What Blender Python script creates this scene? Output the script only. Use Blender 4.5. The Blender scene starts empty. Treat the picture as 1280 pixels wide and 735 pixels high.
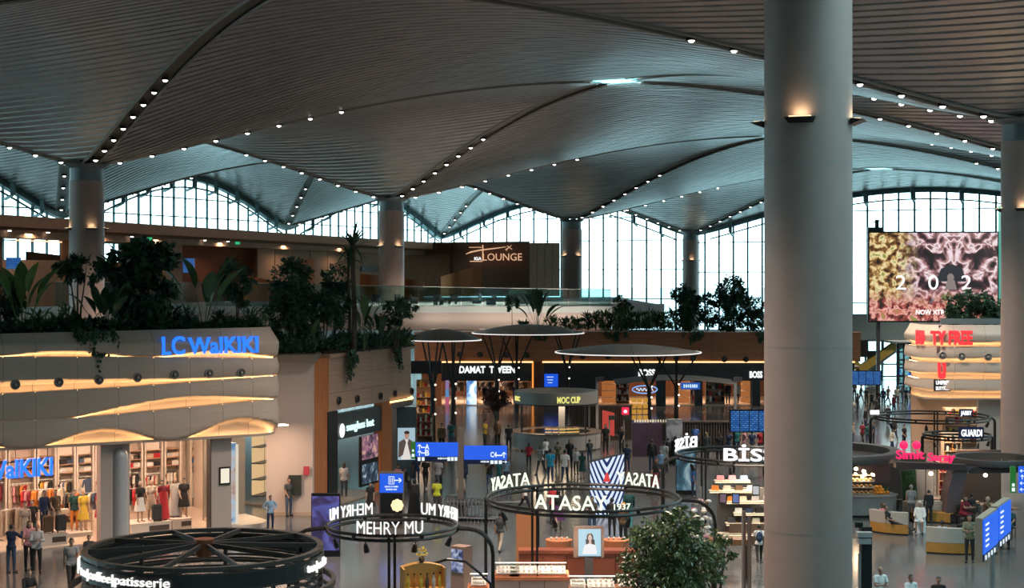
import bpy, bmesh, math, random
from mathutils import Vector, Matrix, noise
random.seed(7)
R = math.radians
S = bpy.context.scene
COL = S.collection

# ---------------------------------------------------------------- camera, sky, exposure
FPX, HOR, EYE = 1930.0, 350.0, 11.2           # focal length in pixels of the 1280x735 frame, horizon row, eye height
cam_d = bpy.data.cameras.new('camera'); cam = bpy.data.objects.new('camera', cam_d); COL.objects.link(cam)
cam.location = (0, 0, EYE); cam.rotation_euler = (R(90), 0, 0)
cam_d.sensor_width = 36; cam_d.lens = 36 * FPX / 1280; cam_d.shift_y = -17.5 / 1280
cam_d.clip_end = 3000
S.camera = cam
S.view_settings.view_transform = 'Standard'; S.view_settings.look = 'None'
S.view_settings.exposure = 0.0; S.view_settings.gamma = 1.0; S.view_settings.use_curve_mapping = False
S.cycles.use_denoising = True
S.cycles.max_bounces = 8; S.cycles.diffuse_bounces = 4; S.cycles.glossy_bounces = 3
S.cycles.transparent_max_bounces = 24; S.cycles.transmission_bounces = 4
S.cycles.caustics_reflective = False; S.cycles.caustics_refractive = False
S.cycles.sample_clamp_indirect = 4.0
W = bpy.data.worlds.new('overcast_sky'); S.world = W; W.use_nodes = True
wn = W.node_tree.nodes; wl = W.node_tree.links
bg = wn['Background']; tc = wn.new('ShaderNodeTexCoord'); sx = wn.new('ShaderNodeSeparateXYZ'); rp = wn.new('ShaderNodeValToRGB')
wl.new(tc.outputs['Generated'], sx.inputs[0]); wl.new(sx.outputs['Z'], rp.inputs[0]); wl.new(rp.outputs[0], bg.inputs[0])
rp.color_ramp.elements[0].color = (0.60, 0.88, 0.95, 1); rp.color_ramp.elements[1].color = (0.46, 0.84, 0.93, 1)
bg.inputs[1].default_value = 6.0

# ---------------------------------------------------------------- helpers
def at(px, py, Y):            # point at depth Y that the photograph shows at (px, py)
    return Vector(((px - 640) * Y / FPX, Y, EYE - (py - HOR) * Y / FPX))
def gr(px, py, z=0.0):        # point at height z (floor by default) seen at (px, py)
    Y = (EYE - z) * FPX / (py - HOR)
    return Vector(((px - 640) * Y / FPX, Y, z))
def xat(px, Y): return (px - 640) * Y / FPX
def zat(py, Y): return EYE - (py - HOR) * Y / FPX

MATS = {}
def mat(name, col, rough=0.5, metal=0.0, emit=0.0, ecol=None, var=0.0, scale=3.0, bump=0.0, stretch=None, spec=None):
    if name in MATS: return MATS[name]
    m = bpy.data.materials.new(name); m.use_nodes = True; MATS[name] = m
    nt = m.node_tree; b = nt.nodes['Principled BSDF']
    b.inputs['Base Color'].default_value = (*col, 1); b.inputs['Roughness'].default_value = rough; b.inputs['Metallic'].default_value = metal
    if spec is not None: b.inputs['Specular IOR Level'].default_value = spec
    if emit:
        b.inputs['Emission Color'].default_value = (*(ecol or col), 1); b.inputs['Emission Strength'].default_value = emit
    if var or bump:
        t = nt.nodes.new('ShaderNodeTexCoord'); mp = nt.nodes.new('ShaderNodeMapping'); n = nt.nodes.new('ShaderNodeTexNoise')
        mp.inputs['Scale'].default_value = stretch or (1, 1, 1); n.inputs['Scale'].default_value = scale; n.inputs['Detail'].default_value = 4
        nt.links.new(t.outputs['Object'], mp.inputs[0]); nt.links.new(mp.outputs[0], n.inputs['Vector'])
        if var:
            r = nt.nodes.new('ShaderNodeValToRGB'); r.color_ramp.elements[0].position = 0.3; r.color_ramp.elements[1].position = 0.7
            r.color_ramp.elements[0].color = (*[c * (1 - var) for c in col], 1); r.color_ramp.elements[1].color = (*[min(1, c * (1 + var)) for c in col], 1)
            nt.links.new(n.outputs['Fac'], r.inputs[0]); nt.links.new(r.outputs[0], b.inputs['Base Color'])
        if bump:
            bp = nt.nodes.new('ShaderNodeBump'); bp.inputs['Strength'].default_value = bump; bp.inputs['Distance'].default_value = 0.02
            nt.links.new(n.outputs['Fac'], bp.inputs['Height']); nt.links.new(bp.outputs[0], b.inputs['Normal'])
    return m
def glow(name, col, e): return mat(name, (0.02, 0.02, 0.02), 0.4, 0, e, col)
def glass(name, tint=(1, 1, 1), gloss=0.08, rough=0.02):
    if name in MATS: return MATS[name]
    m = bpy.data.materials.new(name); m.use_nodes = True; MATS[name] = m
    nt = m.node_tree; nt.nodes.clear()
    o = nt.nodes.new('ShaderNodeOutputMaterial'); mx = nt.nodes.new('ShaderNodeMixShader'); t = nt.nodes.new('ShaderNodeBsdfTransparent'); g = nt.nodes.new('ShaderNodeBsdfGlossy')
    lw = nt.nodes.new('ShaderNodeLayerWeight'); ml = nt.nodes.new('ShaderNodeMath'); ml.operation = 'MULTIPLY_ADD'
    lw.inputs[0].default_value = 0.3; ml.inputs[1].default_value = 0.5; ml.inputs[2].default_value = gloss
    t.inputs[0].default_value = (*tint, 1); g.inputs['Roughness'].default_value = rough
    nt.links.new(lw.outputs['Fresnel'], ml.inputs[0]); nt.links.new(ml.outputs[0], mx.inputs[0])
    nt.links.new(t.outputs[0], mx.inputs[1]); nt.links.new(g.outputs[0], mx.inputs[2]); nt.links.new(mx.outputs[0], o.inputs[0])
    return m

class MB:
    """collects geometry; build() links it as ONE mesh object"""
    def __init__(s): s.v = []; s.f = []
    def add(s, vs, fs):
        o = len(s.v); s.v += [tuple(p) for p in vs]; s.f += [tuple(i + o for i in f) for f in fs]; return s
    def box(s, c, d, rz=0.0, rx=0.0, ry=0.0):
        x, y, z = d[0] / 2, d[1] / 2, d[2] / 2
        vs = [Vector(p) for p in ((-x, -y, -z), (x, -y, -z), (x, y, -z), (-x, y, -z), (-x, -y, z), (x, -y, z), (x, y, z), (-x, y, z))]
        if rz or rx or ry:
            m = Matrix.Rotation(rz, 3, 'Z') @ Matrix.Rotation(ry, 3, 'Y') @ Matrix.Rotation(rx, 3, 'X'); vs = [m @ p for p in vs]
        c = Vector(c)
        return s.add([p + c for p in vs], [(0, 3, 2, 1), (4, 5, 6, 7), (0, 1, 5, 4), (1, 2, 6, 5), (2, 3, 7, 6), (3, 0, 4, 7)])
    def bar(s, p, q, w, h=None):         # rectangular bar from p to q
        p, q = Vector(p), Vector(q); h = h or w; d = (q - p).normalized()
        up = Vector((0, 0, 1)) if abs(d.z) < 0.95 else Vector((1, 0, 0))
        a = d.cross(up).normalized() * w / 2; b = a.cross(d).normalized() * h / 2
        vs = [p - a - b, p + a - b, p + a + b, p - a + b, q - a - b, q + a - b, q + a + b, q - a + b]
        return s.add(vs, [(0, 1, 2, 3), (4, 7, 6, 5), (0, 4, 5, 1), (1, 5, 6, 2), (2, 6, 7, 3), (3, 7, 4, 0)])
    def tube(s, pts, r, n=8, closed=False, caps=True):
        pts = [Vector(p) for p in pts]; k = len(pts); rs = r if isinstance(r, (list, tuple)) else [r] * k
        rings = []; pa = None
        for i, p in enumerate(pts):
            a = pts[(i - 1) % k] if (closed or i > 0) else p; b = pts[(i + 1) % k] if (closed or i < k - 1) else p
            d = (b - a).normalized() if (b - a).length > 1e-9 else Vector((0, 0, 1))
            if pa is None:
                up = Vector((0, 0, 1)) if abs(d.z) < 0.9 else Vector((1, 0, 0)); pa = d.cross(up).normalized()
            pa = (pa - d * pa.dot(d)); pa = pa.normalized() if pa.length > 1e-6 else d.orthogonal().normalized(); pb = d.cross(pa)
            rings.append([p + (pa * math.cos(2 * math.pi * j / n) + pb * math.sin(2 * math.pi * j / n)) * rs[i] for j in range(n)])
        vs = [q for rg in rings for q in rg]; fs = []
        for i in range(k if closed else k - 1):
            i2 = (i + 1) % k
            for j in range(n): fs.append((i * n + j, i * n + (j + 1) % n, i2 * n + (j + 1) % n, i2 * n + j))
        if caps and not closed: fs.append(tuple(range(n))[::-1]); fs.append(tuple((k - 1) * n + j for j in range(n)))
        return s.add(vs, fs)
    def cyl(s, p, q, r, r2=None, n=16): return s.tube([p, q], [r, r if r2 is None else r2], n)
    def lathe(s, prof, n=24, c=(0, 0, 0), a0=0.0, a1=None, cap=True):
        full = a1 is None; a1 = a0 + 2 * math.pi if full else a1; c = Vector(c); m = n if full else n + 1; k = len(prof)
        vs = [c + Vector((r * math.cos(a0 + (a1 - a0) * j / n), r * math.sin(a0 + (a1 - a0) * j / n), z)) for r, z in prof for j in range(m)]
        fs = []
        for i in range(k - 1):
            for j in range(n):
                j2 = (j + 1) % m; fs.append((i * m + j, i * m + j2, (i + 1) * m + j2, (i + 1) * m + j))
        if full and cap:
            if prof[0][0] > 1e-6: fs.append(tuple(range(m))[::-1])
            if prof[-1][0] > 1e-6: fs.append(tuple((k - 1) * m + j for j in range(m)))
        return s.add(vs, fs)
    def ell(s, c, r, nu=12, nv=8, rz=0.0, rx=0.0):
        c = Vector(c); m = Matrix.Rotation(rz, 3, 'Z') @ Matrix.Rotation(rx, 3, 'X'); vs = []; fs = []
        for i in range(nv + 1):
            t = math.pi * i / nv - math.pi / 2
            for j in range(nu):
                a = 2 * math.pi * j / nu
                vs.append(c + m @ Vector((r[0] * math.cos(t) * math.cos(a), r[1] * math.cos(t) * math.sin(a), r[2] * math.sin(t))))
        for i in range(nv):
            for j in range(nu): fs.append((i * nu + j, i * nu + (j + 1) % nu, (i + 1) * nu + (j + 1) % nu, (i + 1) * nu + j))
        return s.add(vs, fs)
    def grid(s, fn, nu, nv):
        vs = [fn(i / nu, j / nv) for j in range(nv + 1) for i in range(nu + 1)]; w = nu + 1
        return s.add(vs, [(j * w + i, j * w + i + 1, (j + 1) * w + i + 1, (j + 1) * w + i) for j in range(nv) for i in range(nu)])
    def prism(s, poly, z0, z1):          # poly of (x, y), counter-clockwise
        n = len(poly); vs = [(x, y, z0) for x, y in poly] + [(x, y, z1) for x, y in poly]
        return s.add(vs, [tuple(range(n))[::-1], tuple(range(n, 2 * n))] + [(i, (i + 1) % n, n + (i + 1) % n, n + i) for i in range(n)])
    def slab(s, pts, nrm, th):           # polygon of 3-D points given thickness along nrm
        nrm = Vector(nrm).normalized() * th; n = len(pts); pts = [Vector(p) for p in pts]
        return s.add(pts + [p + nrm for p in pts], [tuple(range(n))[::-1], tuple(range(n, 2 * n))] + [(i, (i + 1) % n, n + (i + 1) % n, n + i) for i in range(n)])
    def mesh(s, name, smooth=False):
        me = bpy.data.meshes.new(name); me.from_pydata(s.v, [], s.f); me.update()
        if smooth:
            me.polygons.foreach_set('use_smooth', [True] * len(me.polygons))
            try: me.set_sharp_from_angle(angle=R(40))
            except Exception: pass
        return me
    def build(s, name, m, parent=None, smooth=False, label=None, kind=None, fix=False):
        me = s.mesh(name, smooth)
        if fix:
            bm = bmesh.new(); bm.from_mesh(me); bmesh.ops.recalc_face_normals(bm, faces=bm.faces); bm.to_mesh(me); bm.free()
        return put(name, me, m, parent, label, kind)
def put(name, me, m, parent=None, label=None, kind=None):
    if m is not None and not me.materials: me.materials.append(m)
    o = bpy.data.objects.new(name, me); COL.objects.link(o)
    if m is not None and me.materials[0] is not m:
        o.material_slots[0].link = 'OBJECT'; o.material_slots[0].material = m
    if parent is not None: o.parent = parent
    if label: o['label'] = label
    if kind: o['kind'] = kind
    return o
def tag(o, label, cat, group=None, kind=None):
    o['label'] = label; o['category'] = cat
    if group: o['group'] = group
    if kind: o['kind'] = kind
    return o
def thing(name, label, cat, loc=(0, 0, 0), rz=0.0, group=None):
    o = bpy.data.objects.new(name, None); COL.objects.link(o); o.empty_display_size = 0.2
    o.location = loc; o.rotation_euler = (0, 0, rz)
    return tag(o, label, cat, group)
def root(name, loc=(0, 0, 0), rz=0.0, label=None):
    o = bpy.data.objects.new(name, None); COL.objects.link(o); o.location = loc; o.rotation_euler = (0, 0, rz); o['kind'] = 'structure'
    if label: o['label'] = label
    return o
def dup(o, loc=None, rz=None, label=None, parent=None):
    c = o.copy(); COL.objects.link(c)
    if parent is not None: c.parent = parent
    if loc is not None: c.location = loc
    if rz is not None: c.rotation_euler = (0, 0, rz)
    if label: c['label'] = label
    for ch in list(o.children): dup(ch, parent=c)
    return c
def light(name, kind, loc, power, col=(1, 1, 1), size=0.5, rot=(0, 0, 0), parent=None, size_y=None, spot=None, blend=0.5):
    d = bpy.data.lights.new(name, kind); d.energy = power; d.color = col
    if kind == 'AREA':
        d.size = size
        if size_y: d.shape = 'RECTANGLE'; d.size_y = size_y
    else: d.shadow_soft_size = size
    if kind == 'SPOT': d.spot_size = spot or R(90); d.spot_blend = blend
    o = bpy.data.objects.new(name, d); COL.objects.link(o); o.location = loc; o.rotation_euler = rot
    if parent is not None: o.parent = parent
    return o
def text_mesh(txt, h, depth=0.03, bold=0.0, spacing=1.0, xs=1.0, align='CENTER'):
    c = bpy.data.curves.new('lettering', 'FONT'); c.body = txt; c.size = h * 1.38; c.extrude = depth / 2; c.offset = bold; c.space_character = spacing
    c.align_x = align; c.align_y = 'BOTTOM_BASELINE'; c.resolution_u = 3
    o = bpy.data.objects.new('lettering', c); COL.objects.link(o)
    dg = bpy.context.evaluated_depsgraph_get(); dg.update()
    me = bpy.data.meshes.new_from_object(o.evaluated_get(dg)); bpy.data.objects.remove(o); bpy.data.curves.remove(c)
    for v in me.vertices: v.co = (v.co.x * xs, -v.co.z, v.co.y)      # upright, facing -Y
    me.materials.clear()
    return me
ORD = 'first second third fourth fifth sixth seventh eighth ninth tenth eleventh twelfth thirteenth fourteenth fifteenth sixteenth seventeenth eighteenth nineteenth twentieth'.split()

# ---------------------------------------------------------------- shared materials
SLAT = mat('ceiling_slat_metal', (0.50, 0.465, 0.45), 0.34, 0.5, var=0.08, scale=0.6)
SLATBACK = mat('ceiling_void_felt', (0.03, 0.028, 0.028), 0.9)
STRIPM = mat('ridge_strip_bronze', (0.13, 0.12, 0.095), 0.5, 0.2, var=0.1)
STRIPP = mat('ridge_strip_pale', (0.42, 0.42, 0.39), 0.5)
RIMM = mat('ridge_edge_trim', (0.34, 0.31, 0.27), 0.45, 0.2)
LAMPON = glow('lamp_lit', (1.0, 0.93, 0.86), 6.0)
LAMPRING = mat('lamp_ring_black', (0.015, 0.015, 0.015), 0.35)
COLM = mat('column_cladding', (0.27, 0.205, 0.18), 0.5, 0.0, var=0.05, scale=1.5)
COLLAR = mat('column_collar', (0.12, 0.15, 0.16), 0.4, 0.2)
BLACKM = mat('black_metal', (0.016, 0.016, 0.017), 0.38, 0.4)
DARKM = mat('dark_grey_metal', (0.05, 0.05, 0.052), 0.45, 0.3)
TEALM = mat('window_steel', (0.12, 0.20, 0.21), 0.45, 0.2)
WGLASS = glass('window_glass', (0.95, 1.0, 1.0))
CLEAR = glass('clear_glass', (0.93, 0.98, 0.97), 0.06)
RAILG = glass('balustrade_glass', (0.72, 0.90, 0.88), 0.14)

def floor_mat():
    m = bpy.data.materials.new('polished_stone'); m.use_nodes = True; nt = m.node_tree; b = nt.nodes['Principled BSDF']
    t = nt.nodes.new('ShaderNodeTexCoord'); br = nt.nodes.new('ShaderNodeTexBrick'); n = nt.nodes.new('ShaderNodeTexNoise'); mx = nt.nodes.new('ShaderNodeMixRGB')
    br.offset = 0.0; br.inputs['Scale'].default_value = 1; br.inputs['Brick Width'].default_value = 1.5; br.inputs['Row Height'].default_value = 1.5; br.inputs['Mortar Size'].default_value = 0.012
    br.inputs['Color1'].default_value = (0.15, 0.15, 0.15, 1); br.inputs['Color2'].default_value = (0.125, 0.125, 0.127, 1); br.inputs['Mortar'].default_value = (0.08, 0.08, 0.08, 1)
    n.inputs['Scale'].default_value = 8; n.inputs['Detail'].default_value = 6; mx.blend_type = 'MULTIPLY'; mx.inputs[0].default_value = 0.35
    nt.links.new(t.outputs['Object'], br.inputs[0]); nt.links.new(t.outputs['Object'], n.inputs['Vector'])
    nt.links.new(br.outputs[0], mx.inputs[1]); nt.links.new(n.outputs['Fac'], mx.inputs[2]); nt.links.new(mx.outputs[0], b.inputs['Base Color'])
    b.inputs['Roughness'].default_value = 0.16; b.inputs['Specular IOR Level'].default_value = 0.6
    return m
FLOORM = floor_mat()

# ---------------------------------------------------------------- the column lattice under the vaulted roof
A0 = Vector((-35.3, 128.2)); U = Vector((21.84, 44.2)); SV = Vector((66.9, -33.1)); SHORT = 0.645
def low(i, row):                 # plan position and height of a low point: row 0 left columns, 1 right columns, -1 window wall
    p = A0 + U * i + (SV if row == 1 else (SV * 0 if row == 0 else -SV * SHORT))
    z = {0: [20.7, 20.7, 20.7, 20.7, 20.2, 19.6, 19.3, 19.2], 1: [21.0, 21, 21, 21.0, 20.8, 20.2, 19.8, 19.6], -1: [19.8] * 3 + [19.7, 19.65, 19.6, 19.4, 19.3]}[row][i + 3]
    return p, z
def high(i, row):                # a peak: centre of the bay i, i+1; row 0 the long bays, -1 the short ones, 1 beyond the right columns
    c = A0 + U * (i + 0.5) + (SV * 0.5 if row == 0 else (-SV * SHORT / 2 if row == -1 else SV * 1.5))
    z = {0: [28.4] * 4 + [27.8, 27.2], -1: [27.6] * 3 + [27.6, 27.3, 26.9], 1: [28.4] * 6}[row][max(0, i + 3)] if i <= 2 else 26.8
    return c, z
def hfun(t):
    t = min(1, max(0, t)) ** 0.7
    return t * t * (3 - 2 * t)
def ez(z0, z1, t): return z0 + (z1 - z0) * hfun(t) if z0 < z1 else z1 + (z0 - z1) * hfun(1 - t)
class Vault:                     # four plan corners (a-, a+, b-, b+) with heights
    def __init__(s, am, ap, bm_, bp):
        s.c = (am, ap, bm_, bp); s.mid = (bm_[0] + bp[0]) / 2 if (bm_ and bp) else None
    def at(s, al, be):
        (pm, zm), (pp, zp), (qm, wm), (qp, wp) = s.c
        mid = s.m
        p = mid + ((pp - mid) * al if al >= 0 else (pm - mid) * -al) + ((qp - mid) * be if be >= 0 else (qm - mid) * -be)
        a = min(1, max(0, (1 + al + be) / 2)); b = min(1, max(0, (1 + al - be) / 2))
        z00, z11, z10, z01 = zm, zp, wp, wm
        z = (1 - b) * ez(z00, z10, a) + b * ez(z01, z11, a) + (1 - a) * ez(z00, z01, b) + a * ez(z10, z11, b) - ((1 - a) * (1 - b) * z00 + a * (1 - b) * z10 + (1 - a) * b * z01 + a * b * z11)
        return Vector((p.x, p.y, z))
def vault(root_o, am, ap, bm_, bp, mid, al_rng=(-1, 1), be_rng=(-1, 1)):
    v = Vault(am, ap, None, None); v.c = (am, ap, bm_, bp); v.m = mid
    half = U.length / 2; pitch = 0.8; nk = int(half / pitch)
    EPS = 0.028
    sl = MB(); bk = MB()
    for k in range(-nk, nk + 1):
        be = k / nk * (1 - EPS - 0.01)
        if be < be_rng[0] - 1e-6 or be > be_rng[1] + 1e-6: continue
        w = 0.27 / half; lims = [1 - EPS - abs(be - w), 1 - EPS - abs(be + w)]
        ends = [(max(-l, al_rng[0]), min(l, al_rng[1])) for l in lims]; a0, a1 = ends[0]
        if min(e[1] - e[0] for e in ends) < 0.015: continue
        n = max(2, int((a1 - a0) * 9))
        vs = []; fs = []
        for j in range(n + 1):
            p0, p1 = [v.at(e[0] + (e[1] - e[0]) * j / n, be + q) for e, q in zip(ends, (-w, w))]; up = Vector((0, 0, 0.16))
            vs += [p0 + up, p0, p1, p1 + up]
        for j in range(n):
            o = j * 4
            for q in range(3): fs.append((o + q, o + q + 1, o + q + 5, o + q + 4))
        sl.add(vs, fs)
    N = 16
    def bkp(x, y):               # backing skin 0.5 m above, trimmed to the requested half
        a = x + y - 1; b = x - y
        a = min(max(a, al_rng[0]), al_rng[1]); b = min(max(b, be_rng[0]), be_rng[1])
        return v.at(a, b) + Vector((0, 0, 0.5))
    bk.grid(bkp, N, N)
    peaks = [c for c in (am, ap, bm_, bp) if c[1] > 25]
    ctr = lambda f: sum((Vector(bk.v[q]) for q in f), Vector()) / 4
    bk.f = [f for f in bk.f if not any((ctr(f).xy - c[0]).length < 3.2 for c in peaks)]
    sl.build('ceiling_slats', SLAT, root_o, kind='stuff')
    bk.build('ceiling_liner', SLATBACK, root_o)
    return v
CEIL = root('ceiling', label='wavy vaulted terminal ceiling of fine grey slats')
VM, VP = {}, {}
IR = range(-3, 4)
for i in IR:
    # arches running from a left column to a right column, and from a left column to the window wall
    lo, hi_ = (-1, 1) if i > -3 else (0, 1), 0
    be = ((-1 if i > -3 else 0), (1 if i < 3 else 0))
    l0, l1, lp = low(i, 0), low(i, 1), low(i, -1)
    hn, hp = high(i, 0), high(i - 1, 0)
    VM[i] = vault(CEIL, l0, l1, hp, hn, (l0[0] + l1[0]) / 2, be_rng=be)
    vault(CEIL, lp, l0, high(i - 1, -1), high(i, -1), (l0[0] + lp[0]) / 2, be_rng=be)
    if i < 3:
        k0, k1 = low(i, 0), low(i + 1, 0)
        VP[i] = vault(CEIL, high(i, -1), high(i, 0), k0, k1, (k0[0] + k1[0]) / 2)
        r0, r1 = low(i, 1), low(i + 1, 1)
        vault(CEIL, high(i, 0), high(i, 1), r0, r1, (r0[0] + r1[0]) / 2, al_rng=(-1, 0.6))
        w0, w1 = low(i, -1), low(i + 1, -1)
        dummy = (w0[0] + w1[0]) / 2 * 2 - high(i, -1)[0]
        vault(CEIL, (dummy, 27), high(i, -1), w0, w1, (w0[0] + w1[0]) / 2, al_rng=(0, 1))

# ridge strips with their round downlights
LAMP_ME = None
def lamp_meshes():
    a = MB(); a.lathe([(0.34, 0.1), (0.42, -0.10), (0.38, -0.16), (0.29, -0.08), (0.29, 0.1)], 14)
    b = MB(); b.lathe([(0.0, -0.30), (0.12, -0.28), (0.22, -0.2), (0.28, -0.06)], 12, cap=False)
    for q in (a, b): q.v = [(x * .78, y * .78, z * .85) for x, y, z in q.v]
    return a.mesh('ring', True), b.mesh('lens', True)
RING_ME, LENS_ME = lamp_meshes()
def strip(lo, hi_, tag_txt, lamps=8, t0=0.06, t1=0.47, width=1.25, lensw=3.4, seen=True, pale=False):
    (p0, z0), (p1, z1) = lo, hi_
    d = (p1 - p0).normalized(); nrm = Vector((-d.y, d.x)); L = (p1 - p0).length
    def c(t, off=0.0, dz=0.0):
        p = p0 + (p1 - p0) * t + nrm * off
        return Vector((p.x, p.y, z0 + (z1 - z0) * hfun(t) + dz))
    b = MB(); n = 26; vs = []; fs = []
    def wd(t): return width / 2 + max(0, t - 0.9) / 0.1 * lensw * 0.0
    for j in range(n + 1):
        t = 0.02 + 0.93 * j / n
        vs += [c(t, -wd(t), 0.18), c(t, wd(t), 0.18)]
    for j in range(n): fs.append((2 * j, 2 * j + 1, 2 * j + 3, 2 * j + 2))
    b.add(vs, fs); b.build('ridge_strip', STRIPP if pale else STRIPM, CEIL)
    for sd in (-1, 1):
        e = MB(); e.tube([c(0.02 + 0.93 * j / n, sd * (width / 2), 0.02) for j in range(n + 1)], 0.12, 5); e.build('strip_edge', RIMM, CEIL)
    if seen:
        for k in range(lamps):
            t = t0 + (t1 - t0) * k / max(1, lamps - 1)
            o = thing('downlight', '%s round downlight up the %s' % (ORD[k], tag_txt), 'downlight', c(t, 0, -0.02), 0, 'downlights along the roof ridges')
            q = put('ring', RING_ME, LAMPRING, o); put('lens', LENS_ME, LAMPON, q)
NAMES = ['by the planter column', 'by the lounge column', 'by the column beside the lounge', 'by the end wall column']
for i in range(-1, 4):
    for (row, hrow, di, txt) in ((0, 0, 0, 'far hallward ridge of'), (0, 0, -1, 'near hallward ridge of'), (0, -1, 0, 'far windowward ridge of'), (0, -1, -1, 'near windowward ridge of')):
        hi_i = i + di
        if hi_i > 2 or hi_i < -3: continue
        nm = {0: 'the column behind the clothing shop', 1: 'the column near the lounge wall', 2: 'the slim column beside the lounge', 3: 'the end wall column', -1: 'the unseen left column'}[i]
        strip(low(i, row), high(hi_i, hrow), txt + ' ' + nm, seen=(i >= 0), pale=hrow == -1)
for i in range(-2, 4):
    for di, txt in ((0, 'far roof ridge of'), (-1, 'near roof ridge of')):
        if i + di > 2: continue
        nm = {-1: 'the big front column', 0: 'the dark right-edge column', 1: 'the first hidden right column', 2: 'the second hidden right column'}.get(i, 'x')
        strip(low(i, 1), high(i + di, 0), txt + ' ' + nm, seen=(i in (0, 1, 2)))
for i in range(-2, 4):
    for di in (0, -1):
        if i + di > 2: continue
        nm = {0: 'beside the left window arch', 1: 'between the left window arches', 2: 'over the lounge roof', 3: 'at the far window corner'}.get(i, 'x')
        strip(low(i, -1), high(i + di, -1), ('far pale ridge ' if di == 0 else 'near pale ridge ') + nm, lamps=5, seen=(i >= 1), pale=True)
# skylights at the peaks: translucent glass lenses
SKYM = mat('skylight_glass', (0.75, 0.95, 0.95), 0.3)
nt = SKYM.node_tree; tr = nt.nodes.new('ShaderNodeBsdfTranslucent'); tr.inputs[0].default_value = (0.6, 0.85, 0.85, 1); nt.links.new(tr.outputs[0], nt.nodes['Material Output'].inputs[0])
for i in range(-3, 3):
    for row in (0, -1):
        p, z = high(i, row)
        if row == -1 and i < 0: continue
        b = MB(); sv = SV.normalized() * 2.9; uu = U.normalized() * 1.9
        pts = [Vector((q.x, q.y, z + 0.04)) for q in (p - sv, p - uu, p + sv, p + uu)]
        b.slab(pts, (0, 0, 1), 0.06); b.build('skylight', SKYM, CEIL)

# columns
def column(name, i, row, ch=1.3):
    p, z = low(i, row)
    o = root(name, (p.x, p.y, 0))
    b = MB(); b.lathe([(1.43, 0), (1.43, z - ch)], 40); b.build('shaft', COLM, o, True)
    b = MB(); b.lathe([(1.43, z - ch), (1.36, z - ch + .02), (1.36, z - 0.25), (1.9, z + 0.05)], 40); b.build('collar', COLLAR, o, True)
    b = MB()
    for h in (3.0, 9.0, 15.0): b.lathe([(1.436, h), (1.436, h + 0.03)], 40, cap=False)
    b.build('joint_band', mat('column_joint', (0.2, 0.2, 0.2), 0.5), o)
    b = MB(); b.lathe([(1.75, 0), (1.75, 0.22), (1.6, 0.26), (1.43, 0.26)], 40); b.build('plinth', DARKM, o, True)
    return Vector((p.x, p.y, 0)), z
SCON = None
def sconce(pos, az, z, label, power=240):
    """up-lighting wall lamp on a column; az 0 faces the camera side (-Y), positive to the right"""
    d = Vector((math.sin(az), -math.cos(az), 0))
    o = thing('wall_sconce', label, 'lamp', Vector((pos.x, pos.y, z)) + d * 1.43, az, 'column uplights')
    b = MB(); b.add([(-.48, 0, 0), (.48, 0, 0), (.48, -.42, -.04), (-.48, -.42, -.04), (-.40, 0, -.2), (.40, 0, -.2), (.36, -.22, -.12), (-.36, -.22, -.12)],
                    [(0, 3, 2, 1), (4, 5, 6, 7), (0, 1, 5, 4), (1, 2, 6, 5), (2, 3, 7, 6), (3, 0, 4, 7)])
    b.build('housing', BLACKM, o)
    b = MB(); b.box((0, -0.2, 0.004), (0.7, 0.2, 0.02)); b.build('lamp_lens', glow('sconce_glow', (1.0, 0.75, 0.45), 1.5), o)
    light('uplight', 'AREA', (0, -0.2, 0.05), power * 0.035, (1.0, 0.72, 0.42), 0.5, (R(180 - 12), 0, 0), o, 0.16)
    return o
cF, zF = column('column', -1, 1, .45); cR, zR = column('column', 0, 1)
cA, zA = column('column', 0, 0); cB, zB = column('column', 1, 0); cC, zC = column('column', 2, 0); cD, zD = column('column', 3, 0)
column('column', 1, 1); column('column', 2, 1); column('column', -2, 0)
for c, k, zs, nm in ((cF, -20, 16.45, 'thick front column'), (cR, -22, 15.6, 'dark column at the right edge'), (cA, 30, 15.5, 'column behind the clothing shop'), (cB, -53, 15.0, 'column near the lounge wall'), (cC, -50, 14.6, 'slim column beside the lounge'), (cD, 0, 14.6, 'column on the end window wall')):
    for q, w in ((0, 'facing the hall on'), (90, 'turned to the right side of'), (-90, 'turned to the left side of')):
        sconce(c, R(k + q), zs, 'black wedge uplight %s the %s' % (w, nm))
# ---------------------------------------------------------------- floor, ground outside, window walls
b = MB(); b.box((0, 105, -0.15), (320, 360, 0.3)); b.build('floor', FLOORM, kind='structure')
b = MB(); b.box((0, 400, -0.75), (4000, 4000, 0.5)); b.build('ground', mat('airfield_concrete', (0.5, 0.52, 0.53), 0.9, var=0.1, scale=0.02), kind='structure')
GREYWALL = mat('grey_plaster', (0.22, 0.22, 0.22), 0.8, var=0.06)
def wall(name, p, q, z0, z1, th, m):
    p, q = Vector((p[0], p[1])), Vector((q[0], q[1])); d = (q - p).normalized(); n = Vector((-d.y, d.x)) * th
    b = MB(); b.prism([(p.x, p.y), (q.x, q.y), (q.x + n.x, q.y + n.y), (p.x + n.x, p.y + n.y)], z0, z1); return b.build(name, m, kind='structure', fix=True)
k0 = low(-3, -1)[0]; k1 = low(-3, 1)[0] + SV * 0.4; k2 = low(3, 1)[0] + SV * 0.4
wall('wall_back', k0, k1, 0, 30, 0.4, GREYWALL); wall('wall_right', k1, k2, 0, 30, 0.4, GREYWALL)

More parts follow.
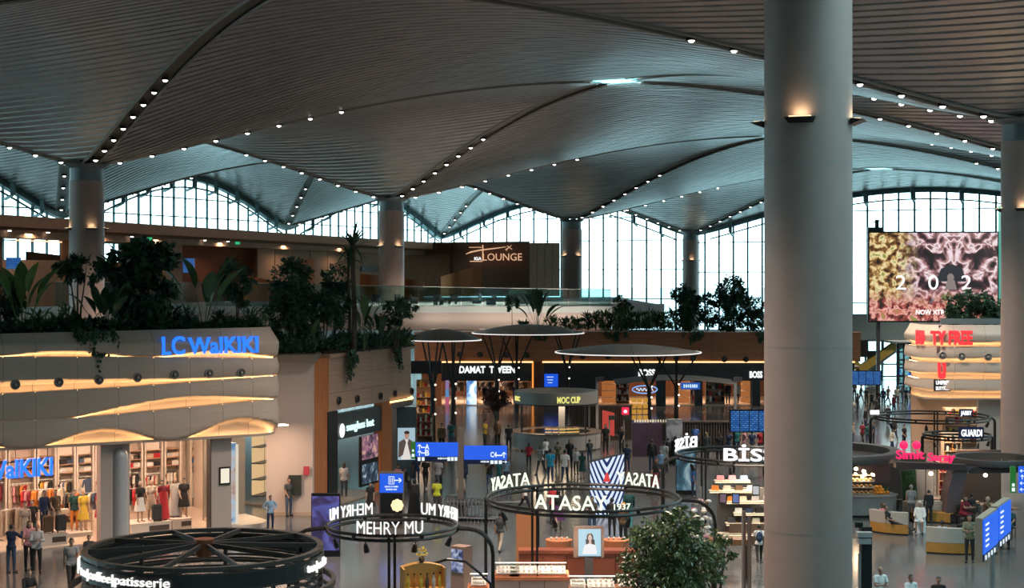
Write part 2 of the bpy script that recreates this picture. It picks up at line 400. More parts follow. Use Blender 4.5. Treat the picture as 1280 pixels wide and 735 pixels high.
def arch_window(name, label, p0, p1, ztop, zbot, ncol, trans, strut_side=1, portal=True):
    """glazed arch between two plan points; ztop(t) is the roof line"""
    o = root(name, label=label)
    d = (p1 - p0).normalized(); L = (p1 - p0).length; nin = Vector((d.y, -d.x))
    def P(t, z, off=0.0):
        q = p0 + (p1 - p0) * t + nin * off; return Vector((q.x, q.y, z))
    BEAM = 0.75
    zt = lambda t: max(zbot, ztop(t) - BEAM)
    n = 40
    b = MB(); vs = []; fs = []
    for j in range(n + 1):
        t = j / n; a = ztop(t) + 0.5; c = zt(t)
        vs += [P(t, c, 0.5), P(t, a, 0.5), P(t, a, -0.5), P(t, c, -0.5)]
    for j in range(n):
        for q in range(4): fs.append((j * 4 + q, j * 4 + (q + 1) % 4, j * 4 + 4 + (q + 1) % 4, j * 4 + 4 + q))
    b.add(vs, fs); b.build('arch_beam', TEALM, o, fix=True)
    b = MB(); b.tube([P(j / n, max(zbot + .1, zt(j / n) - 1.1), 0.9) for j in range(2, n - 1)], 0.13, 6); b.build('arch_tie', TEALM, o)
    for k in range(ncol + 1):
        t = k / ncol
        if zt(t) - zbot < 0.6: continue
        wide = 0.42 if k % 3 == 0 else 0.2
        b = MB(); b.bar(P(t, zbot), P(t, zt(t)), wide, 0.3); b.build('mullion', TEALM, o)
    for z in trans:
        ts = [j / 200 for j in range(201) if zt(j / 200) > z + 0.1]
        if not ts: continue
        b = MB(); b.bar(P(ts[0], z), P(ts[-1], z), 0.18, 0.16); b.build('transom', TEALM, o)
    lev = [zbot] + list(trans) + [99]
    for k in range(ncol):
        for a, c in zip(lev[:-1], lev[1:]):
            ts = [k / ncol + j / 4 / ncol for j in range(5)]
            top = [min(c, zt(t)) for t in ts]
            if max(top) - a < 0.15: continue
            pts = [P(ts[0], a), P(ts[-1], a)] + [P(t, max(a, z)) for t, z in reversed(list(zip(ts, top)))]
            keep = [pts[0]]
            for q in pts[1:]:
                if (q - keep[-1]).length > 0.02: keep.append(q)
            if len(keep) < 3: continue
            b = MB(); b.add(keep, [tuple(range(len(keep)))]); b.build('pane', WGLASS, o)
    for k in range(1, 10):
        t = k / 10
        if zt(t) - zbot < 2: continue
        b = MB(); b.bar(P(t, ztop(t) - 0.2, 1.6), P(t, zt(t) - 1.0, 1.6), 0.5, 0.5); b.bar(P(t, zt(t) - 1.0, 1.6), P(t, zt(t) - 1.5, 0.3), 0.3, 0.3)
        b.build('roof_strut', TEALM, o)
    if portal:
        zm = max(ztop(j / 20) for j in range(21)) - BEAM
        c = P(0.5, (zbot + zm) / 2, -0.6)
        ang = math.atan2(nin.y, nin.x)
        l = light('daylight_portal', 'AREA', c, 1, (1, 1, 1), L * 0.96, (R(90), 0, ang + R(90)), None, zm - zbot)
        l.data.cycles.is_portal = True
    return o
def arch_prof(za, zb, crown):
    def f(t):
        a = t
        z = 2 * (a * hfun(1 - a) + (1 - a) * hfun(a)) - 2 * a * (1 - a)
        return za + (zb - za) * t + (crown - (za + zb) / 2) * z / 0.84
    return f
def wall_z(v, al=None):
    return lambda t: v.at(0, -1 + 2 * t).z if al is None else v.at(-1 + 2 * t, 0).z
# left window wall: one arch between each pair of wall columns
WT = [17.0, 20.0, 23.0]
n = 1
for i in range(-3, 3):
    w0, w1 = low(i, -1), low(i + 1, -1)
    dummy = (w0[0] + w1[0]) / 2 * 2 - high(i, -1)[0]
    v = Vault(None, None, None, None); v.c = ((dummy, 27), high(i, -1), w0, w1); v.m = (w0[0] + w1[0]) / 2
    arch_window('window_%d' % n, 'arched glazed window of the long wall, bay %d from the camera' % n if i < 1 else None, w0[0], w1[0], wall_z(v), 9.0, 20 if i >= 0 else 8, [12.0, 16.0, 20.0, 22.6]); n += 1
    wall('wall_left', w0[0], w1[0], 0, 9.0, 0.3, GREYWALL)
# end wall: a short arch to the corner, a long one to the right
v = Vault(None, None, None, None); v.c = (low(3, -1), low(3, 0), high(2, -1), high(3, -1)); v.m = (low(3, -1)[0] + low(3, 0)[0]) / 2
arch_window('window_%d' % n, None, low(3, -1)[0], low(3, 0)[0], wall_z(v, 1), 0.0, 18, [4.0, 8.0, 13.0, 18.0, 22.0]); n += 1
v = Vault(None, None, None, None); v.c = (low(3, 0), low(3, 1), high(2, 0), high(3, 0)); v.m = (low(3, 0)[0] + low(3, 1)[0]) / 2
f0 = wall_z(v, 1)
arch_window('window_%d' % n, None, low(3, 0)[0], low(3, 1)[0] , f0, 0.0, 30, [4.0, 7.5, 12.5, 17.5, 22.3]); n += 1
wall('wall_far', low(3, 1)[0], low(3, 1)[0] + SV * .4, 0, 30, 0.4, GREYWALL)
# ---------------------------------------------------------------- upper floor: slab, glass rail, lounge building
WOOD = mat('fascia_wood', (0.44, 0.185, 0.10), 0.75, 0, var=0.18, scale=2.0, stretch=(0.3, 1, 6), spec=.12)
WOODD = mat('dark_wood_panel', (0.17, 0.08, 0.045), 0.75, 0, var=0.2, scale=2.0, stretch=(3, 3, 0.3), spec=.12)
WOODL = mat('light_wood_panel', (0.38, 0.235, 0.15), 0.75, 0, var=0.12, scale=2.0, stretch=(5, 5, 0.3), spec=.12)
WOODO = mat('orange_wood_panel', (0.46, 0.17, 0.07), 0.75, 0, var=0.12, scale=2.0, stretch=(4, 4, 0.4), spec=.12)
BEIGE = mat('beige_plaster', (0.50, 0.43, 0.38), 0.7, 0, var=0.05, scale=0.5)
WARM = (1.0, 0.72, 0.45)
YM = 150.0
mezz = root('floor_upper', label='upper floor slab behind the glass rail')
b = MB(); b.prism([(-110, YM), (9.7, YM), (15.5, YM + 12), (15.5, 232), (-12, 232), (-60, 150.5)], 8.0, 8.65); b.build('slab', mat('slab_concrete', (0.25, 0.25, 0.25), 0.8), mezz)
b = MB(); b.prism([(-110, YM - 0.12), (9.7, YM - 0.12), (9.7, YM), (-110, YM)], 8.02, 8.66); b.build('slab_edge', mat('slab_edge_white', (0.45, 0.52, 0.5), 0.4), mezz)
b = MB()
def bulge(u, v): return Vector((-110 + 119.7 * u, YM + 0.1 + 0.9 * v * v - 0.25 * math.sin(math.pi * v), 8.02 - 1.75 * v))
b.grid(bulge, 30, 6); b.build('edge_apron', BEIGE, mezz, True)
b = MB(); b.prism([(9.7, YM), (10.6, YM + 0.7), (16, YM + 12), (15.5, YM + 12)], 6.3, 8.7); b.build('apron_return', BEIGE, mezz)
rail = thing('glass_balustrade', 'long frameless glass balustrade along the upper floor edge', 'railing', (0, YM, 8.65))
RZ = [(-40, 11.05), (130, 11.0), (320, 10.9), (500, 10.6), (765, 10.25)]
def rz_(px):
    for (a, za), (c, zc) in zip(RZ[:-1], RZ[1:]):
        if px <= c: return za + (zc - za) * (px - a) / (c - a)
    return RZ[-1][1]
pxs = [-40 + 26.8 * k for k in range(31)]
for a, c in zip(pxs[:-1], pxs[1:]):
    b = MB(); x0, x1 = xat(a, YM) + 0.03, xat(c, YM) - 0.03
    b.slab([(x0, 0, 0), (x1, 0, 0), (x1, 0, rz_(c) - 8.68), (x0, 0, rz_(a) - 8.68)], (0, 1, 0), 0.03); b.build('glass_panel', RAILG, rail)
b = MB(); b.tube([(xat(a, YM), 0.01, rz_(a) - 8.65) for a in pxs], 0.045, 6); b.build('handrail', mat('brushed_steel', (0.5, 0.52, 0.5), 0.3, 0.9), rail)

lg = thing('lounge_building', 'long brown wood lounge building with overhanging roof band on the upper floor', 'building', (0, 0, 8.65))
G0, G1 = Vector((-50.0, 122.4)), Vector((-12.6, 240.0)); gd = (G1 - G0).normalized(); gn = Vector((-gd.y, gd.x))   # gn points to the window wall
def gline(px, back=0.0):         # point of the roof band line seen at px
    k = (px - 640) / FPX; o = G0 + gn * back; t = (k * o.y - o.x) / (gd.x - k * gd.y); return o + gd * t
def gz(py, p): return zat(py, p.y)
def gpanel(name, pxa, pxb, z0, z1, m, back=3.0, th=0.25, label=None):
    a, c = gline(pxa, back), gline(pxb, back)
    b = MB(); b.prism([(a.x, a.y), (c.x, c.y), (c.x + gn.x * th, c.y + gn.y * th), (a.x + gn.x * th, a.y + gn.y * th)], z0 - 8.65, z1 - 8.65)
    return b.build(name, m, lg, fix=True, label=label)
def gband(name, back0, back1, z0, z1, m, pa=-120, pb=541):
    a, c = gline(pa, back0), gline(pb, back0); d_, e = gline(pb, back0) + gn * (back1 - back0), gline(pa, back0) + gn * (back1 - back0)
    b = MB(); b.prism([(a.x, a.y), (c.x, c.y), (d_.x, d_.y), (e.x, e.y)], z0 - 8.65, z1 - 8.65); return b.build(name, m, lg, fix=True)
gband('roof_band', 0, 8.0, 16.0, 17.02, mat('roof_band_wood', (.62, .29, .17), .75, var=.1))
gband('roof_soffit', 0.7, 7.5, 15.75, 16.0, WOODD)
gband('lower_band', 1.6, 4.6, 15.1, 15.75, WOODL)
gpanel('wall_panel', -60, 3, 8.65, 15.1, WOODD)
gpanel('wall_panel', 3, 78, 8.65, 13.1, WOODL)
gpanel('wall_panel', 78, 92, 8.65, 15.1, WOODO)
gpanel('wall_panel', 150, 206, 8.65, 15.1, WOODD)
gpanel('wall_panel', 205, 228, 8.65, 15.1, WOODL, 2.8)
gpanel('wall_panel', 228, 322, 8.65, 15.1, mat('warm_brown_panel', (0.19, 0.07, 0.04), 0.9, spec=.08), 4.4)
for k in range(6): gpanel('ribbed_panel', 322 + k * 22, 322 + k * 22 + 21, 8.65, 15.1, WOODL, 3.0 - 0.1 * (k % 2))
gpanel('door_panel', 376, 393, 8.65, 14.0, WOODO, 2.8)
gpanel('wall_panel', 454, 480, 8.65, 15.1, WOODL); gpanel('wall_panel', 452, 478, 12.4, 13.2, DARKM, 2.7)
for k, px in enumerate((12, 36, 60, 140, 165, 178, 256, 278, 285, 303)):
    p = gline(px, 1.2 + (k % 2) * 1.5); b = MB(); b.cyl((p.x, p.y, 15.70 - 8.65), (p.x, p.y, 15.62 - 8.65), 0.16, n=10); b.build('soffit_lamp', LAMPON, lg)
for px in (100, 187, 297): 
    p = gline(px, 1.2); b = MB(); b.box((p.x, p.y, 15.55 - 8.65), (0.5, 0.1, 0.3)); b.build('exit_light', glow('exit_green', (0.02, 0.5, 0.2), 1.0), lg)
p0 = gline(20, 2.9); p1 = gline(77, 2.9); b = MB(); b.bar((p0.x, p0.y, 14.9 - 8.65), (p1.x, p1.y, 14.9 - 8.65), 0.12); b.build('warm_strip', glow('warm_strip', (1.0, 0.55, 0.28), 1.6), lg)
# the curved low walls in front
def arc_wall(px0, px1, Y0, Y1, z0, top0, top1, m, name='curved_low_wall', bow=2.0):
    b = MB(); n = 12; pts = []
    for j in range(n + 1):
        t = j / n; Y = Y0 + (Y1 - Y0) * t - bow * math.sin(math.pi * t); px = px0 + (px1 - px0) * t; pts.append((xat(px, Y), Y, top0 + (top1 - top0) * t))
    vs = []; fs = []
    for x, y, z in pts: vs += [(x, y, z0 - 8.65), (x, y, z - 8.65), (x, y + 0.3, z - 8.65), (x, y + 0.3, z0 - 8.65)]
    for j in range(n):
        for q in range(3): fs.append((4 * j + q, 4 * j + q + 1, 4 * j + q + 5, 4 * j + q + 4))
    b.add(vs, fs); b.build(name, m, lg)
arc_wall(32, 150, 168, 182, 8.65, zat(314, 168), zat(328, 182), WOODD)
arc_wall(206, 268, 185, 186, 8.65, zat(350, 185), zat(346, 186), WOODO, bow=1)
arc_wall(300, 345, 182, 184, 8.65, zat(343, 182), zat(352, 184), WOODO, bow=1)
# the lounge block with its sign
for px in (30, 120, 190, 270, 350, 420):
    p = gline(px, 2.0); light('soffit_light', 'AREA', (p.x, p.y, 15.5 - 8.65), 380, (1, 0.72, 0.5), 3.0, (0, 0, 0), lg, 1.0)
YL = 243.0
def lp(px, py, Y): return (xat(px, Y), Y, zat(py, Y) - 8.65)
b = MB(); b.prism([(xat(500, YL), YL), (xat(662, YL - 3), YL - 3), (xat(662, YL - 3), YL + 6), (xat(500, YL), YL + 8)], 0, zat(303, YL) - 8.65)
b.build('lounge_front', mat('lounge_brown', (0.19, 0.105, 0.075), 0.8, var=0.1, spec=.1), lg, fix=True)
b = MB(); b.prism([(xat(662, YL), YL - 1), (xat(700, YL), YL + .5), (xat(700, YL), YL + 4), (xat(662, YL), YL + 4)], 0, zat(304, YL) - 8.65); b.build('lounge_side', WOODD, lg, fix=True)
for k in range(4):
    pa, pb = 662 + k * 9.5, 662 + k * 9.5 + 9.2; ya, yb = YL - 3 + k * 0.8, YL - 3 + (k + 1) * 0.8
    b = MB(); b.prism([(xat(pa, ya), ya), (xat(pb, yb), yb), (xat(pb, yb), yb + 3), (xat(pa, ya), ya + 3)], 0, zat(303.5, ya) - 8.65); b.build('lounge_side_panel', WOODL, lg, fix=True)
b = MB(); b.prism([(xat(500, YL), YL - 0.2), (xat(563, YL), YL - 1.6), (xat(565, YL), YL - 1.4), (xat(500, YL), YL)], 0, zat(304, YL) - 8.65); b.build('lounge_wall', WOODD, lg, fix=True)
arc_wall(551, 590, YL - 6, YL - 5, 8.65, zat(346, YL), zat(334, YL), WOODO, bow=2); arc_wall(590, 602, YL - 5, YL - 4, 8.65, zat(334, YL), zat(335, YL), WOODO, bow=0)
arc_wall(450, 478, 195, 197, 8.65, zat(342, 195), zat(345, 197), WOODO, bow=1); arc_wall(505, 530, 200, 202, 8.65, zat(347, 200), zat(353, 202), WOODO, bow=1)
GOLD = glow('gold_letters', (0.9, 0.52, 0.30), 0.85); WHITEL = glow('white_letters', (1, 1, 1), 1.3)
sg = thing('lounge_sign', 'gold outlined lounge sign with a small plane and swoosh on the brown wall', 'sign', (xat(617, YL - 3.2), YL - 2.9, zat(318, YL)))
sg.rotation_euler = (0, 0, math.atan2(-3, xat(662, YL) - xat(500, YL)))
sc = (YL - 3) / FPX
def sl_(px, py): return ((px - 617) * sc, -0.15, (318 - py) * sc)
o = put('lettering', text_mesh('LOUNGE', 1.15, 0.12, 0.0, 1.0, 0.98), GOLD, sg); o.location = sl_(628, 326)
o = put('small_lettering', text_mesh('IGA', 0.5, 0.1, 0.015), WHITEL, sg); o.location = sl_(597, 325.5)
b = MB(); b.bar(sl_(603.5, 306.5), sl_(603.5, 326.5), 0.16)
b.tube([sl_(582, 318), sl_(588, 315.5), sl_(600, 313), sl_(618, 311), sl_(633, 309)], [0.05, 0.13, 0.12, 0.1, 0.05], 6)
b.bar(sl_(586, 309.5), sl_(602, 309.5), 0.1); b.bar(sl_(587, 327), sl_(603, 327), 0.14)
b.build('swoosh', GOLD, sg)
b = MB(); b.tube([sl_(633, 312.5), sl_(640, 307)], [0.10, 0.03], 6); b.bar(sl_(634.5, 307.5), sl_(637, 310), 0.1, 0.1); b.bar(sl_(637, 310), sl_(640.5, 312), 0.1, 0.1); b.bar(sl_(632, 311.5), sl_(634, 314), 0.08, 0.08); b.build('plane_mark', GOLD, sg)

# ---------------------------------------------------------------- waved shop facades
PANELM = mat('waved_panel', (0.52, 0.415, 0.335), 0.5, 0.0, var=0.05, scale=2.0, stretch=(0.4, 0.4, 4))
COVE = glow('cove_led', (1.0, 0.60, 0.27), 15.0)
def waved_facade(o, path, svals, levels, wave, m=PANELM):
    """path(s) -> (x, y, nx, ny) in local space; levels: list of z(s) from the top down"""
    for k in range(len(levels) - 1):
        zt, zb = levels[k], levels[k + 1]
        def sf(s, v):
            x, y, nx, ny = path(s); a = wave(s, k)
            v0 = (.70, .62, .50, .40)[k] + a * (.20, .22, .46, .52)[k]      # the fold above the lit recess wanders along the band
            q = max(0, min(1, (v - v0) / .16)); q = q * q * (3 - 2 * q)
            d = (.44 + .08 * math.sin(math.pi * v)) * (1 - q) + .04 * q
            if k == 0: d *= min(1, .25 + 1.6 * v)
            return Vector((x + nx * d, y + ny * d, zt(s) + (zb(s) - zt(s)) * v + (0.06 if v == 0 and k > 0 else 0)))
        for s0, s1 in zip(svals[:-1], svals[1:]):
            b = MB(); b.grid(lambda u, v: sf(s0 + 0.006 + (s1 - s0 - 0.012) * u, v), max(2, int((s1 - s0) / 0.25)), 18)
            b.build('waved_panel', m, o, True)
        b = MB(); n = 50; vs = []; fs = []
        for j in range(n + 1):
            s = svals[0] + (svals[-1] - svals[0]) * j / n; x, y, nx, ny = path(s); z = zb(s) + 0.02
            vs += [(x + nx * 0.16, y + ny * 0.16, z), (x + nx * 0.27, y + ny * 0.27, z - 0.01)]
        for j in range(n): fs.append((2 * j, 2 * j + 2, 2 * j + 3, 2 * j + 1))
        b.add(vs, fs); b.build('cove_light', COVE, o)
    b = MB(); vs = []; fs = []; zb = levels[-1]; n = 50     # closing lip under the last band
    for j in range(n + 1):
        s = svals[0] + (svals[-1] - svals[0]) * j / n; x, y, nx, ny = path(s)
        vs += [(x - nx * 0.6, y - ny * 0.6, zb(s) - 0.02), (x + nx * 0.32, y + ny * 0.32, zb(s) - 0.02), (x + nx * 0.34, y + ny * 0.34, zb(s) + 0.1), (x + nx * 0.26, y + ny * 0.26, zb(s) + 0.1)]
    for j in range(n):
        for q in range(3): fs.append((4 * j + q, 4 * j + q + 1, 4 * j + q + 5, 4 * j + q + 4))
    b.add(vs, fs); b.build('facade_lip', m, o)
    # solid core behind the panels
    b = MB(); vs = []; fs = []
    for j in range(n + 1):
        s = svals[0] + (svals[-1] - svals[0]) * j / n; x, y, nx, ny = path(s)
        vs += [(x - nx * 0.02, y - ny * 0.02, zb(s)), (x - nx * 0.02, y - ny * 0.02, levels[0](s) - .02), (x - nx * 0.6, y - ny * 0.6, levels[0](s) - .02)]
    for j in range(n):
        for q in range(2): fs.append((3 * j + q, 3 * j + q + 1, 3 * j + q + 4, 3 * j + q + 3))
    b.add(vs, fs); b.build('facade_core', DARKM, o)
NOZ = None
def nozzle(o, pos, rz, r=0.2, pale=False):
    global NOZ
    if NOZ is None:
        b = MB(); b.lathe([(1.0, 0), (1.05, .3), (0.9, .5), (0.72, .35), (0.6, .1), (0.45, .1), (0.42, .6), (0.25, .7), (0.0, .7)], 16, cap=False)
        NOZ = b.mesh('nozzle', True)
        for v in NOZ.vertices: v.co = (v.co.x, -v.co.z, v.co.y)
    c = put('air_nozzle', NOZ, mat('nozzle_pale', (0.32, 0.29, 0.26), 0.5) if pale else mat('nozzle_dark', (0.06, 0.05, 0.045), 0.5), o); c.location = pos; c.scale = (r, r, r); c.rotation_euler = (0, 0, rz)
    b = MB(); b.cyl((0, -.08, 0), (0, -.13, 0), r * .45, n=12); k = b.build('nozzle_core', BLACKM, o); k.location = pos; k.rotation_euler = (0, 0, rz)
# clothing shop on the left
LCO, LCA = Vector((-20.8, 62.7)), math.atan2(6.8, 9.75)
ca, sa = math.cos(LCA), math.sin(LCA)
lc = thing('clothing_shop_front', 'clothing shop front with four waved glowing panel bands and planted roof', 'shop front', (LCO.x, LCO.y, 0), LCA)
def tl(px, d=0.0):               # facade coordinate seen at px, d metres behind the facade
    k = (px - 640) / FPX; ox, oy = LCO.x - sa * d, LCO.y + ca * d; return (k * oy - ox) / (ca - k * sa)
def zl(px, py, d=0.0): t = tl(px, d); return zat(py, LCO.y + sa * t + ca * d)
def lcw(t, d, z=0.0): return Vector((LCO.x + ca * t - sa * d, LCO.y + sa * t + ca * d, z))
T1 = tl(322) - 0.2; RC = 1.1
def lpath(s):
    if s <= T1: return (s, 0, 0, -1)
    a = (s - T1) / RC
    if a < math.pi / 2: return (T1 + RC * math.sin(a), RC - RC * math.cos(a), math.sin(a), -math.cos(a))
    return (T1 + RC, RC + (s - T1 - RC * math.pi / 2), 1, 0)
def interp(pts):
    ps = [(tl(px), zl(px, py)) for px, py in pts]
    def f(s):
        if s <= ps[0][0]: return ps[0][1]
        for (a, za), (c, zc) in zip(ps[:-1], ps[1:]):
            if s <= c:
                u = (s - a) / (c - a); return za + (zc - za) * u
        return ps[-1][1]
    return f
LV = [interp(q) for q in ([(0, 417), (160, 413), (322, 409)], [(0, 447), (160, 447), (322, 449)], [(0, 493), (160, 484), (322, 472)], [(0, 527), (90, 523), (200, 513), (322, 501)], [(0, 562), (160, 553), (322, 544)])]
def lwave(s, k): return 0.5 + 0.5 * math.sin((s * [0.9, 0.3, 0.5, 1.0][k] + [2.46, 4.26, 0.92, 0.61][k]))
SV_ = [tl(-45), tl(0) - 0.02, tl(40), tl(92), tl(143), tl(187), tl(232), tl(273), tl(310), T1 + RC * 1.57, T1 + RC * 1.57 + 1.6]
waved_facade(lc, lpath, SV_, LV, lwave)
for px, py in ((14, 480), (68, 477), (118, 474), (166, 471), (212, 467.5), (255, 466), (295, 465)):
    t = tl(px); nozzle(lc, (t, -0.5, zl(px, py)), 0, 0.2, True)
BLUEL = glow('blue_letters', (0.015, 0.16, 1.0), 1.6); BLUES = mat('blue_letter_sides', (0.01, 0.05, 0.4), 0.4, 0, 0.5, (0.01, 0.1, 0.8))
def letters(o, txt, h, w, m, loc, depth=0.06, bold=0.0, spacing=1.0, rz=0.0, name='lettering', label=None):
    me = text_mesh(txt, h, depth, bold, spacing)
    xs = [v.co.x for v in me.vertices]; c = (min(xs) + max(xs)) / 2; k = w / (max(xs) - min(xs)) if w else 1
    for v in me.vertices: v.co.x = (v.co.x - c) * k
    ob = put(name, me, m, o, label); ob.location = loc; ob.rotation_euler = (0, 0, rz); return ob
ta, tb = tl(197), tl(317)
sg = thing('shop_sign', 'large blue lit lettering high on the waved clothing shop facade', 'sign', lcw((ta + tb) / 2, -0.5, zl(257, 441)), LCA)
letters(sg, 'LC', zl(205, 418) - zl(205, 441), tl(225) - tl(197), BLUEL, (tl(211) - (ta + tb) / 2, 0, 0), 0.12, 0.018)
letters(sg, 'WaIKIKI', zl(205, 419) - zl(205, 440), tl(317) - tl(230), BLUEL, (tl(273.5) - (ta + tb) / 2, 0, 0), 0.12, 0.02)
# shop interior: floor, back wall, side walls, ceiling with lamps, columns
LCF = mat('shop_floor', (0.55, 0.44, 0.36), 0.22, var=0.04); LCW = mat('shop_wall_cream', (0.62, 0.52, 0.44), 0.7); LCC = mat('shop_ceiling', (0.5, 0.46, 0.42), 0.8)
DB = 8.5; LW = T1 + RC - .3 + 9.0; LX = (T1 + RC - .3 - 9.0) / 2
b = MB(); b.box((LX, DB / 2 + 0.35, 0.03), (LW, DB - 0.3, 0.06)); b.build('shop_floor', LCF, lc)
b = MB(); b.box((LX, DB + 0.1, 2.6), (LW, 0.2, 5.2)); b.build('back_wall', LCW, lc)
b = MB(); b.box((T1 + RC - .45, DB / 2 + 1.8, 2.2), (0.15, DB - 3.8, 4.4)); b.build('side_wall', LCW, lc)
b = MB(); b.box((tl(0) - 6, DB / 2 + 0.6, 2.2), (0.2, DB - 1.0, 4.4)); b.build('side_wall', LCW, lc)
b = MB(); b.box((LX, DB / 2 + 0.7, 4.55), (LW, DB - 0.2, 0.15)); b.build('shop_ceiling', LCC, lc)
b = MB(); b.box((LX, DB / 2 + 0.4, 8.6), (LW, DB - 0.5, 0.3)); b.build('roof_slab', DARKM, lc)
for k in range(7):
    for q in range(2):
        x = tl(-20) + k * 2.3; y = 1.8 + q * 3.6
        b = MB(); b.box((x, y, 4.45), (1.2, 0.5, 0.05)); b.build('ceiling_lamp', glow('shop_lamp', (1.0, 0.8, 0.6), 5), lc)
        light('shop_light', 'AREA', (x, y, 4.4), 95, (1.0, 0.66, 0.45), 1.2, (0, 0, 0), lc, 0.5)
PIL = mat('pillar_panel', (0.44, 0.37, 0.33), 0.6); PILM = mat('pillar_metal', (0.5, 0.5, 0.52), 0.4, 0.3)
b = MB(); b.box(((tl(128, .2) + tl(138, .2)) / 2, 0.4, 2.2), (tl(139, .2) - tl(128, .2) + .15, 0.5, 4.4)); b.build('entrance_pillar', PIL, lc)
b = MB(); b.box(((tl(139) + tl(165)) / 2, 0.55, 2.2), (tl(165) - tl(139), 0.6, 4.4)); b.build('entrance_pillar', PIL, lc)
b = MB(); b.lathe([(0.36, 0), (0.36, 3.55), (0.34, 3.75), (0.26, 3.95), (0.1, 4.08), (0, 4.1)], 20, ((tl(140) + tl(166)) / 2, 0.3, 0)); b.build('domed_half_column', PILM, lc, True)
b = MB(); b.box(((tl(265) + tl(291)) / 2, 0.35, 2.2), (tl(291) - tl(265), 0.4, 4.4)); b.build('wall_panel', PIL, lc)
b = MB(); b.box((tl(265), 0.33, 2.2), (0.03, 0.46, 4.4)); b.build('panel_joint', DARKM, lc)
fx = (tl(275.5) + tl(289)) / 2
b = MB(); b.box((fx, 0.12, zl(282, 595)), (tl(289) - tl(275.5), 0.06, zl(282, 584) - zl(282, 606))); b.build('notice_frame', BLACKM, lc)
b = MB(); b.box((fx, 0.08, zl(282, 595)), (tl(287.5) - tl(277), 0.03, zl(282, 586) - zl(282, 604))); b.build('notice_panel', glow('notice_lit', (1, 0.9, 0.72), 0.9), lc)
# curved corner show window
b = MB(); b.grid(lambda u, v: Vector((*[q for q in (lambda s: (lpath(s)[0], lpath(s)[1] + 0.15))(tl(292) + (T1 + RC * 1.3 - tl(292)) * u)], 0.25 + 3.9 * v)), 14, 2); b.build('curved_show_window', CLEAR, lc, True)
b = MB(); n = 12; poly = [(lpath(tl(292) + (T1 + RC * 1.57 - tl(292)) * j / n)[0], lpath(tl(292) + (T1 + RC * 1.57 - tl(292)) * j / n)[1] + 0.1) for j in range(n + 1)] + [(T1 + RC, 3.2), (tl(292), 3.2)]
b.prism(poly, 0.0, 0.25); b.build('show_window_plinth', mat('window_plinth', (0.6, 0.5, 0.42), 0.4), lc)
b = MB(); b.box(((tl(292) + T1 + RC) / 2, 3.3, 2.2), (T1 + RC - tl(292), 0.15, 4.2)); b.build('show_window_back', mat('mirror_panel', (0.32, 0.27, 0.22), 0.25, 0.5), lc)
for k in range(6):
    b = MB(); b.tube([(tl(306) + 0.1 * k, 2.6, 1.6 + k * 0.42), (tl(318), 2.4, 1.62 + k * 0.42)], 0.03, 5); b.build('hanging_rod', mat('brushed_steel', (0.5, 0.52, 0.5), 0.3, 0.9), lc)
light('window_light', 'AREA', (tl(306), 1.6, 4.1), 60, (1, 0.75, 0.5), 1.4, (0, 0, 0), lc, 1.0)
b = MB(); b.box(((tl(292) + tl(303)) / 2, 0.62, 2.1), (tl(303) - tl(292) - .04, 0.08, 3.6))
def poster_mat(name, stops, scale=1.2, e=0.9, kind='W'):
    m = bpy.data.materials.new(name); m.use_nodes = True; nt = m.node_tree; bs = nt.nodes['Principled BSDF']; t = nt.nodes.new('ShaderNodeTexCoord')
    n = nt.nodes.new('ShaderNodeTexNoise'); n.inputs['Scale'].default_value = scale; n.inputs['Detail'].default_value = 5; n.inputs['Distortion'].default_value = 1.2
    r = nt.nodes.new('ShaderNodeValToRGB'); r.color_ramp.interpolation = 'LINEAR'
    while len(r.color_ramp.elements) < len(stops): r.color_ramp.elements.new(0.5)
    for el, (p, c) in zip(r.color_ramp.elements, stops): el.position = p; el.color = (*c, 1)
    nt.links.new(t.outputs['Object'], n.inputs['Vector']); nt.links.new(n.outputs['Fac'], r.inputs[0]); nt.links.new(r.outputs[0], bs.inputs['Emission Color']); bs.inputs['Emission Strength'].default_value = e
    bs.inputs['Base Color'].default_value = (0.02, 0.02, 0.02, 1); bs.inputs['Roughness'].default_value = 0.25
    return m
b.build('poster', poster_mat('fashion_poster', [(0.3, (0.1, 0.25, 0.5)), (0.45, (0.6, 0.75, 0.9)), (0.55, (0.75, 0.5, 0.42)), (0.7, (0.03, 0.05, 0.1))], 1.0, 0.7), lc)
b = MB(); b.box((tl(303), 0.6, 2.0), (0.12, 0.12, 3.6)); b.build('lit_post', glow('white_post', (1, 0.85, 0.7), 0.8), lc)
# inner hanging sign
sg = thing('shop_sign', 'blue lit lettering hanging inside the clothing shop window by the frame edge', 'sign', lcw(tl(5, 0.8), 0.8, zl(30, 596, 0.8)), LCA)
letters(sg, 'WaIKIKI', zl(30, 571, .8) - zl(30, 594, .8), tl(66, .8) - tl(-18, .8), BLUEL, (tl(24, .8) - tl(5, .8), 0, 0), 0.14, 0.02)
letters(sg, 'LC', zl(30, 571, .8) - zl(30, 594, .8), tl(-22, .8) - tl(-50, .8), BLUEL, (tl(-36, .8) - tl(5, .8), 0, -0.1), 0.14, 0.02)
b = MB(); b.tube([(tl(-45, .8) - tl(5, .8), 0.06, 0.5), (tl(66, .8) - tl(5, .8), 0.06, 0.75)], 0.02, 5)
for px in (-30, 20, 60): b.tube([(tl(px, .8) - tl(5, .8), 0.06, 0.5), (tl(px, .8) - tl(5, .8), 0.06, 1.6)], 0.012, 4)
b.build('hanging_rail', DARKM, sg)

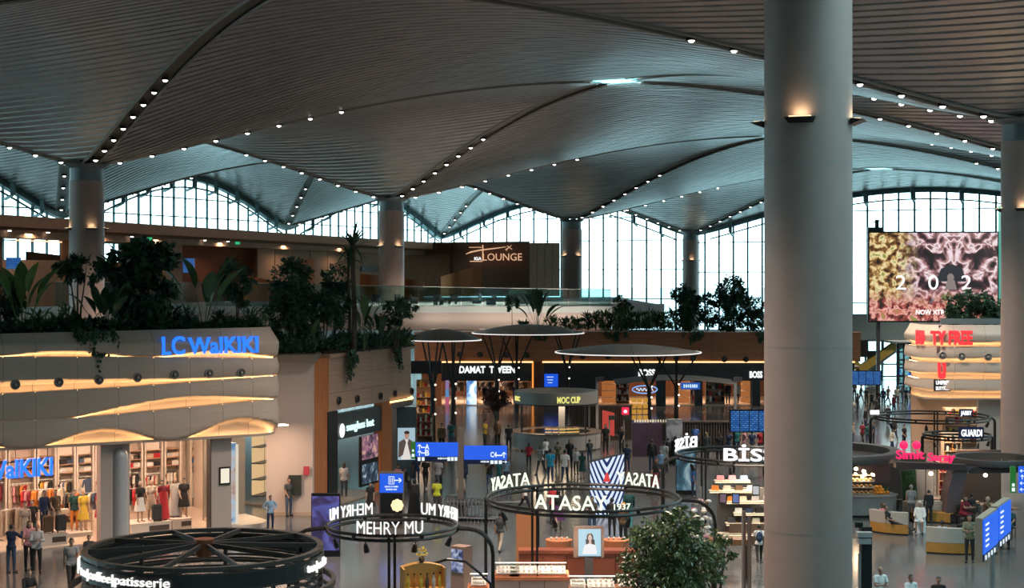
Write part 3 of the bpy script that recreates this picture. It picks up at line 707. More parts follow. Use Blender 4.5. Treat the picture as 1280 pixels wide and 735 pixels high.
# ---------------------------------------------------------------- white wall and wood pillar, sunglasses shop
YW = 73.5
b = MB(); b.prism([(xat(333, YW), YW), (xat(391, YW), YW), (xat(391, YW), YW + 4), (xat(333, YW), YW + 4)], 0, zat(449, YW)); b.build('wall_side', mat('white_wall', (0.50, 0.42, 0.38), 0.7), kind='structure', fix=True)
b = MB(); b.box(((xat(331, YW - .3) + xat(391, YW)) / 2, YW + 1.8, zat(451, YW) + 0.12), (xat(391, YW) - xat(331, YW) + 0.2, 4.4, 0.35)); b.build('trim_1', mat('wall_cap_grey', (0.2, 0.17, 0.14), 0.6), kind='structure')
b = MB(); b.box((xat(362, YW), YW - 0.03, 0.08), (xat(391, YW) - xat(333, YW), 0.05, 0.16)); b.build('baseboard_side', mat('baseboard_beige', (0.45, 0.33, 0.25), 0.5), kind='structure')
cab = thing('fire_cabinet', 'dark recessed hose cabinet with a red label on the white wall', 'cabinet', (xat(369, YW), YW - 0.11, 0))
b = MB(); b.box((0, 0, zat(606, YW)), (xat(377, YW) - xat(361, YW), 0.08, zat(594, YW) - zat(619, YW))); b.build('door', mat('cabinet_dark', (0.03, 0.035, 0.03), 0.4), cab)
b = MB(); b.box((0.55, 0, zat(588, YW)), (0.28, 0.04, 0.42)); b.build('label_plate', mat('red_plate', (0.45, 0.05, 0.08), 0.5), cab)
SO, SE = Vector((xat(391, 74.0), 74.0)), Vector((xat(522, 86.0), 86.0))
SA = math.atan2(SE.y - SO.y, SE.x - SO.x); cs_, ss_ = math.cos(SA), math.sin(SA)
sun = thing('eyewear_shop_front', 'curved wood eyewear shop front with planted roof and glowing lower edge', 'shop front', (SO.x, SO.y, 0), SA)
def ts(px, d=0.0):
    k = (px - 640) / FPX; ox, oy = SO.x - ss_ * d, SO.y + cs_ * d; return (k * oy - ox) / (cs_ - k * ss_)
def zs(px, py, d=0.0): return zat(py, SO.y + ss_ * ts(px, d) + cs_ * d)
WOODF = mat('fascia_wood_pale', (0.46, 0.29, 0.20), 0.7, 0, var=0.12, scale=2.0, stretch=(0.3, 0.3, 7))
ze = zs(391, 449); zf = zs(420, 513); zr = zs(500, 500)
b = MB(); b.box(((ts(391) + ts(410)) / 2, 0.3, ze / 2), (ts(410) - ts(391), 0.7, ze)); b.build('corner_pillar', WOODO, sun)
n = 10; w0 = ts(410); w1 = ts(512)
rows = [(513, 500), (492, 480), (471, 459), (449, 437)]
for k in range(3):               # three courses of wood boards, each cut in four, following the rounded end
    for q in range(4):
        a0, a1 = w0 + (w1 - w0) * q / 4, w0 + (w1 - w0) * (q + 1) / 4
        z0, z1 = zf + (ze - zf) * k / 3 + 0.008, zf + (ze - zf) * (k + 1) / 3 - 0.008
        b = MB(); b.box(((a0 + a1) / 2, 0.1 + 0.008 * ((k + q) % 2), (z0 + z1) / 2), (a1 - a0 - 0.012, 0.25, z1 - z0)); b.build('fascia_board', WOODF, sun)
for k in range(3):
    z0, z1 = zf + (ze - zf) * k / 3 + 0.008, zf + (ze - zf) * (k + 1) / 3 - 0.008
    b = MB(); b.lathe([(0.9, z0), (0.9, z1)], 10, (w1, 0.9, 0), -math.pi / 2, 0.5, False); b.build('fascia_board', WOODF, sun, True)
b = MB(); b.box(((w0 + w1) / 2 + .3, 0.1, ze + 0.08), (w1 - w0 + .8, 0.5, 0.16)); b.lathe([(1.05, ze), (1.05, ze + .16), (0.5, ze + .16)], 10, (w1, 0.9, 0), -math.pi / 2, 0.5, False); b.build('fascia_cap', WOODF, sun)
LEDY = glow('yellow_led_line', (1.0, 0.62, 0.22), 3.5)
za, zb2 = zs(487, 506), zs(515, 499)
b = MB(); pts = [(ts(485) + (w1 - ts(485)) * j / 5, -0.12, zf - 0.06) for j in range(6)] + [(w1 + 1.0 * math.sin(a), 0.9 - 1.0 * math.cos(a), zf - 0.06) for a in (0.3, 0.6, 0.9, 1.2, 1.5)]
b.tube(pts, 0.05, 5); b.build('led_line', LEDY, sun)
b = MB(); b.lathe([(0.95, zf - 0.45), (1.02, zf - 0.38), (1.02, zf - 0.16), (0.9, zf - 0.12)], 10, (w1, 0.9, 0), -math.pi / 2, 0.5, False); b.box(((ts(487) + w1) / 2, 0.0, zf - 0.28), (w1 - ts(487), 0.22, 0.3)); b.build('rounded_ledge', mat('ledge_dark', (0.12, 0.1, 0.09), 0.5), sun, True)
for px, py in ((422, 500.5), (445, 498.5), (474, 495), (492, 492), (513, 489)):
    nozzle(sun, (ts(px), -0.05, zs(px, py)), 0, 0.19)
b = MB(); b.box(((ts(410) + ts(470)) / 2 + 1, 4.2, ze + 0.1), (8.5, 7.5, 0.2)); b.build('roof_slab', DARKM, sun)
b = MB(); b.box((w1 - 2.5, 5.0, zf / 2 + 1), (5, 0.2, zf + 1)); b.build('back_wall', WOODD, sun)
zd = zs(440, 515); 
for pa, pb, m in ((408, 420, BLACKM), (476, 488, WOODO)):
    b = MB(); b.box(((ts(pa) + ts(pb)) / 2, 0.15, zf / 2), (ts(pb) - ts(pa), 0.5, zf)); b.build('door_pillar', m, sun)
b = MB(); b.box(((ts(420) + ts(476)) / 2, 0.12, (zs(440, 514) + zs(440, 546)) / 2), (ts(476) - ts(420), 0.3, zs(440, 514) - zs(440, 546))); b.build('sign_band', mat('sign_band_dark', (0.03, 0.05, 0.05), 0.3), sun)
b = MB(); b.box(((ts(452) + ts(474)) / 2, 0.1, zs(463, 575)), (ts(474) - ts(452), 0.12, zs(463, 544) - zs(463, 606))); b.build('display_column', BLACKM, sun)
for pya, pyb, st in ((544, 573, [(0.35, (0.02, 0.02, 0.03)), (0.5, (0.35, 0.15, 0.25)), (0.62, (0.85, 0.5, 0.35)), (0.75, (0.1, 0.05, 0.1))]), (579, 603, [(0.4, (0.02, 0.03, 0.05)), (0.55, (0.05, 0.1, 0.16)), (0.63, (0.6, 0.7, 0.8))])):
    b = MB(); b.box(((ts(453.5) + ts(472.5)) / 2, 0.02, (zs(463, pya) + zs(463, pyb)) / 2), (ts(472.5) - ts(453.5), 0.04, zs(463, pya) - zs(463, pyb))); b.build('screen', poster_mat('eyewear_screen_%d' % pya, st, 1.6, 0.7), sun)
sg = thing('shop_sign', 'teal white eyewear shop lettering with a round white emblem', 'sign', (0, 0, 0))
sg.location = Vector((SO.x + cs_ * ts(447) + ss_ * 0.08, SO.y + ss_ * ts(447) - cs_ * 0.08, zs(447, 540))); sg.rotation_euler = (0, 0, SA)
letters(sg, 'sunglass hut', 0.42, ts(466) - ts(432), glow('teal_white_letters', (0.7, 1.0, 0.95), 1.2), (ts(449) - ts(447), 0, 0.18), 0.05, 0.004)
b = MB(); b.ell((ts(426) - ts(447), 0, 0.25), (0.3, 0.04, 0.36), 16, 8); b.build('emblem', WHITEL, sg, True)
# inside the eyewear shop
b = MB(); b.box((ts(445), 2.5, 0.03), (6.5, 5, 0.06)); b.build('shop_floor', mat('eyewear_floor', (0.3, 0.22, 0.16), 0.25), sun)
SHB = glow('lit_shelf_back', (1.0, 0.62, 0.3), 0.8)
for k in range(2):
    for q in range(4):
        x = ts(427) + k * 1.35; z = 0.3 + q * 0.82
        b = MB(); b.box((x, 4.7, z + 0.4), (1.2, 0.06, 0.72)); b.build('lit_niche', SHB, sun)
        b = MB(); b.box((x, 4.4, z), (1.25, 0.5, 0.05)); b.build('display_shelf', DARKM, sun)
b = MB(); b.box((ts(430), 3.4, zs(430, 553, 3)), (3.0, 0.1, 0.25)); b.build('purple_sign', glow('purple_panel', (0.25, 0.1, 0.45), 0.5), sun)
b = MB(); b.box((ts(430), 3.2, zs(430, 547, 3)), (1.6, 0.08, 0.16)); b.build('orange_sign', glow('orange_panel', (1.0, 0.45, 0.1), 1.1), sun)
light('shop_light', 'AREA', (ts(440), 2.5, 3.6), 130, (1, 0.72, 0.5), 2.0, (0, 0, 0), sun, 2.0)
# poster of a man on the rounded end
b = MB(); b.box((0, 0, 0), (xat(519.5, 84) - xat(494.5, 84), 0.15, zat(510, 84) - zat(600, 84)))
pst = thing('fashion_poster', 'tall lit fashion poster of a man in a dark jacket beside the eyewear shop', 'poster', (xat(507, 84), 84.6, (zat(510, 84) + zat(600, 84)) / 2), 0.12)
b.build('panel', mat('poster_panel_dark', (0.05, 0.08, 0.09), 0.4), pst)
hh = zat(536, 84) - zat(576, 84); zc = (zat(536, 84) + zat(576, 84)) / 2 - (zat(510, 84) + zat(600, 84)) / 2
b = MB(); b.box((0, -0.1, zc), (0.95, 0.06, hh)); b.build('lit_backdrop', glow('poster_sky', (0.45, 0.62, 0.72), 0.8), pst)
b = MB(); b.ell((0.02, -0.14, zc + 0.48), (0.13, 0.03, 0.18), 12, 8); b.slab([(-.07, -.14, zc + .35), (.1, -.14, zc + .35), (.12, -.14, zc - .1), (-.05, -.14, zc - .1)], (0, -1, 0), 0.02); b.build('face', glow('poster_skin', (0.62, 0.36, 0.25), 0.7), pst, True)
b = MB(); b.ell((0.02, -0.15, zc + 0.62), (0.15, 0.03, 0.1), 10, 6); b.build('hair', glow('poster_hair', (0.04, 0.02, 0.015), 0.8), pst, True)
b = MB(); b.slab([(-.1, -.15, zc + .25), (.1, -.15, zc + .25), (.22, -.15, zc - .85), (-.3, -.15, zc - .85)], (0, -1, 0), 0.02); b.build('white_shirt', glow('poster_white', (0.9, 0.85, 0.8), 0.8), pst)
b = MB(); b.slab([(-.12, -.16, zc + .28), (-.02, -.16, zc + .1), (-.2, -.16, zc - .6), (-.45, -.16, zc - .75), (-.42, -.16, zc + .1)], (0, -1, 0), 0.02); b.slab([(.12, -.16, zc + .28), (.42, -.16, zc + .08), (.45, -.16, zc - .8), (.2, -.16, zc - .6), (.05, -.16, zc + .05)], (0, -1, 0), 0.02); b.build('jacket', glow('poster_jacket', (0.10, 0.07, 0.06), 0.9), pst)

# ---------------------------------------------------------------- rear shop row with the planted wood fascia
YD = 137.4
xD0, xD1 = xat(518, YD), 31.0
dm = thing('rear_shop_row', 'long rear shop row with wood fascia, yellow light line and black sign band', 'shop front', (0, YD, 0))
zt_, zm_, zb_ = zat(417, YD), zat(452, YD), zat(476, YD)
nb = 9
for k in range(nb):
    for q in range(2):
        a0, a1 = xD0 + (xD1 - xD0) * k / nb, xD0 + (xD1 - xD0) * (k + 1) / nb; z0 = zm_ + (zt_ - zm_) * q / 2; z1 = zm_ + (zt_ - zm_) * (q + 1) / 2
        b = MB(); b.box(((a0 + a1) / 2, 0.02 * ((k + q) % 2), (z0 + z1) / 2), (a1 - a0 - 0.03, 0.3, z1 - z0 - 0.02)); b.build('fascia_board', WOOD, dm)
b = MB(); b.box(((xD0 + xD1) / 2, 0.1, zt_ + 0.06), (xD1 - xD0, 0.7, 0.14)); b.build('fascia_cap', WOOD, dm)
b = MB(); b.box(((xD0 + xD1) / 2, 6, zt_ - 0.2), (xD1 - xD0, 12, 0.3)); b.build('roof_slab', DARKM, dm)
b = MB(); b.box(((xD0 + xD1) / 2, 11, zt_ / 2), (xD1 - xD0, 0.3, zt_)); b.build('back_wall', WOODD, dm)
b = MB(); b.box(((xD0 + xD1) / 2, 0.25, zm_ + 0.02), (xD1 - xD0, 0.5, 0.06)); b.build('fascia_soffit', DARKM, dm)
for pa, pb in ((524, 666), (678, 1068)):
    b = MB(); b.box(((xat(pa, YD) + xat(pb, YD)) / 2, -0.17, zm_ - 0.03), (xat(pb, YD) - xat(pa, YD), 0.08, 0.09)); b.build('led_line', LEDY, dm)
b = MB(); b.box((xat(666, YD), -0.1, zm_ / 2), (0.14, 0.1, zm_)); b.build('orange_light_post', glow('orange_led', (1.0, 0.32, 0.05), 1.2), dm)
SB = mat('sign_band_black', (0.018, 0.02, 0.024), 0.35)
for pa, pb in ((548, 664), (680, 1068)):
    b = MB(); b.box(((xat(pa, YD) + xat(pb, YD)) / 2, 0.1, (zm_ - .1 + zb_) / 2), (xat(pb, YD) - xat(pa, YD), 0.3, zm_ - .1 - zb_)); b.build('sign_band', SB, dm)
for pa, pb, m in ((545, 552, WOODO), (664, 680, WOODD), (680, 748, SB), (940, 950, SB), (820, 832, SB), (868, 878, SB)):
    b = MB(); b.box(((xat(pa, YD) + xat(pb, YD)) / 2, 0.1, zm_ / 2), (xat(pb, YD) - xat(pa, YD), 0.4, zm_)); b.build('shop_pier', m, dm)
for px, py in ((575, 443), (600, 443), (633, 444), (658, 444), (728, 446), (760, 446), (845, 448), (866, 448), (905, 449), (932, 449)):
    nozzle(dm, (xat(px, YD), -0.16, zat(py, YD)), 0, 0.26)
b = MB(); b.box(((xat(545, YD) + xD1) / 2, 5.5, 0.03), (xD1 - xat(545, YD), 10.6, 0.06)); b.build('shop_floor', LCF, dm)
for px in (560, 590, 620, 650, 765, 800, 850, 890, 925):
    light('shop_light', 'AREA', (xat(px, YD), 4.0, 3.3), 230, (1, 0.68, 0.45), 2.0, (0, 0, 0), dm, 2.0)
b = MB(); b.box(((xat(545, YD) + xD1) / 2, 5.5, 3.45), (xD1 - xat(545, YD), 10.6, 0.1)); b.build('shop_ceiling', LCC, dm)
SERIF = glow('white_sign', (0.95, 1.0, 1.0), 1.25)
def sign_on(label, txt, pxa, pxb, pya, pyb, Y, m, bold=0.01, plate=None):
    s = thing('shop_sign', label, 'sign', (xat((pxa + pxb) / 2, Y), Y, zat(pyb, Y)))
    letters(s, txt, zat(pya, Y) - zat(pyb, Y), xat(pxb, Y) - xat(pxa, Y), m, (0, 0, 0), 0.06, bold)
    if plate:
        w, h = xat(pxb, Y) - xat(pxa, Y), zat(pya, Y) - zat(pyb, Y); b = MB(); b.box((0, 0.08, h / 2), (w * 1.15, 0.08, h * 1.6)); b.build('plate', plate, s)
    return s
sign_on('wide white serif lettering on the menswear shop band by the orange light post', 'DAMAT  TWEEN', 574, 644, 457.5, 466, YD - 0.2, SERIF, 0.03)
sign_on('small white four letter sign at the big column end of the black band', 'BOSS', 937, 953, 464, 472, YD - 0.2, SERIF, 0.03)
sign_on('white four letter sign behind the near mushroom canopy posts', 'BOSS', 798, 819, 461.5, 470, YD - 0.2, SERIF, 0.03)

for px in (535, 600, 650, 700, 745):  # added fill: up-facing area lights with small glowing boxes, brightening the beige apron
    b = MB(); b.box((xat(px, YD), 9.5, zt_ + .1), (.5, .12, .08)); b.build('apron_fill_box', glow('apron_fill_glow', (1, .85, .7), .5), dm)
    light('apron_fill_light', 'AREA', (xat(px, YD), 9.3, zt_ + .3), 120, (1, .82, .7), 1.6, (R(140), 0, 0), dm, .4)
# ---------------------------------------------------------------- far end: fascia bridge, lower glazing, glass box, duty free shop
YF = 166.0
br = root('wall_bridge', label='teal grey fascia of the bridge under the far windows')
b = MB(); b.box(((xat(1000, YF) + 75) / 2, YF + 1, (zat(393, YF) + zat(425, YF)) / 2), (75 - xat(1000, YF), 2, zat(393, YF) - zat(425, YF))); b.build('fascia', mat('bridge_fascia', (0.20, 0.27, 0.27), 0.6), br)
b = MB(); b.box(((xat(1000, YF) + 75) / 2, YF + 8, zat(425, YF) - 0.1), (75 - xat(1000, YF), 14, 0.2)); b.build('soffit', GREYWALL, br)
for a, c, y0, y1 in ((1062, 1084, 425, 448), (1084, 1096, 440, 478)):
    b = MB(); b.box(((xat(a, YF + 3) + xat(c, YF + 3)) / 2, YF + 3, (zat(y0, YF) + zat(y1, YF)) / 2), (xat(c, YF) - xat(a, YF), 0.3, zat(y0, YF) - zat(y1, YF))); b.build('hanging_panel', GREYWALL, br)
YELL = mat('escalator_yellow', (0.42, 0.30, 0.06), 0.5)
for pts, w in ((((1074, 463), (1130, 424)), 1.0), (((1058, 440), (1075, 463)), 0.45)):
    b = MB(); b.bar(at(*pts[0], YF + 1.5), at(*pts[1], YF + 1.5), w, 0.8); b.build('sloping_beam', YELL, br)
b = MB(); b.bar(at(1082, 462, YF + 2), at(1136, 424, YF + 2), 0.7, 0.7); b.build('sloping_beam', mat('sloping_grey', (0.32, 0.36, 0.36), 0.5), br)
gw = root('window_20', label='lower glazing under the far bridge')
for k in range(14):
    x0, x1 = xat(1040, YF + 10) + k * 1.9, xat(1040, YF + 10) + (k + 1) * 1.9
    for z0, z1 in ((0.2, 1.6), (1.6, 4.6)):
        b = MB(); b.add([(x0, YF + 10, z0), (x1, YF + 10, z0), (x1, YF + 10, z1), (x0, YF + 10, z1)], [(0, 1, 2, 3)]); b.build('pane', WGLASS, gw)
    b = MB(); b.bar((x0, YF + 10, 0), (x0, YF + 10, 5), 0.18); b.build('mullion', TEALM, gw)
for z in (1.6, 4.6, 0.2): b = MB(); b.bar((xat(1040, YF + 10), YF + 10, z), (xat(1040, YF + 10) + 27, YF + 10, z), 0.15); b.build('transom', TEALM, gw)
gx = thing('glass_lift_box', 'black framed glass box under the bridge beside the duty free corner', 'lift', (xat(1142, 155), 155, 0))
wx = xat(1162, 155) - xat(1121, 155); hx = zat(430, 155)
for k in range(6):
    x = -wx / 2 + wx * k / 5; b = MB(); b.bar((x, 0, 0), (x, 0, hx), 0.16); b.build('frame_post', BLACKM, gx)
for k in range(7):
    z = hx * k / 6; b = MB(); b.bar((-wx / 2, 0, z), (wx / 2, 0, z), 0.14); b.build('frame_rail', BLACKM, gx)
DGL = glass('dark_glass', (0.35, 0.45, 0.45), 0.12)
for k in range(5):
    for q in range(6):
        b = MB(); b.box((-wx / 2 + wx * (k + .5) / 5, 0.05, hx * (q + .5) / 6), (wx / 5 - .16, 0.02, hx / 6 - .14)); b.build('pane', DGL, gx)
b = MB(); b.box((0, 2.5, hx + 0.1), (wx + 0.3, 5, 0.2)); b.build('roof', mat('lift_roof', (0.4, 0.42, 0.42), 0.5), gx)
YU = 100.5
df = thing('duty_free_front', 'duty free shop front with rounded corner and four glowing waved bands', 'shop front', (0, 0, 0))
xu0, xu1 = xat(1160, YU), xat(1300, YU); RU = 1.6
def upath(s):
    if s >= RU * 1.571: return (xu0 + RU + s - RU * 1.571, YU, 0, -1)
    if s < 0: return (xu0, YU + RU - s, -1, 0)
    a = s / RU; return (xu0 + RU - RU * math.cos(a), YU + RU - RU * math.sin(a), -math.cos(a), -math.sin(a))
UZ = [lambda s, z=zat(y, YU): z for y in (406, 434, 454, 475, 499)]
waved_facade(df, upath, [-2.5, 0, RU * 1.571, RU * 1.571 + 2.0, RU * 1.571 + 4.0, RU * 1.571 + 6.0, RU * 1.571 + 8.5], UZ, lambda s, k: 0.12 + 0.1 * math.sin(s * 0.5 + k * 1.7))
for px, py in ((1175, 444), (1199, 445), (1232, 446)): nozzle(df, (xat(px, YU), YU - 0.5, zat(py, YU)), 0, 0.26, True)
REDL = glow('red_letters', (1.0, 0.03, 0.04), 1.3)
sg = thing('shop_sign', 'large red lettering sign on the duty free facade', 'sign', (xat(1188, YU), YU - 0.45, zat(430, YU)))
letters(sg, 'TY FREE', zat(413, YU) - zat(430, YU), xat(1213, YU) - xat(1161, YU), REDL, (xat(1187, YU) - xat(1188, YU), 0, 0), 0.15, 0.05)
letters(sg, 'DU', zat(413, YU) - zat(430, YU), 0.9, REDL, (xat(1160, YU) - xat(1188, YU) - 0.35, 1.1, 0), 0.15, 0.05, rz=R(-75))
sg = thing('shop_sign', 'red U shaped emblem with a heart shaped hole on the duty free corner', 'sign', (xat(1175, YU), YU - 0.35, zat(473, YU)))
h = zat(453, YU) - zat(473, YU)
b = MB(); b.add(*(lambda P, I: (P, I))([(-.26, 0, h), (-.08, 0, h), (-.09, 0, h * .45), (0, 0, h * .3), (.09, 0, h * .45), (.08, 0, h), (.26, 0, h), (.24, 0, h * .12), (.14, 0, 0), (-.14, 0, 0), (-.24, 0, h * .12),
    ], [(0, 10, 2, 1), (10, 9, 3, 2), (9, 8, 3), (8, 7, 4, 3), (7, 6, 5, 4)]))
n = len(b.v); b.v += [(x, y - 0.12, z) for x, y, z in b.v]; b.f += [tuple(n + i for i in reversed(f)) for f in b.f] + [(i, (i + 1) % 11, n + (i + 1) % 11, n + i) for i in range(11)]
b.build('emblem', REDL, sg, fix=True)
sg = thing('shop_sign', 'small white two line sign on the duty free corner', 'sign', (xat(1176, YU), YU - 0.4, zat(487, YU)))
letters(sg, 'UNIFREE', zat(475.5, YU) - zat(480.5, YU), 0.85, WHITEL, (0, 0, 0.36), 0.05, 0.01); letters(sg, 'DUTY FREE', zat(482, YU) - zat(486.5, YU), 0.85, WHITEL, (0, 0, 0), 0.05, 0.01)
b = MB(); b.box((0, 0.06, 0.3), (1.1, 0.06, 0.75)); b.build('plate', BLACKM, sg)
b = MB(); b.box(((xu0 + xu1) / 2 + 1.2, YU + 7, 1.75), (xu1 - xu0 + 1, 0.2, 3.5)); b.build('back_wall', mat('shop_back_warm', (0.42, 0.30, 0.22), 0.7), df)
b = MB(); b.box(((xu0 + xu1) / 2 + 1.2, YU + 3.5, zat(406, YU) - 0.2), (xu1 - xu0 + 1, 7, 0.3)); b.build('roof_slab', DARKM, df)
b = MB(); b.box(((xu0 + xu1) / 2 + 1.2, YU + 3.6, 3.45), (xu1 - xu0 + 0.6, 7, 0.1)); b.build('shop_ceiling', LCC, df)
b = MB(); b.box((xat(1236, YU + .2), YU + 0.3, 1.74), (xat(1252, YU) - xat(1225, YU), 0.4, 3.48)); b.build('pier', PIL, df)
for k in range(3): light('shop_light', 'AREA', (xu0 + 2 + k * 2.3, YU + 3, 3.3), 110, (1, 0.7, 0.45), 1.5, (0, 0, 0), df, 1.5)
# hall lamps hung under the ridges (the downlights' light on the floor)
for i in (-1, 0, 1):
    for row, hr in ((0, 0), (0, -1), (1, 0), (1, -1)):
        lo_ = low(i, row); hi_ = high(min(2, i + (0 if hr == 0 else -1)), 0); p = lo_[0] + (hi_[0] - lo_[0]) * 0.3
        light('ridge_downlight', 'SPOT', (p.x, p.y, lo_[1] + 1.6), 24000, (1.0, 0.82, 0.68), 0.6, (0, 0, 0), None, spot=R(110), blend=0.8)
# ---------------------------------------------------------------- plants
LEAFD = mat('leaf_dark_green', (0.034, 0.085, 0.042), 0.5, var=0.45, scale=1.5)
LEAFM = mat('leaf_mid_green', (0.06, 0.14, 0.045), 0.5, var=0.4, scale=1.5)
LEAFL = mat('leaf_pale_green', (0.11, 0.21, 0.06), 0.5, var=0.3, scale=1.5)
LEAFP = mat('leaf_maroon', (0.05, 0.015, 0.022), 0.55, var=0.4, scale=1.5)
BARK = mat('bark', (0.10, 0.075, 0.05), 0.9, var=0.3, scale=6)
def leaf_at(b, p, d, n, L, w):
    d = d.normalized(); s = d.cross(n)
    s = s.normalized() if s.length > 1e-4 else d.orthogonal().normalized(); n2 = s.cross(d)
    a = p; m = p + d * L * 0.5 - n2 * L * 0.05; t = p + d * L - n2 * L * 0.22
    b.add([a, m + s * w / 2 + n2 * w * .12, t, m - s * w / 2 + n2 * w * .12], [(0, 1, 2), (0, 2, 3)])
def rvec():
    while True:
        v = Vector((random.uniform(-1, 1), random.uniform(-1, 1), random.uniform(-1, 1)))
        if 0.05 < v.length < 1: return v.normalized()
def crown(b, c, r, n, L, w, shell=0.55):
    """n leaves in the ellipsoid c, r, grouped in clumps"""
    clumps = [(rvec() * random.uniform(shell, 0.95)) for _ in range(max(6, n // 28))]
    for k in range(n):
        q = random.choice(clumps) + rvec() * random.uniform(0.05, 0.34)
        if q.length > 1.08: q = q.normalized() * 1.05
        p = c + Vector((q.x * r[0], q.y * r[1], q.z * r[2])); d = (q + rvec() * 0.9 + Vector((0, 0, -0.25))).normalized()
        leaf_at(b, p, d, (rvec() + Vector((0, 0, 1.0))).normalized(), L * random.uniform(.7, 1.25), w * random.uniform(.8, 1.2))
def tree(name, label, base, crowns, trunk_r, leafm, L, w, dens, group=None, cat='tree', stems=None):
    """crowns: list of (dx, dy, z, rx, rz) above base"""
    o = thing(name, label, cat, base, 0, group)
    b = MB()
    for dx, dy, z, rx, rz in crowns: crown(b, Vector((dx, dy, z)), (rx, rx, rz), int(dens * rx * rz * 10), L, w)
    b.build('foliage', leafm, o, kind='stuff')
    t = MB()
    for dx, dy, z, rx, rz in crowns:
        t.tube([(dx * .15, dy * .15, 0), (dx * .4, dy * .4, z * .45), (dx * .8, dy * .8, z * .8), (dx, dy, z + rz * .3)], [trunk_r, trunk_r * .85, trunk_r * .6, trunk_r * .25], 7)
        for k in range(5):
            a = rvec(); t.tube([(dx * .8, dy * .8, z * .85), (dx + a.x * rx * .7, dy + a.y * rx * .7, z + abs(a.z) * rz * .6)], [trunk_r * .4, trunk_r * .12], 5)
    t.build('trunk', BARK, o, True)
    return o
def broadleaf_mesh(L, w, droop):
    b = MB(); n = 6; vs = []; fs = []
    for j in range(n + 1):
        t = j / n; ww = w * math.sin(math.pi * min(1, 0.06 + t * 0.94)) ** 0.8 * 0.5; x = L * t; z = L * (0.25 * t - droop * t * t)
        vs += [(x, -ww, z + ww * .3), (x, 0, z), (x, ww, z + ww * .3)]
    for j in range(n):
        for q in range(2): fs.append((j * 3 + q, j * 3 + q + 1, j * 3 + q + 4, j * 3 + q + 3))
    b.add(vs, fs); return b.mesh('leaf', True)
BLADE = broadleaf_mesh(1.0, 0.10, 0.45); PADDLE = broadleaf_mesh(1.0, 0.34, 0.35)
def rosette(name, label, base, n, L, mesh, leafm, trunk=0.0, spread=(10, 80), group=None, tr=0.09, cat='plant'):
    o = thing(name, label, cat, base, 0, group)
    if trunk:
        b = MB(); b.tube([(0, 0, 0), (0.05, 0, trunk * .4), (-0.04, 0.02, trunk * .75), (0, 0, trunk)], [tr * 1.2, tr, tr * .9, tr * .8], 8); b.build('trunk', BARK, o, True)
    for k in range(n):
        lf = put('leaf', mesh, leafm, o); el = R(random.uniform(*spread)); az = 2.399 * k + random.uniform(-.3, .3)
        lf.location = (0, 0, trunk - random.uniform(0, .3) * (1 if trunk else 0)); lf.rotation_euler = (0, -el, az); s = L * random.uniform(.75, 1.15); lf.scale = (s, s, s)
    return o
def stemmed(name, label, base, n, L, mesh, leafm, spread=(55, 80), cat='plant', group=None):
    """clump of long-stalked paddle leaves"""
    o = thing(name, label, cat, base, 0, group)
    for k in range(n):
        az = 2.399 * k + random.uniform(-.3, .3); el = R(random.uniform(*spread)); h = L * random.uniform(.45, .8)
        top = Vector((math.cos(az) * math.cos(el) * h, math.sin(az) * math.cos(el) * h, math.sin(el) * h))
        b = MB(); b.tube([(0, 0, 0), top * .5 + Vector((0, 0, .04)), top], [.03, .022, .015], 5); b.build('stalk', leafm, o)
        lf = put('leaf', mesh, leafm, o); lf.location = top; lf.rotation_euler = (0, -el * .85, az); s = L * random.uniform(.5, .7); lf.scale = (s, s, s)
    return o
def fern(name, label, base, r, h, leafm, n=90, L=.5, w=.09, group=None, cat='plant'):
    o = thing(name, label, cat, base, 0, group); b = MB()
    for k in range(n):
        az = random.uniform(0, 6.283); el = R(random.uniform(25, 85)); rr = random.uniform(.1, .5) * r
        p = Vector((math.cos(az) * rr, math.sin(az) * rr, random.uniform(0.02, .75) * h))
        leaf_at(b, p, Vector((math.cos(az) * math.cos(el), math.sin(az) * math.cos(el), math.sin(el))), Vector((0, 0, 1)) + rvec() * .3, L * random.uniform(.6, 1.2), w * random.uniform(.8, 1.5))
    b.build('foliage', leafm, o, kind='stuff')
    s = MB()
    for k in range(4):
        a = k * 1.6; s.tube([(0, 0, 0), (math.cos(a) * r * .2, math.sin(a) * r * .2, h * .7)], [.02, .01], 4)
    s.build('stem', BARK, o)
    return o
def ivy(label, top, w, drop, leafm, n=260, yaw=0.0, dep=0.35):
    o = thing('hanging_ivy', label, 'plant', top, yaw); b = MB(); v = MB()
    for k in range(int(w * 7)):
        x = random.uniform(-w / 2, w / 2); L = drop * random.uniform(.35, 1.0) * (1 - 0.75 * abs(x / w * 2) ** 2); y = random.uniform(-dep, 0)
        pts = [Vector((x, .5, .02)), Vector((x, y * .3, .06)), Vector((x + random.uniform(-.05, .05), y, -L * .5)), Vector((x + random.uniform(-.08, .08), y, -L))]
        v.tube(pts, .012, 4)
        for q in range(int(n / w / 7 * (0.4 + L / drop))):
            t = random.random(); p = pts[1] + (pts[3] - pts[1]) * t + rvec() * .12
            leaf_at(b, p, Vector((rvec().x * .6, -.5, -.7)), rvec() + Vector((0, -1, .3)), random.uniform(.12, .22), random.uniform(.09, .16))
    b.build('foliage', leafm, o, kind='stuff'); v.build('vine', BARK, o, kind='stuff')
    return o
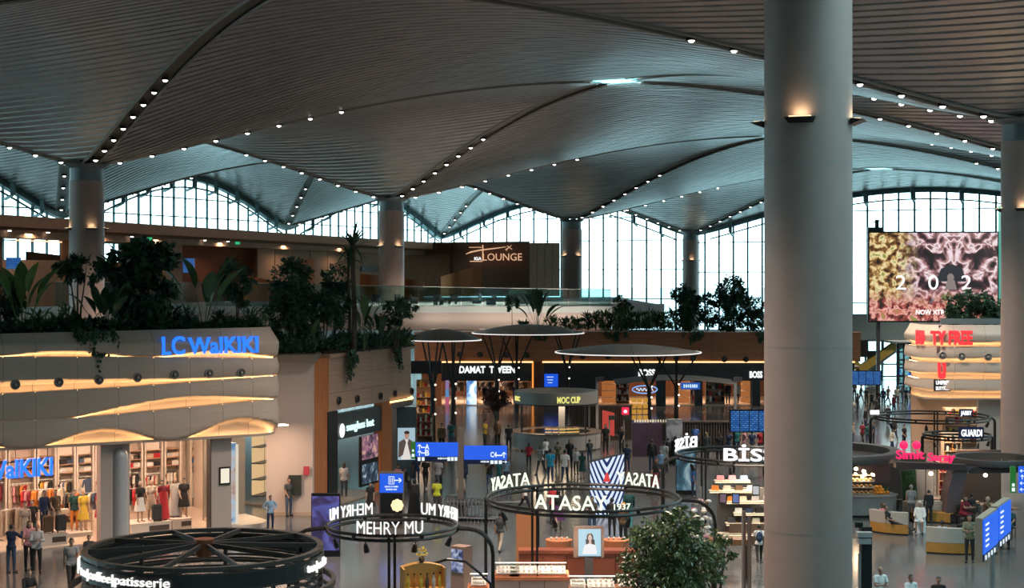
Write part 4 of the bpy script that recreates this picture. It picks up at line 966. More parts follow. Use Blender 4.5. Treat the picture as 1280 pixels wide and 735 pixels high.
def hedge(label, p, q, h, th, leafm, n, L=.28, w=.12):
    o = thing('planter_shrub', label, 'plant', p); b = MB(); q = Vector(q) - Vector(p)
    d = Vector((-q.y, q.x, 0)).normalized()
    for k in range(n):
        t = random.random(); hh = h * (0.6 + 0.4 * noise.noise(Vector((t * q.length * .8, p[0], 0))))
        c = q * t + d * random.uniform(-.5, .5) * th + Vector((0, 0, random.uniform(0, 1) ** .7 * hh))
        leaf_at(b, c, (rvec() + Vector((0, -.2, .5))), rvec() + Vector((0, 0, .8)), L * random.uniform(.6, 1.3), w * random.uniform(.7, 1.3))
    b.build('foliage', leafm, o, kind='stuff')
    b = MB(); b.prism([(-.02 * q.x + d.x * th / 2, d.y * th / 2), (-d.x * th / 2, -d.y * th / 2), (q.x - d.x * th / 2, q.y - d.y * th / 2), (q.x + d.x * th / 2, q.y + d.y * th / 2)], 0.0, 0.12)
    b.build('soil', mat('planter_soil', (0.03, 0.02, 0.015), 0.95), o, fix=True)
    return o
def lroof(px, d=1.4): t = tl(px, d); p = lcw(t, d); return Vector((p.x, p.y, 8.76))
def ph(py, p): return zat(py, p.y) - p.z            # height above p that the photograph shows at row py
def mw(w, p): return w * p.y / FPX                  # metres of w pixels at p
# ---- on the clothing shop roof
for a, c, nm in ((-40, 60, 'by the frame edge'), (60, 150, 'behind the hanging ivy'), (150, 240, 'under the large ficus'), (240, 322, 'behind the blue letters')):
    hedge('low dark shrubs along the clothing shop roof edge, %s' % nm, lroof(a, .9), lroof(c, .9), ph(392, lroof(a)), .9, LEAFD, 1500)
p = lroof(6, 2.2); tree('planter_tree', 'dense dark round shrub at the frame edge of the clothing shop roof', p, [(0, 0, ph(368, p), mw(26, p), mw(22, p)), (-.3, .2, ph(395, p), mw(24, p), mw(18, p))], .06, LEAFD, .3, .14, 95)
p = lroof(28, 1.2); stemmed('strelitzia', 'tall pale green pointed leaf plant near the frame edge', p, 9, ph(325, p) * .8, PADDLE, LEAFL, (62, 86))
p = lroof(97, 1.8); tree('umbrella_tree', 'thin trunked umbrella shaped tree before the grey roof column', p, [(-.35, 0, ph(338, p), mw(17, p), mw(12, p)), (.35, .1, ph(337, p), mw(19, p), mw(15, p)), (0, 0, ph(328, p), mw(16, p), mw(9, p))], .05, LEAFD, .26, .12, 110)
p = lroof(176, 1.6); tree('ficus_tree', 'large fiddle leaved ficus, tallest plant over the clothing shop', p, [(-.5, 0, ph(335, p), mw(30, p), mw(26, p)), (.5, .2, ph(330, p), mw(30, p), mw(28, p)), (.1, 0, ph(370, p), mw(36, p), mw(30, p)), (0, 0, ph(318, p), mw(22, p), mw(16, p)), (-.1, .1, ph(398, p), mw(30, p), mw(20, p))], .08, LEAFD, .44, .30, 46)
p = lroof(255, 1.5); stemmed('banana_plant', 'broad leaved banana plant between the ficus trees over the blue sign', p, 7, ph(330, p) * .95, PADDLE, LEAFM, (58, 85))
p = lroof(296, 1.6); tree('ficus_tree', 'slim round crowned ficus over the end of the blue sign', p, [(0, 0, ph(347, p), mw(22, p), mw(22, p)), (.1, .1, ph(375, p), mw(15, p), mw(10, p))], .045, LEAFD, .26, .15, 100)
p = lroof(132, 1.0); stemmed('leafy_plant', 'arching leaf clump above the hanging ivy', p, 10, ph(362, p), PADDLE, LEAFD, (45, 80))
p = lroof(110, .8); rosette('leafy_plant', 'spiky dark rosette right above the ivy', p, 16, ph(378, p) * 1.1, BLADE, LEAFD, .1, (20, 80))
for k, (px, py, m) in enumerate(((48, 380, LEAFM), (72, 385, LEAFL), (86, 376, LEAFM), (152, 388, LEAFM), (200, 384, LEAFM), (216, 376, LEAFD), (233, 378, LEAFD), (275, 385, LEAFD), (312, 380, LEAFD), (322, 392, LEAFM))):
    p = lroof(px, .7 + .4 * (k % 2)); fern('small_fern', '%s small fern on the clothing shop roof counted from the frame edge' % ORD[k], p, mw(15, p), ph(py, p), m, 90, .42, .09)
ivy('ivy hanging over the clothing shop facade left of the blue sign', lroof(121, -.30) + Vector((0, 0, .32)), mw(50, lroof(121)), mw(58, lroof(121)), LEAFD, 520, LCA, .2)
# ---- over the white wall and the eyewear shop
def sroof(px, Y=77.0): return Vector((xat(px, Y), Y, zat(452, 73.5) + .32 if px < 391 else zs(391, 449) + .18))
for a, c, ya, yc, nm in ((334, 392, 74.6, 75.2, 'above the white wall'), (394, 452, 76.0, 79.5, 'above the eyewear sign'), (452, 508, 79.8, 84.5, 'at the rounded wood end')):
    hedge('low dark shrubs %s' % nm, sroof(a, ya), sroof(c, yc), 1.1, 1.0, LEAFD, 1300)
p = sroof(364, 76.2); tree('topiary_tree', 'large dark rounded topiary above the white wall', p, [(0, 0, ph(352, p), mw(27, p), mw(27, p)), (-.15, 0, ph(388, p), mw(32, p), mw(24, p)), (.2, .1, ph(372, p), mw(30, p), mw(26, p)), (0, 0, ph(420, p), mw(32, p), mw(20, p))], .08, LEAFD, .22, .13, 105)
p = sroof(418, 79); tree('topiary_tree', 'dark round topiary behind the palm trunk', p, [(0, 0, ph(350, p), mw(20, p), mw(18, p)), (.1, 0, ph(376, p), mw(22, p), mw(20, p))], .06, LEAFD, .22, .13, 100)
p = sroof(405, 77); tree('ficus_tree', 'low bushy ficus in front of the palm trunk', p, [(0, 0, ph(385, p), mw(24, p), mw(18, p)), (.2, 0, ph(402, p), mw(22, p), mw(16, p))], .05, LEAFD, .24, .14, 100)
p = sroof(442, 78); rosette('palm_tree', 'tall thin trunked yucca palm with a spiky crown', p, 34, mw(34, p), BLADE, LEAFD, ph(306, p), (-35, 80), tr=.13, cat='tree')
p = sroof(436, 78.6); rosette('palm_tree', 'lower spiky yucca crown behind the tall palm trunk', p, 26, mw(30, p), BLADE, LEAFD, ph(322, p), (-40, 70), tr=.08, cat='tree')
p = sroof(455, 78); stemmed('banana_plant', 'upright broad leaves beside the palm trunk', p, 5, ph(383, p), PADDLE, LEAFM, (72, 88))
p = sroof(495, 80.5); tree('ficus_tree', 'loose leaved small tree over the rounded wood end', p, [(0, 0, ph(388, p), mw(20, p), mw(14, p)), (.5, 0, ph(380, p), mw(13, p), mw(9, p)), (-.3, 0, ph(406, p), mw(14, p), mw(12, p))], .04, LEAFD, .26, .13, 70)
p = sroof(476, 80); stemmed('leafy_plant', 'arching dark leaves left of the loose small tree', p, 11, ph(398, p), PADDLE, LEAFD, (50, 82))
p = sroof(390, 76); stemmed('leafy_plant', 'arching dark leaves above the wood corner pillar', p, 9, ph(405, p), PADDLE, LEAFM, (50, 85))
for k, (px, py) in enumerate(((338, 405), (350, 412), (378, 415), (424, 420), (466, 415), (506, 420))):
    p = sroof(px, 75.6 + max(0, px - 391) * .06); fern('small_fern', '%s small fern over the white wall and eyewear shop' % ORD[k], p, mw(15, p), ph(py, p), LEAFM if k % 2 else LEAFD, 90, .42, .09)
def sfront(px, dz=.02): t = ts(px); return Vector((SO.x + cs_ * t + ss_ * .32, SO.y + ss_ * t - cs_ * .32, zs(391, 449) + .18 + dz))
ivy('ivy hanging over the eyewear fascia near the corner pillar', sfront(429), mw(34, sfront(429)), mw(36, sfront(429)), LEAFD, 420, SA, .15)
ivy('narrow ivy hanging near the rounded wood end', sfront(490), mw(22, sfront(490)), mw(34, sfront(490)), LEAFD, 300, SA, .15)
p = lcw(T1 + RC + .35, 1.2, 8.3); ivy('small vine at the end of the clothing shop facade', p, .7, 1.3, LEAFD, 160, LCA)
# ---- on the rear shop row
def rroof(px, Y=138.6): return Vector((xat(px, Y), Y, zt_ + .14))
p = rroof(640); tree('standard_tree', 'small ball crowned tree behind the middle canopy', p, [(0, 0, ph(380, p), mw(8, p), mw(9, p))], .04, LEAFD, .25, .14, 90)
p = rroof(672); stemmed('strelitzia', 'upright paddle leaf plant behind the middle canopy', p, 10, ph(372, p), PADDLE, LEAFD, (50, 85))
for k, (px, py, w) in enumerate(((655, 402, 10), (690, 392, 16), (708, 395, 14), (722, 396, 13))):
    p = rroof(px); fern('leafy_shrub', '%s low shrub on the rear roof before the beige apron' % ORD[k], p, mw(w, p), ph(py, p), LEAFM, 130, .55, .12)
for k in range(14):
    px = 735 + k * 9.6; p = rroof(px, 138.4 + .5 * (k % 2)); fern('corn_plant', '%s leafy corn plant in the row on the rear roof' % ORD[k], p, mw(9, p), ph(388 - 5 * ((k * 7) % 3) / 2, p), LEAFM if k % 3 else LEAFD, 120, .62, .12)
p = rroof(776, 140); tree('standard_tree', 'ball crowned tree above the row of corn plants', p, [(0, 0, ph(380, p), mw(11, p), mw(9, p)), (.5, 0, ph(385, p), mw(8, p), mw(6, p))], .05, LEAFD, .25, .15, 90)
p = rroof(857, 139.5); tree('planter_tree', 'dark tree below the end wall column', p, [(-.3, 0, ph(368, p), mw(15, p), mw(12, p)), (.5, 0, ph(375, p), mw(14, p), mw(13, p)), (.4, 0, ph(393, p), mw(18, p), mw(18, p))], .07, LEAFD, .26, .16, 90)
p = rroof(914, 139.5); tree('planter_tree', 'tallest dome shaped tree on the rear roof beside the big column', p, [(0, 0, ph(362, p), mw(19, p), mw(17, p)), (-.8, 0, ph(374, p), mw(14, p), mw(12, p)), (.5, 0, ph(384, p), mw(20, p), mw(18, p)), (0, 0, ph(402, p), mw(18, p), mw(12, p))], .08, LEAFD, .26, .16, 90)
p = rroof(884, 140); tree('planter_tree', 'slim tree between the two dark rear roof trees', p, [(0, 0, ph(374, p), mw(10, p), mw(9, p)), (.1, 0, ph(395, p), mw(12, p), mw(14, p))], .05, LEAFD, .26, .15, 90)
p = rroof(941, 139.3); tree('planter_tree', 'bushy tree half hidden by the big column', p, [(0, 0, ph(384, p), mw(13, p), mw(13, p)), (.2, 0, ph(400, p), mw(16, p), mw(13, p))], .05, LEAFD, .26, .15, 90)
for px, w, nm in ((771, 30, 'above the near canopy'), (866, 26, 'below the end wall column'), (952, 14, 'beside the big column'), (676, 20, 'behind the middle canopy')):
    p = Vector((xat(px, YD - .25), YD - .25, zt_ + .14)); ivy('dark ivy clump over the rear wood fascia %s' % nm, p, mw(w, p), mw(15, p), LEAFD, 330, 0, .12)
# ---- on the duty free roof
for k, (px, py, w) in enumerate(((1192, 372, 24), (1218, 364, 28), (1243, 372, 26))):
    p = Vector((xat(px, YU + 2), YU + 2, zat(406, YU) - .05)); tree('planter_shrub', '%s dense dark bush on the duty free roof' % ORD[k], p, [(0, 0, ph(py + 12, p), mw(w / 2 + 3, p), mw(15, p)), (.2, 0, ph(392, p), mw(w / 2 + 5, p), mw(14, p))], .06, LEAFD, .25, .15, 100, cat='plant')
b = MB(); b.box((xat(1218, YU) + .3, YU + .9, zat(402, YU)), (xat(1262, YU) - xat(1176, YU), .2, .35)); b.build('roof_kerb', mat('grey_kerb', (0.2, 0.22, 0.22), 0.6), df)
# ---- the tree in the foreground by the jewellery ring, and the maroon one by the far shop
p = Vector((xat(838, 46), 46, 0)); tree('indoor_tree', 'bushy green tree in front of the jewellery ring', p, [(0, 0, zat(672, 46), 1.05, .85), (-.75, .1, zat(690, 46), .85, .7), (.5, .1, zat(702, 46), .95, .8), (-.3, 0, zat(722, 46), 1.25, .8), (.3, 0, zat(655, 46), .6, .45), (.1, 0, zat(745, 46), 1.2, .7)], .10, mat('leaf_ficus', (0.10, 0.125, 0.045), 0.28, var=.5, scale=3), .16, .085, 170)
p = Vector((xat(894, 47.5), 47.5, 0)); tree('indoor_tree', 'sparser green tree next to the bushy one near the big column', p, [(0, 0, zat(690, 47.5), .6, .6), (-.1, 0, zat(712, 47.5), .55, .5), (.3, 0, zat(684, 47.5), .4, .35)], .06, MATS['leaf_ficus'], .16, .085, 110)
p = Vector((xat(622, 118), 118, 0)); tree('maroon_tree', 'dark maroon leaved tree before the menswear shop', p, [(0, 0, zat(498, 118), mw(17, p), mw(13, p)), (-.5, 0, zat(506, 118), mw(12, p), mw(10, p))], .08, LEAFP, .22, .14, 90)
# ---------------------------------------------------------------- people
def capsule(b, p, q, r0, r1): 
    p, q = Vector(p), Vector(q); b.ell(p, (r0,) * 3, 10, 6); b.ell(q, (r1,) * 3, 10, 6); b.tube([p, q], [r0, r1], 10)
def make_pose(name, legs=((0, 0, .03), (0, 0, .03)), arms=((5, 8, 12, 0), (5, 8, 12, 0)), lean=0.0, sit=None, twist=0, head=(0, 0)):
    """legs: (swing, knee, abduct) per side; arms: (forward, abduct, elbow, inward) in degrees; faces -Y"""
    TH, SH, HZ = .43, .42, 0.0
    J = {}
    def dirv(a, ab, sgn): a = R(a); ab = R(ab); return Vector((sgn * math.sin(ab), -math.sin(a) * math.cos(ab), -math.cos(a) * math.cos(ab)))
    segs = []          # (label, p, q, r0, r1)
    feet = []
    L = R(lean); spine = Vector((0, -math.sin(L), math.cos(L))); back = Vector((0, math.cos(L), math.sin(L)))
    for k, sgn in enumerate((-1, 1)):
        sw, kn, ab = legs[k]; hip = Vector((sgn * .092, 0, 0)); knee = hip + dirv(sw, math.degrees(ab), sgn) * TH; ank = knee + dirv(sw - kn, 0, sgn) * SH
        segs += [('thigh', hip, knee, .086, .058), ('shank', knee, ank, .056, .038)]
        fa = R(max(-60, min(40, (sw - kn) * .5))); toe = ank + Vector((sgn * .02, -math.cos(fa) * .16, -.045 + math.sin(fa) * .05)); heel = ank + Vector((0, .035, -.04))
        segs += [('foot', heel, toe, .038, .034)]; feet.append(min(toe.z, heel.z) - .036)
    drop = -min(feet)
    sh_c = spine * .48
    for k, sgn in enumerate((-1, 1)):
        fw, ab, el, inn = arms[k]; sh = sh_c + Vector((sgn * .175, 0, 0)); elb = sh + dirv(fw, ab, sgn) * .29; wr = elb + dirv(fw + el, -inn, sgn) * .25
        segs += [('uarm', sh, elb, .05, .040), ('farm', elb, wr, .040, .028)]
        hd = (wr - elb).normalized(); segs += [('hand', wr + hd * .03, wr + hd * .075, .030, .033)]
        J['hand%d' % k] = (wr + hd * .08, hd, sgn)
    neck = sh_c + spine * .07; hc = neck + Vector((0, -.02, .155))
    b = MB()
    for lab, p, q, r0, r1 in segs: capsule(b, p, q, r0, r1)
    def te(h, r): b.ell(spine * h, r, 14, 10, 0, -L)
    te(.0, (.155, .105, .12)); te(.14, (.135, .092, .15)); te(.33, (.165, .108, .19)); te(.43, (.15, .085, .09))
    capsule(b, sh_c + Vector((-.13, 0, .0)), sh_c + Vector((.13, 0, .0)), .062, .062)
    capsule(b, sh_c, neck + Vector((0, -.01, .06)), .052, .048)
    b.ell(hc, (.074, .095, .112), 14, 10); b.ell(hc + Vector((0, -.045, -.065)), (.052, .05, .05), 10, 8)
    b.ell(hc + Vector((0, -.1, -.012)), (.016, .022, .028), 8, 6)
    for s in (-1, 1): b.ell(hc + Vector((s * .077, .01, -.005)), (.014, .022, .034), 8, 6)
    me = b.mesh('body'); o = bpy.data.objects.new('body', me); COL.objects.link(o)
    md = o.modifiers.new('r', 'REMESH'); md.mode = 'VOXEL'; md.voxel_size = .019
    sm = o.modifiers.new('s', 'SMOOTH'); sm.iterations = 3; sm.factor = .5
    dg = bpy.context.evaluated_depsgraph_get(); dg.update(); body = bpy.data.meshes.new_from_object(o.evaluated_get(dg)); bpy.data.objects.remove(o)
    lab_segs = segs + [('torso', spine * 0, spine * .43, .15, .15), ('neck', sh_c + spine * .04, neck + Vector((0, 0, .05)), .05, .05), ('head', hc - Vector((0, .02, .05)), hc + Vector((0, 0, .03)), .09, .09), ('torso', sh_c - Vector((.12, 0, 0)), sh_c + Vector((.12, 0, 0)), .065, .065)]
    vs = [v.co.copy() for v in body.vertices]; ns = [v.normal.copy() for v in body.vertices]; labs = []
    for v in vs:
        best, bl, bt = 9, '', 0
        for lab, p, q, r0, r1 in lab_segs:
            d = q - p; t = max(0, min(1, (v - p).dot(d) / d.length_squared)); dist = (v - (p + d * t)).length - (r0 + (r1 - r0) * t)
            if dist < best: best, bl, bt = dist, lab, t
        labs.append((bl, bt))
    faces = [tuple(p.vertices) for p in body.polygons]
    def cloth(nm, ok, off):
        keep = [f for f in faces if all(ok(i) for i in f)]
        ids = {}; V = []; F = []
        for f in keep:
            g = []
            for i in f:
                if i not in ids: ids[i] = len(V); V.append(vs[i] + ns[i] * off + Vector((0, 0, drop)))
                g.append(ids[i])
            F.append(g)
        m = bpy.data.meshes.new(nm); m.from_pydata(V, [], F); m.polygons.foreach_set('use_smooth', [True] * len(F)); m.update(); return m
    z_of = lambda i: (vs[i]).dot(spine)
    out = {}
    out['shirt_long'] = cloth('shirt', lambda i: (labs[i][0] in ('torso', 'uarm', 'farm') or (labs[i][0] == 'thigh' and z_of(i) > -.06)) and z_of(i) > -.09 and z_of(i) < .56, .016)
    out['shirt_short'] = cloth('shirt', lambda i: (labs[i][0] == 'torso' or (labs[i][0] == 'uarm' and labs[i][1] < .7) or (labs[i][0] == 'thigh' and z_of(i) > -.06)) and z_of(i) > -.09 and z_of(i) < .56, .016)
    out['trousers'] = cloth('trousers', lambda i: labs[i][0] in ('thigh', 'shank') or (labs[i][0] == 'torso' and z_of(i) < .02), .011)
    out['shorts'] = cloth('shorts', lambda i: labs[i][0] == 'thigh' or (labs[i][0] == 'torso' and z_of(i) < .02), .013)
    out['shoes'] = cloth('shoes', lambda i: labs[i][0] == 'foot', .010)
    out['hair_short'] = cloth('hair', lambda i: labs[i][0] == 'head' and (vs[i].z > hc.z + .045 or (vs[i].y > hc.y + .015 and vs[i].z > hc.z - .05)), .014)
    out['scarf'] = cloth('headscarf', lambda i: labs[i][0] in ('head', 'neck') and not (vs[i].y < hc.y - .05 and vs[i].z < hc.z + .06), .018)
    hb = MB(); hb.ell(hc + Vector((0, .03, -.10)), (.088, .065, .20), 12, 8); m_ = hb.mesh('hair', True)
    for v in m_.vertices: v.co.z += drop
    out['hair_long'] = m_
    # fingers: four of unequal length and a thumb leaving the side of the palm
    fb = MB(); fb.add([Vector(v) for v in vs], faces)
    for k in (0, 1):
        p, d, sgn = J['hand%d' % k]; side = d.cross(Vector((sgn, 0, 0))); side = side.normalized() if side.length > .1 else Vector((0, -1, 0)); inn = d.cross(side).normalized()
        for q, L_ in enumerate((.060, .072, .068, .052)):
            o_ = p + side * (-.026 + .0175 * q) * (1 if side.y < 0 else -1); fb.tube([o_, o_ + d * L_ * .55, o_ + d * L_ + inn * -sgn * .015], [.0095, .0085, .006], 5)
        o_ = p - d * .045 + side * .026; fb.tube([o_, o_ + side * .03 + d * .02, o_ + side * .036 + d * .05], [.011, .010, .007], 5)
    bm_ = fb.mesh('body', True)
    for v in bm_.vertices: v.co.z += drop
    out['body'] = bm_
    eb = MB()
    for s in (-1, 1): eb.ell(hc + Vector((s * .03, -.087, .012 + drop)), (.011, .007, .007), 6, 4)
    out['eyes'] = eb.mesh('eyes')
    def skirt(z0, z1, r0, r1, rsh=None):
        sb = MB(); n = 20; prof = []
        for j in range(9):
            t = j / 8; prof.append((z0 + (z1 - z0) * t, r0 + (r1 - r0) * t ** .8))
        V = []; F = []
        for z, r in prof:
            for a in range(n):
                th = 2 * math.pi * a / n; rr = r * (1 + .06 * math.sin(th * 5) * (z0 - z) / max(.1, z0 - z1))
                c_ = spine * max(0, z); V.append((rr * math.cos(th), rr * .78 * math.sin(th) + c_.y, z + drop))
        for j in range(8):
            for a in range(n): F.append((j * n + a, (j + 1) * n + a, (j + 1) * n + (a + 1) % n, j * n + (a + 1) % n))
        sb.add(V, F); return sb.mesh('skirt', True)
    out['skirt'] = skirt(.14, -.46, .15, .27); out['robe'] = skirt(.34, -.86, .19, .33)
    bp = MB(); c_ = spine * .28; bp.ell(c_ + back * .17 + Vector((0, 0, drop)), (.15, .09, .23), 12, 10); bp.ell(c_ + back * .24 + Vector((0, 0, drop - .08)), (.11, .05, .12), 10, 8)
    for s in (-1, 1): bp.tube([sh_c + Vector((s * .1, .10, drop + .03)), sh_c + Vector((s * .1, 0, drop + .075)), sh_c + Vector((s * .11, -.10, drop - .02)), spine * .2 + Vector((s * .14, -.06, drop)), spine * .15 + Vector((s * .13, .1, drop))], .018, 6)
    out['backpack'] = bp.mesh('backpack', True)
    out['h'] = hc.z + .112 + drop; out['drop'] = drop; out['hands'] = [J['hand0'][0] + Vector((0, 0, drop)), J['hand1'][0] + Vector((0, 0, drop))]
    return out
POSES = {
    'stand': make_pose('stand'),
    'stand2': make_pose('stand2', ((4, 6, .06), (-2, 0, .05)), ((12, 10, 30, 10), (-3, 8, 14, 0)), 1),
    'walk': make_pose('walk', ((24, 6, .01), (-20, 22, .01)), ((-18, 7, 16, 0), (22, 7, 24, 4)), 3),
    'walk2': make_pose('walk2', ((-16, 24, .01), (20, 5, .01)), ((20, 7, 26, 4), (-14, 7, 16, 0)), 3),
    'phone': make_pose('phone', ((2, 3, .04), (-2, 2, .05)), ((28, 6, 85, 22), (8, 8, 20, 0)), 2),
    'ear': make_pose('ear', ((18, 6, .01), (-15, 16, .01)), ((20, 12, 128, 24), (-10, 7, 16, 0)), 2),
    'hips': make_pose('hips', ((3, 3, .10), (-2, 2, .10)), ((-22, 38, 62, 42), (-22, 38, 62, 42)), 0),
    'hold': make_pose('hold', ((2, 2, .04), (-2, 2, .04)), ((25, 8, 75, 30), (25, 8, 75, 30)), 2),
    'photo': make_pose('photo', ((2, 2, .05), (-2, 2, .05)), ((55, 14, 80, 18), (55, 14, 80, 18)), 2),
    'sit': make_pose('sit', ((86, 86, .10), (84, 84, .12)), ((28, 10, 55, 10), (22, 10, 50, 8)), -4),
    'sitfwd': make_pose('sitfwd', ((86, 92, .12), (86, 88, .10)), ((50, 8, 50, 20), (45, 8, 55, 20)), 16),
    'recline': make_pose('recline', ((80, 20, .06), (78, 14, .08)), ((15, 20, 60, 20), (-5, 22, 50, 10)), -34),
}
SKIN = [mat('skin_light', (0.50, 0.30, 0.22), 0.55), mat('skin_mid', (0.36, 0.20, 0.135), 0.55), mat('skin_dark', (0.15, 0.08, 0.055), 0.55)]
HAIR = {'k': mat('hair_black', (0.012, 0.010, 0.010), 0.5), 'b': mat('hair_brown', (0.06, 0.032, 0.018), 0.5), 'r': mat('hair_auburn', (0.10, 0.022, 0.015), 0.5), 'y': mat('hair_blond', (0.32, 0.21, 0.10), 0.5), 'g': mat('hair_grey', (0.25, 0.24, 0.23), 0.5)}
FAB = {}
PAL = dict(navy=(.02, .035, .08), black=(.016, .016, .018), dgrey=(.05, .05, .055), grey=(.22, .22, .23), lgrey=(.42, .41, .41), white=(.68, .67, .65), lblue=(.22, .36, .52), blue=(.03, .10, .30), cyan=(.03, .32, .50), teal=(.02, .15, .16), dteal=(.012, .06, .06), red=(.42, .02, .03), dred=(.2, .015, .03), pink=(.55, .25, .28), beige=(.42, .34, .26), cream=(.6, .52, .42), brown=(.12, .07, .04), hivis=(.62, .68, .05), jean=(.05, .08, .14), ljean=(.14, .19, .27), yellow=(.6, .42, .05), orange=(.6, .2, .03), purple=(.1, .03, .12), green=(.04, .15, .06), olive=(.16, .15, .1))
def fab(c):
    if c not in FAB: FAB[c] = mat('fabric_' + c, PAL[c], 0.85, var=.08, scale=14)
    return FAB[c]
EYEM = mat('eye_dark', (0.02, 0.015, 0.01), 0.2); SHOEM = mat('shoe_dark', (0.02, 0.02, 0.022), 0.5); SHOEW = mat('shoe_white', (0.6, 0.6, 0.6), 0.5)
def person(label, loc, pose, rz, top, bottom, hair='k', skin=1, h=1.74, sleeve='short', style='short', extra=(), shoes=None, eyes=False, group=None):
    P = POSES[pose]; o = thing('person', label, 'person', loc, R(rz), group); s = h / (P['h'] if pose not in ('sit', 'sitfwd', 'recline') else 1.74); o.scale = (s, s, s)
    bd_ = put('body', P['body'], SKIN[skin], o)
    if top: put('shirt', P['shirt_' + sleeve], fab(top), o)
    kind, _, bc = bottom.partition(':')
    if kind == 'skirt': put('skirt', P['skirt'], fab(bc), o)
    elif kind == 'robe': put('robe', P['robe'], fab(bc), o)
    elif kind == 'shorts': put('shorts', P['shorts'], fab(bc), o)
    else: put('trousers', P['trousers'], fab(bc), o)
    put('shoes', P['shoes'], shoes or SHOEM, o)
    if style == 'scarf': put('headscarf', P['scarf'], fab(hair), o)
    elif style != 'bald':
        hr_ = put('hair', P['hair_short'], HAIR[hair], o)
        if style == 'long': put('long_hair', P['hair_long'], HAIR[hair], hr_)
    if eyes: put('eyes', P['eyes'], EYEM, bd_)
    for e in extra:
        if e.startswith('pack:'): put('backpack', P['backpack'], fab(e[5:]), o)
        if e == 'vest': put('reflective_band', P['shirt_short'], fab('hivis'), o).scale = (1.03, 1.05, 1.0)
    return o
def pp(px, fy, ty, pose, rz, top, bottom, label, **kw):
    p = gr(px, fy); h = max(1.5, min(1.9, (fy - ty) * p.y / FPX))
    return person(label, p, pose, rz, top, bottom, h=h, eyes=fy > 620, **kw)
# ---- by the clothing shop
pp(14, 716, 655, 'photo', 165, 'navy', 'trousers:jean', 'person in navy shirt and blue jeans photographing the clothing shop mannequins', sleeve='long')
pp(36, 712, 650, 'hold', 30, 'pink', 'trousers:black', 'auburn haired person in pink top beside the bearded man in grey', hair='r', style='long', skin=0)
pp(46, 716, 650, 'hold', 20, 'lgrey', 'trousers:black', 'person in pale grey sweater with arms raised at the clothing shop', sleeve='long', style='bald', skin=1)
pp(89, 737, 672, 'walk', 25, 'grey', 'trousers:black', 'person in grey polo shirt and black trousers walking beside the round cafe slats')
pp(111, 718, 673, 'stand', 10, 'dgrey', 'trousers:black', 'dark clothed person half hidden behind the round cafe slats')
person('person in black jacket with thinning hair at the bottom frame edge', Vector((xat(36, 50.6), 50.6, 0)), 'hold', 35, 'black', 'trousers:black', hair='b', skin=0, h=1.72, sleeve='long', eyes=True)
pp(273, 661, 618, 'ear', -75, 'lgrey', 'trousers:jean', 'person in grey T shirt walking past the clothing shop with hand at face', skin=2)
pp(338, 663, 619, 'hips', 30, 'lblue', 'trousers:navy', 'guard in light blue shirt with hands on hips by the white wall', sleeve='long', skin=1)
pp(361, 645, 597, 'stand2', 40, 'dgrey', 'trousers:jean', 'person in dark grey top standing beside the dark hose cabinet', skin=1)
# ---- around the eyewear shop
pp(430, 622, 578, 'stand', 170, 'lgrey', 'trousers:dgrey', 'person with long hair entering the eyewear shop', style='long', hair='b')
pp(411, 634, 597, 'stand', 0, 'black', 'trousers:black', 'black clad person at the eyewear shop corner pillar', sleeve='long')
pp(463, 643, 603, 'stand', -10, 'black', 'skirt:black', 'woman in short black dress with white lanyard by the eyewear shop', style='long', skin=0)
pp(518, 644, 599, 'stand', 160, 'black', 'robe:black', 'person in full black robe standing behind the blue totem', hair='black', style='scarf', sleeve='long')
pp(546, 641, 598, 'stand', 175, 'dgrey', 'trousers:dgrey', 'worker in dark uniform with yellow high visibility shoulders', extra=('vest',), sleeve='long')
pp(548, 613, 572, 'walk', 170, 'lgrey', 'trousers:dgrey', 'person in white T shirt walking away under the blue hanging sign', skin=2)
pp(532, 610, 572, 'walk2', 175, 'black', 'trousers:black', 'slim black clad person walking away left of the white T shirt')
pp(521, 606, 570, 'stand', 185, 'navy', 'trousers:jean', 'person in dark top and blue jeans beside the fashion poster')
pp(579, 613, 572, 'walk', 185, 'navy', 'trousers:jean', 'person in navy jacket carrying a white bag past the sign post', sleeve='long')
pp(576, 630, 592, 'stand', 10, 'beige', 'trousers:black', 'person in beige top standing behind the sign post', sleeve='long', hair='b')
pp(612, 612, 573, 'photo', 20, 'black', 'trousers:jean', 'person in black holding up a phone below the right blue sign')
pp(624, 610, 575, 'stand', 160, 'teal', 'trousers:jean', 'person in dark teal top below the right blue sign')
pp(633, 606, 575, 'stand', 175, 'lblue', 'trousers:navy', 'small person in pale blue at the end of the right blue sign')
pp(506, 612, 580, 'sit', 20, 'black', 'trousers:black', 'person in black seated against the fashion poster')
pp(497, 608, 578, 'sit', -20, 'pink', 'trousers:black', 'person in pink top seated against the fashion poster', style='long', hair='b')
pp(511, 598, 566, 'stand', 180, 'blue', 'trousers:black', 'person in blue at the rim of the fashion poster')
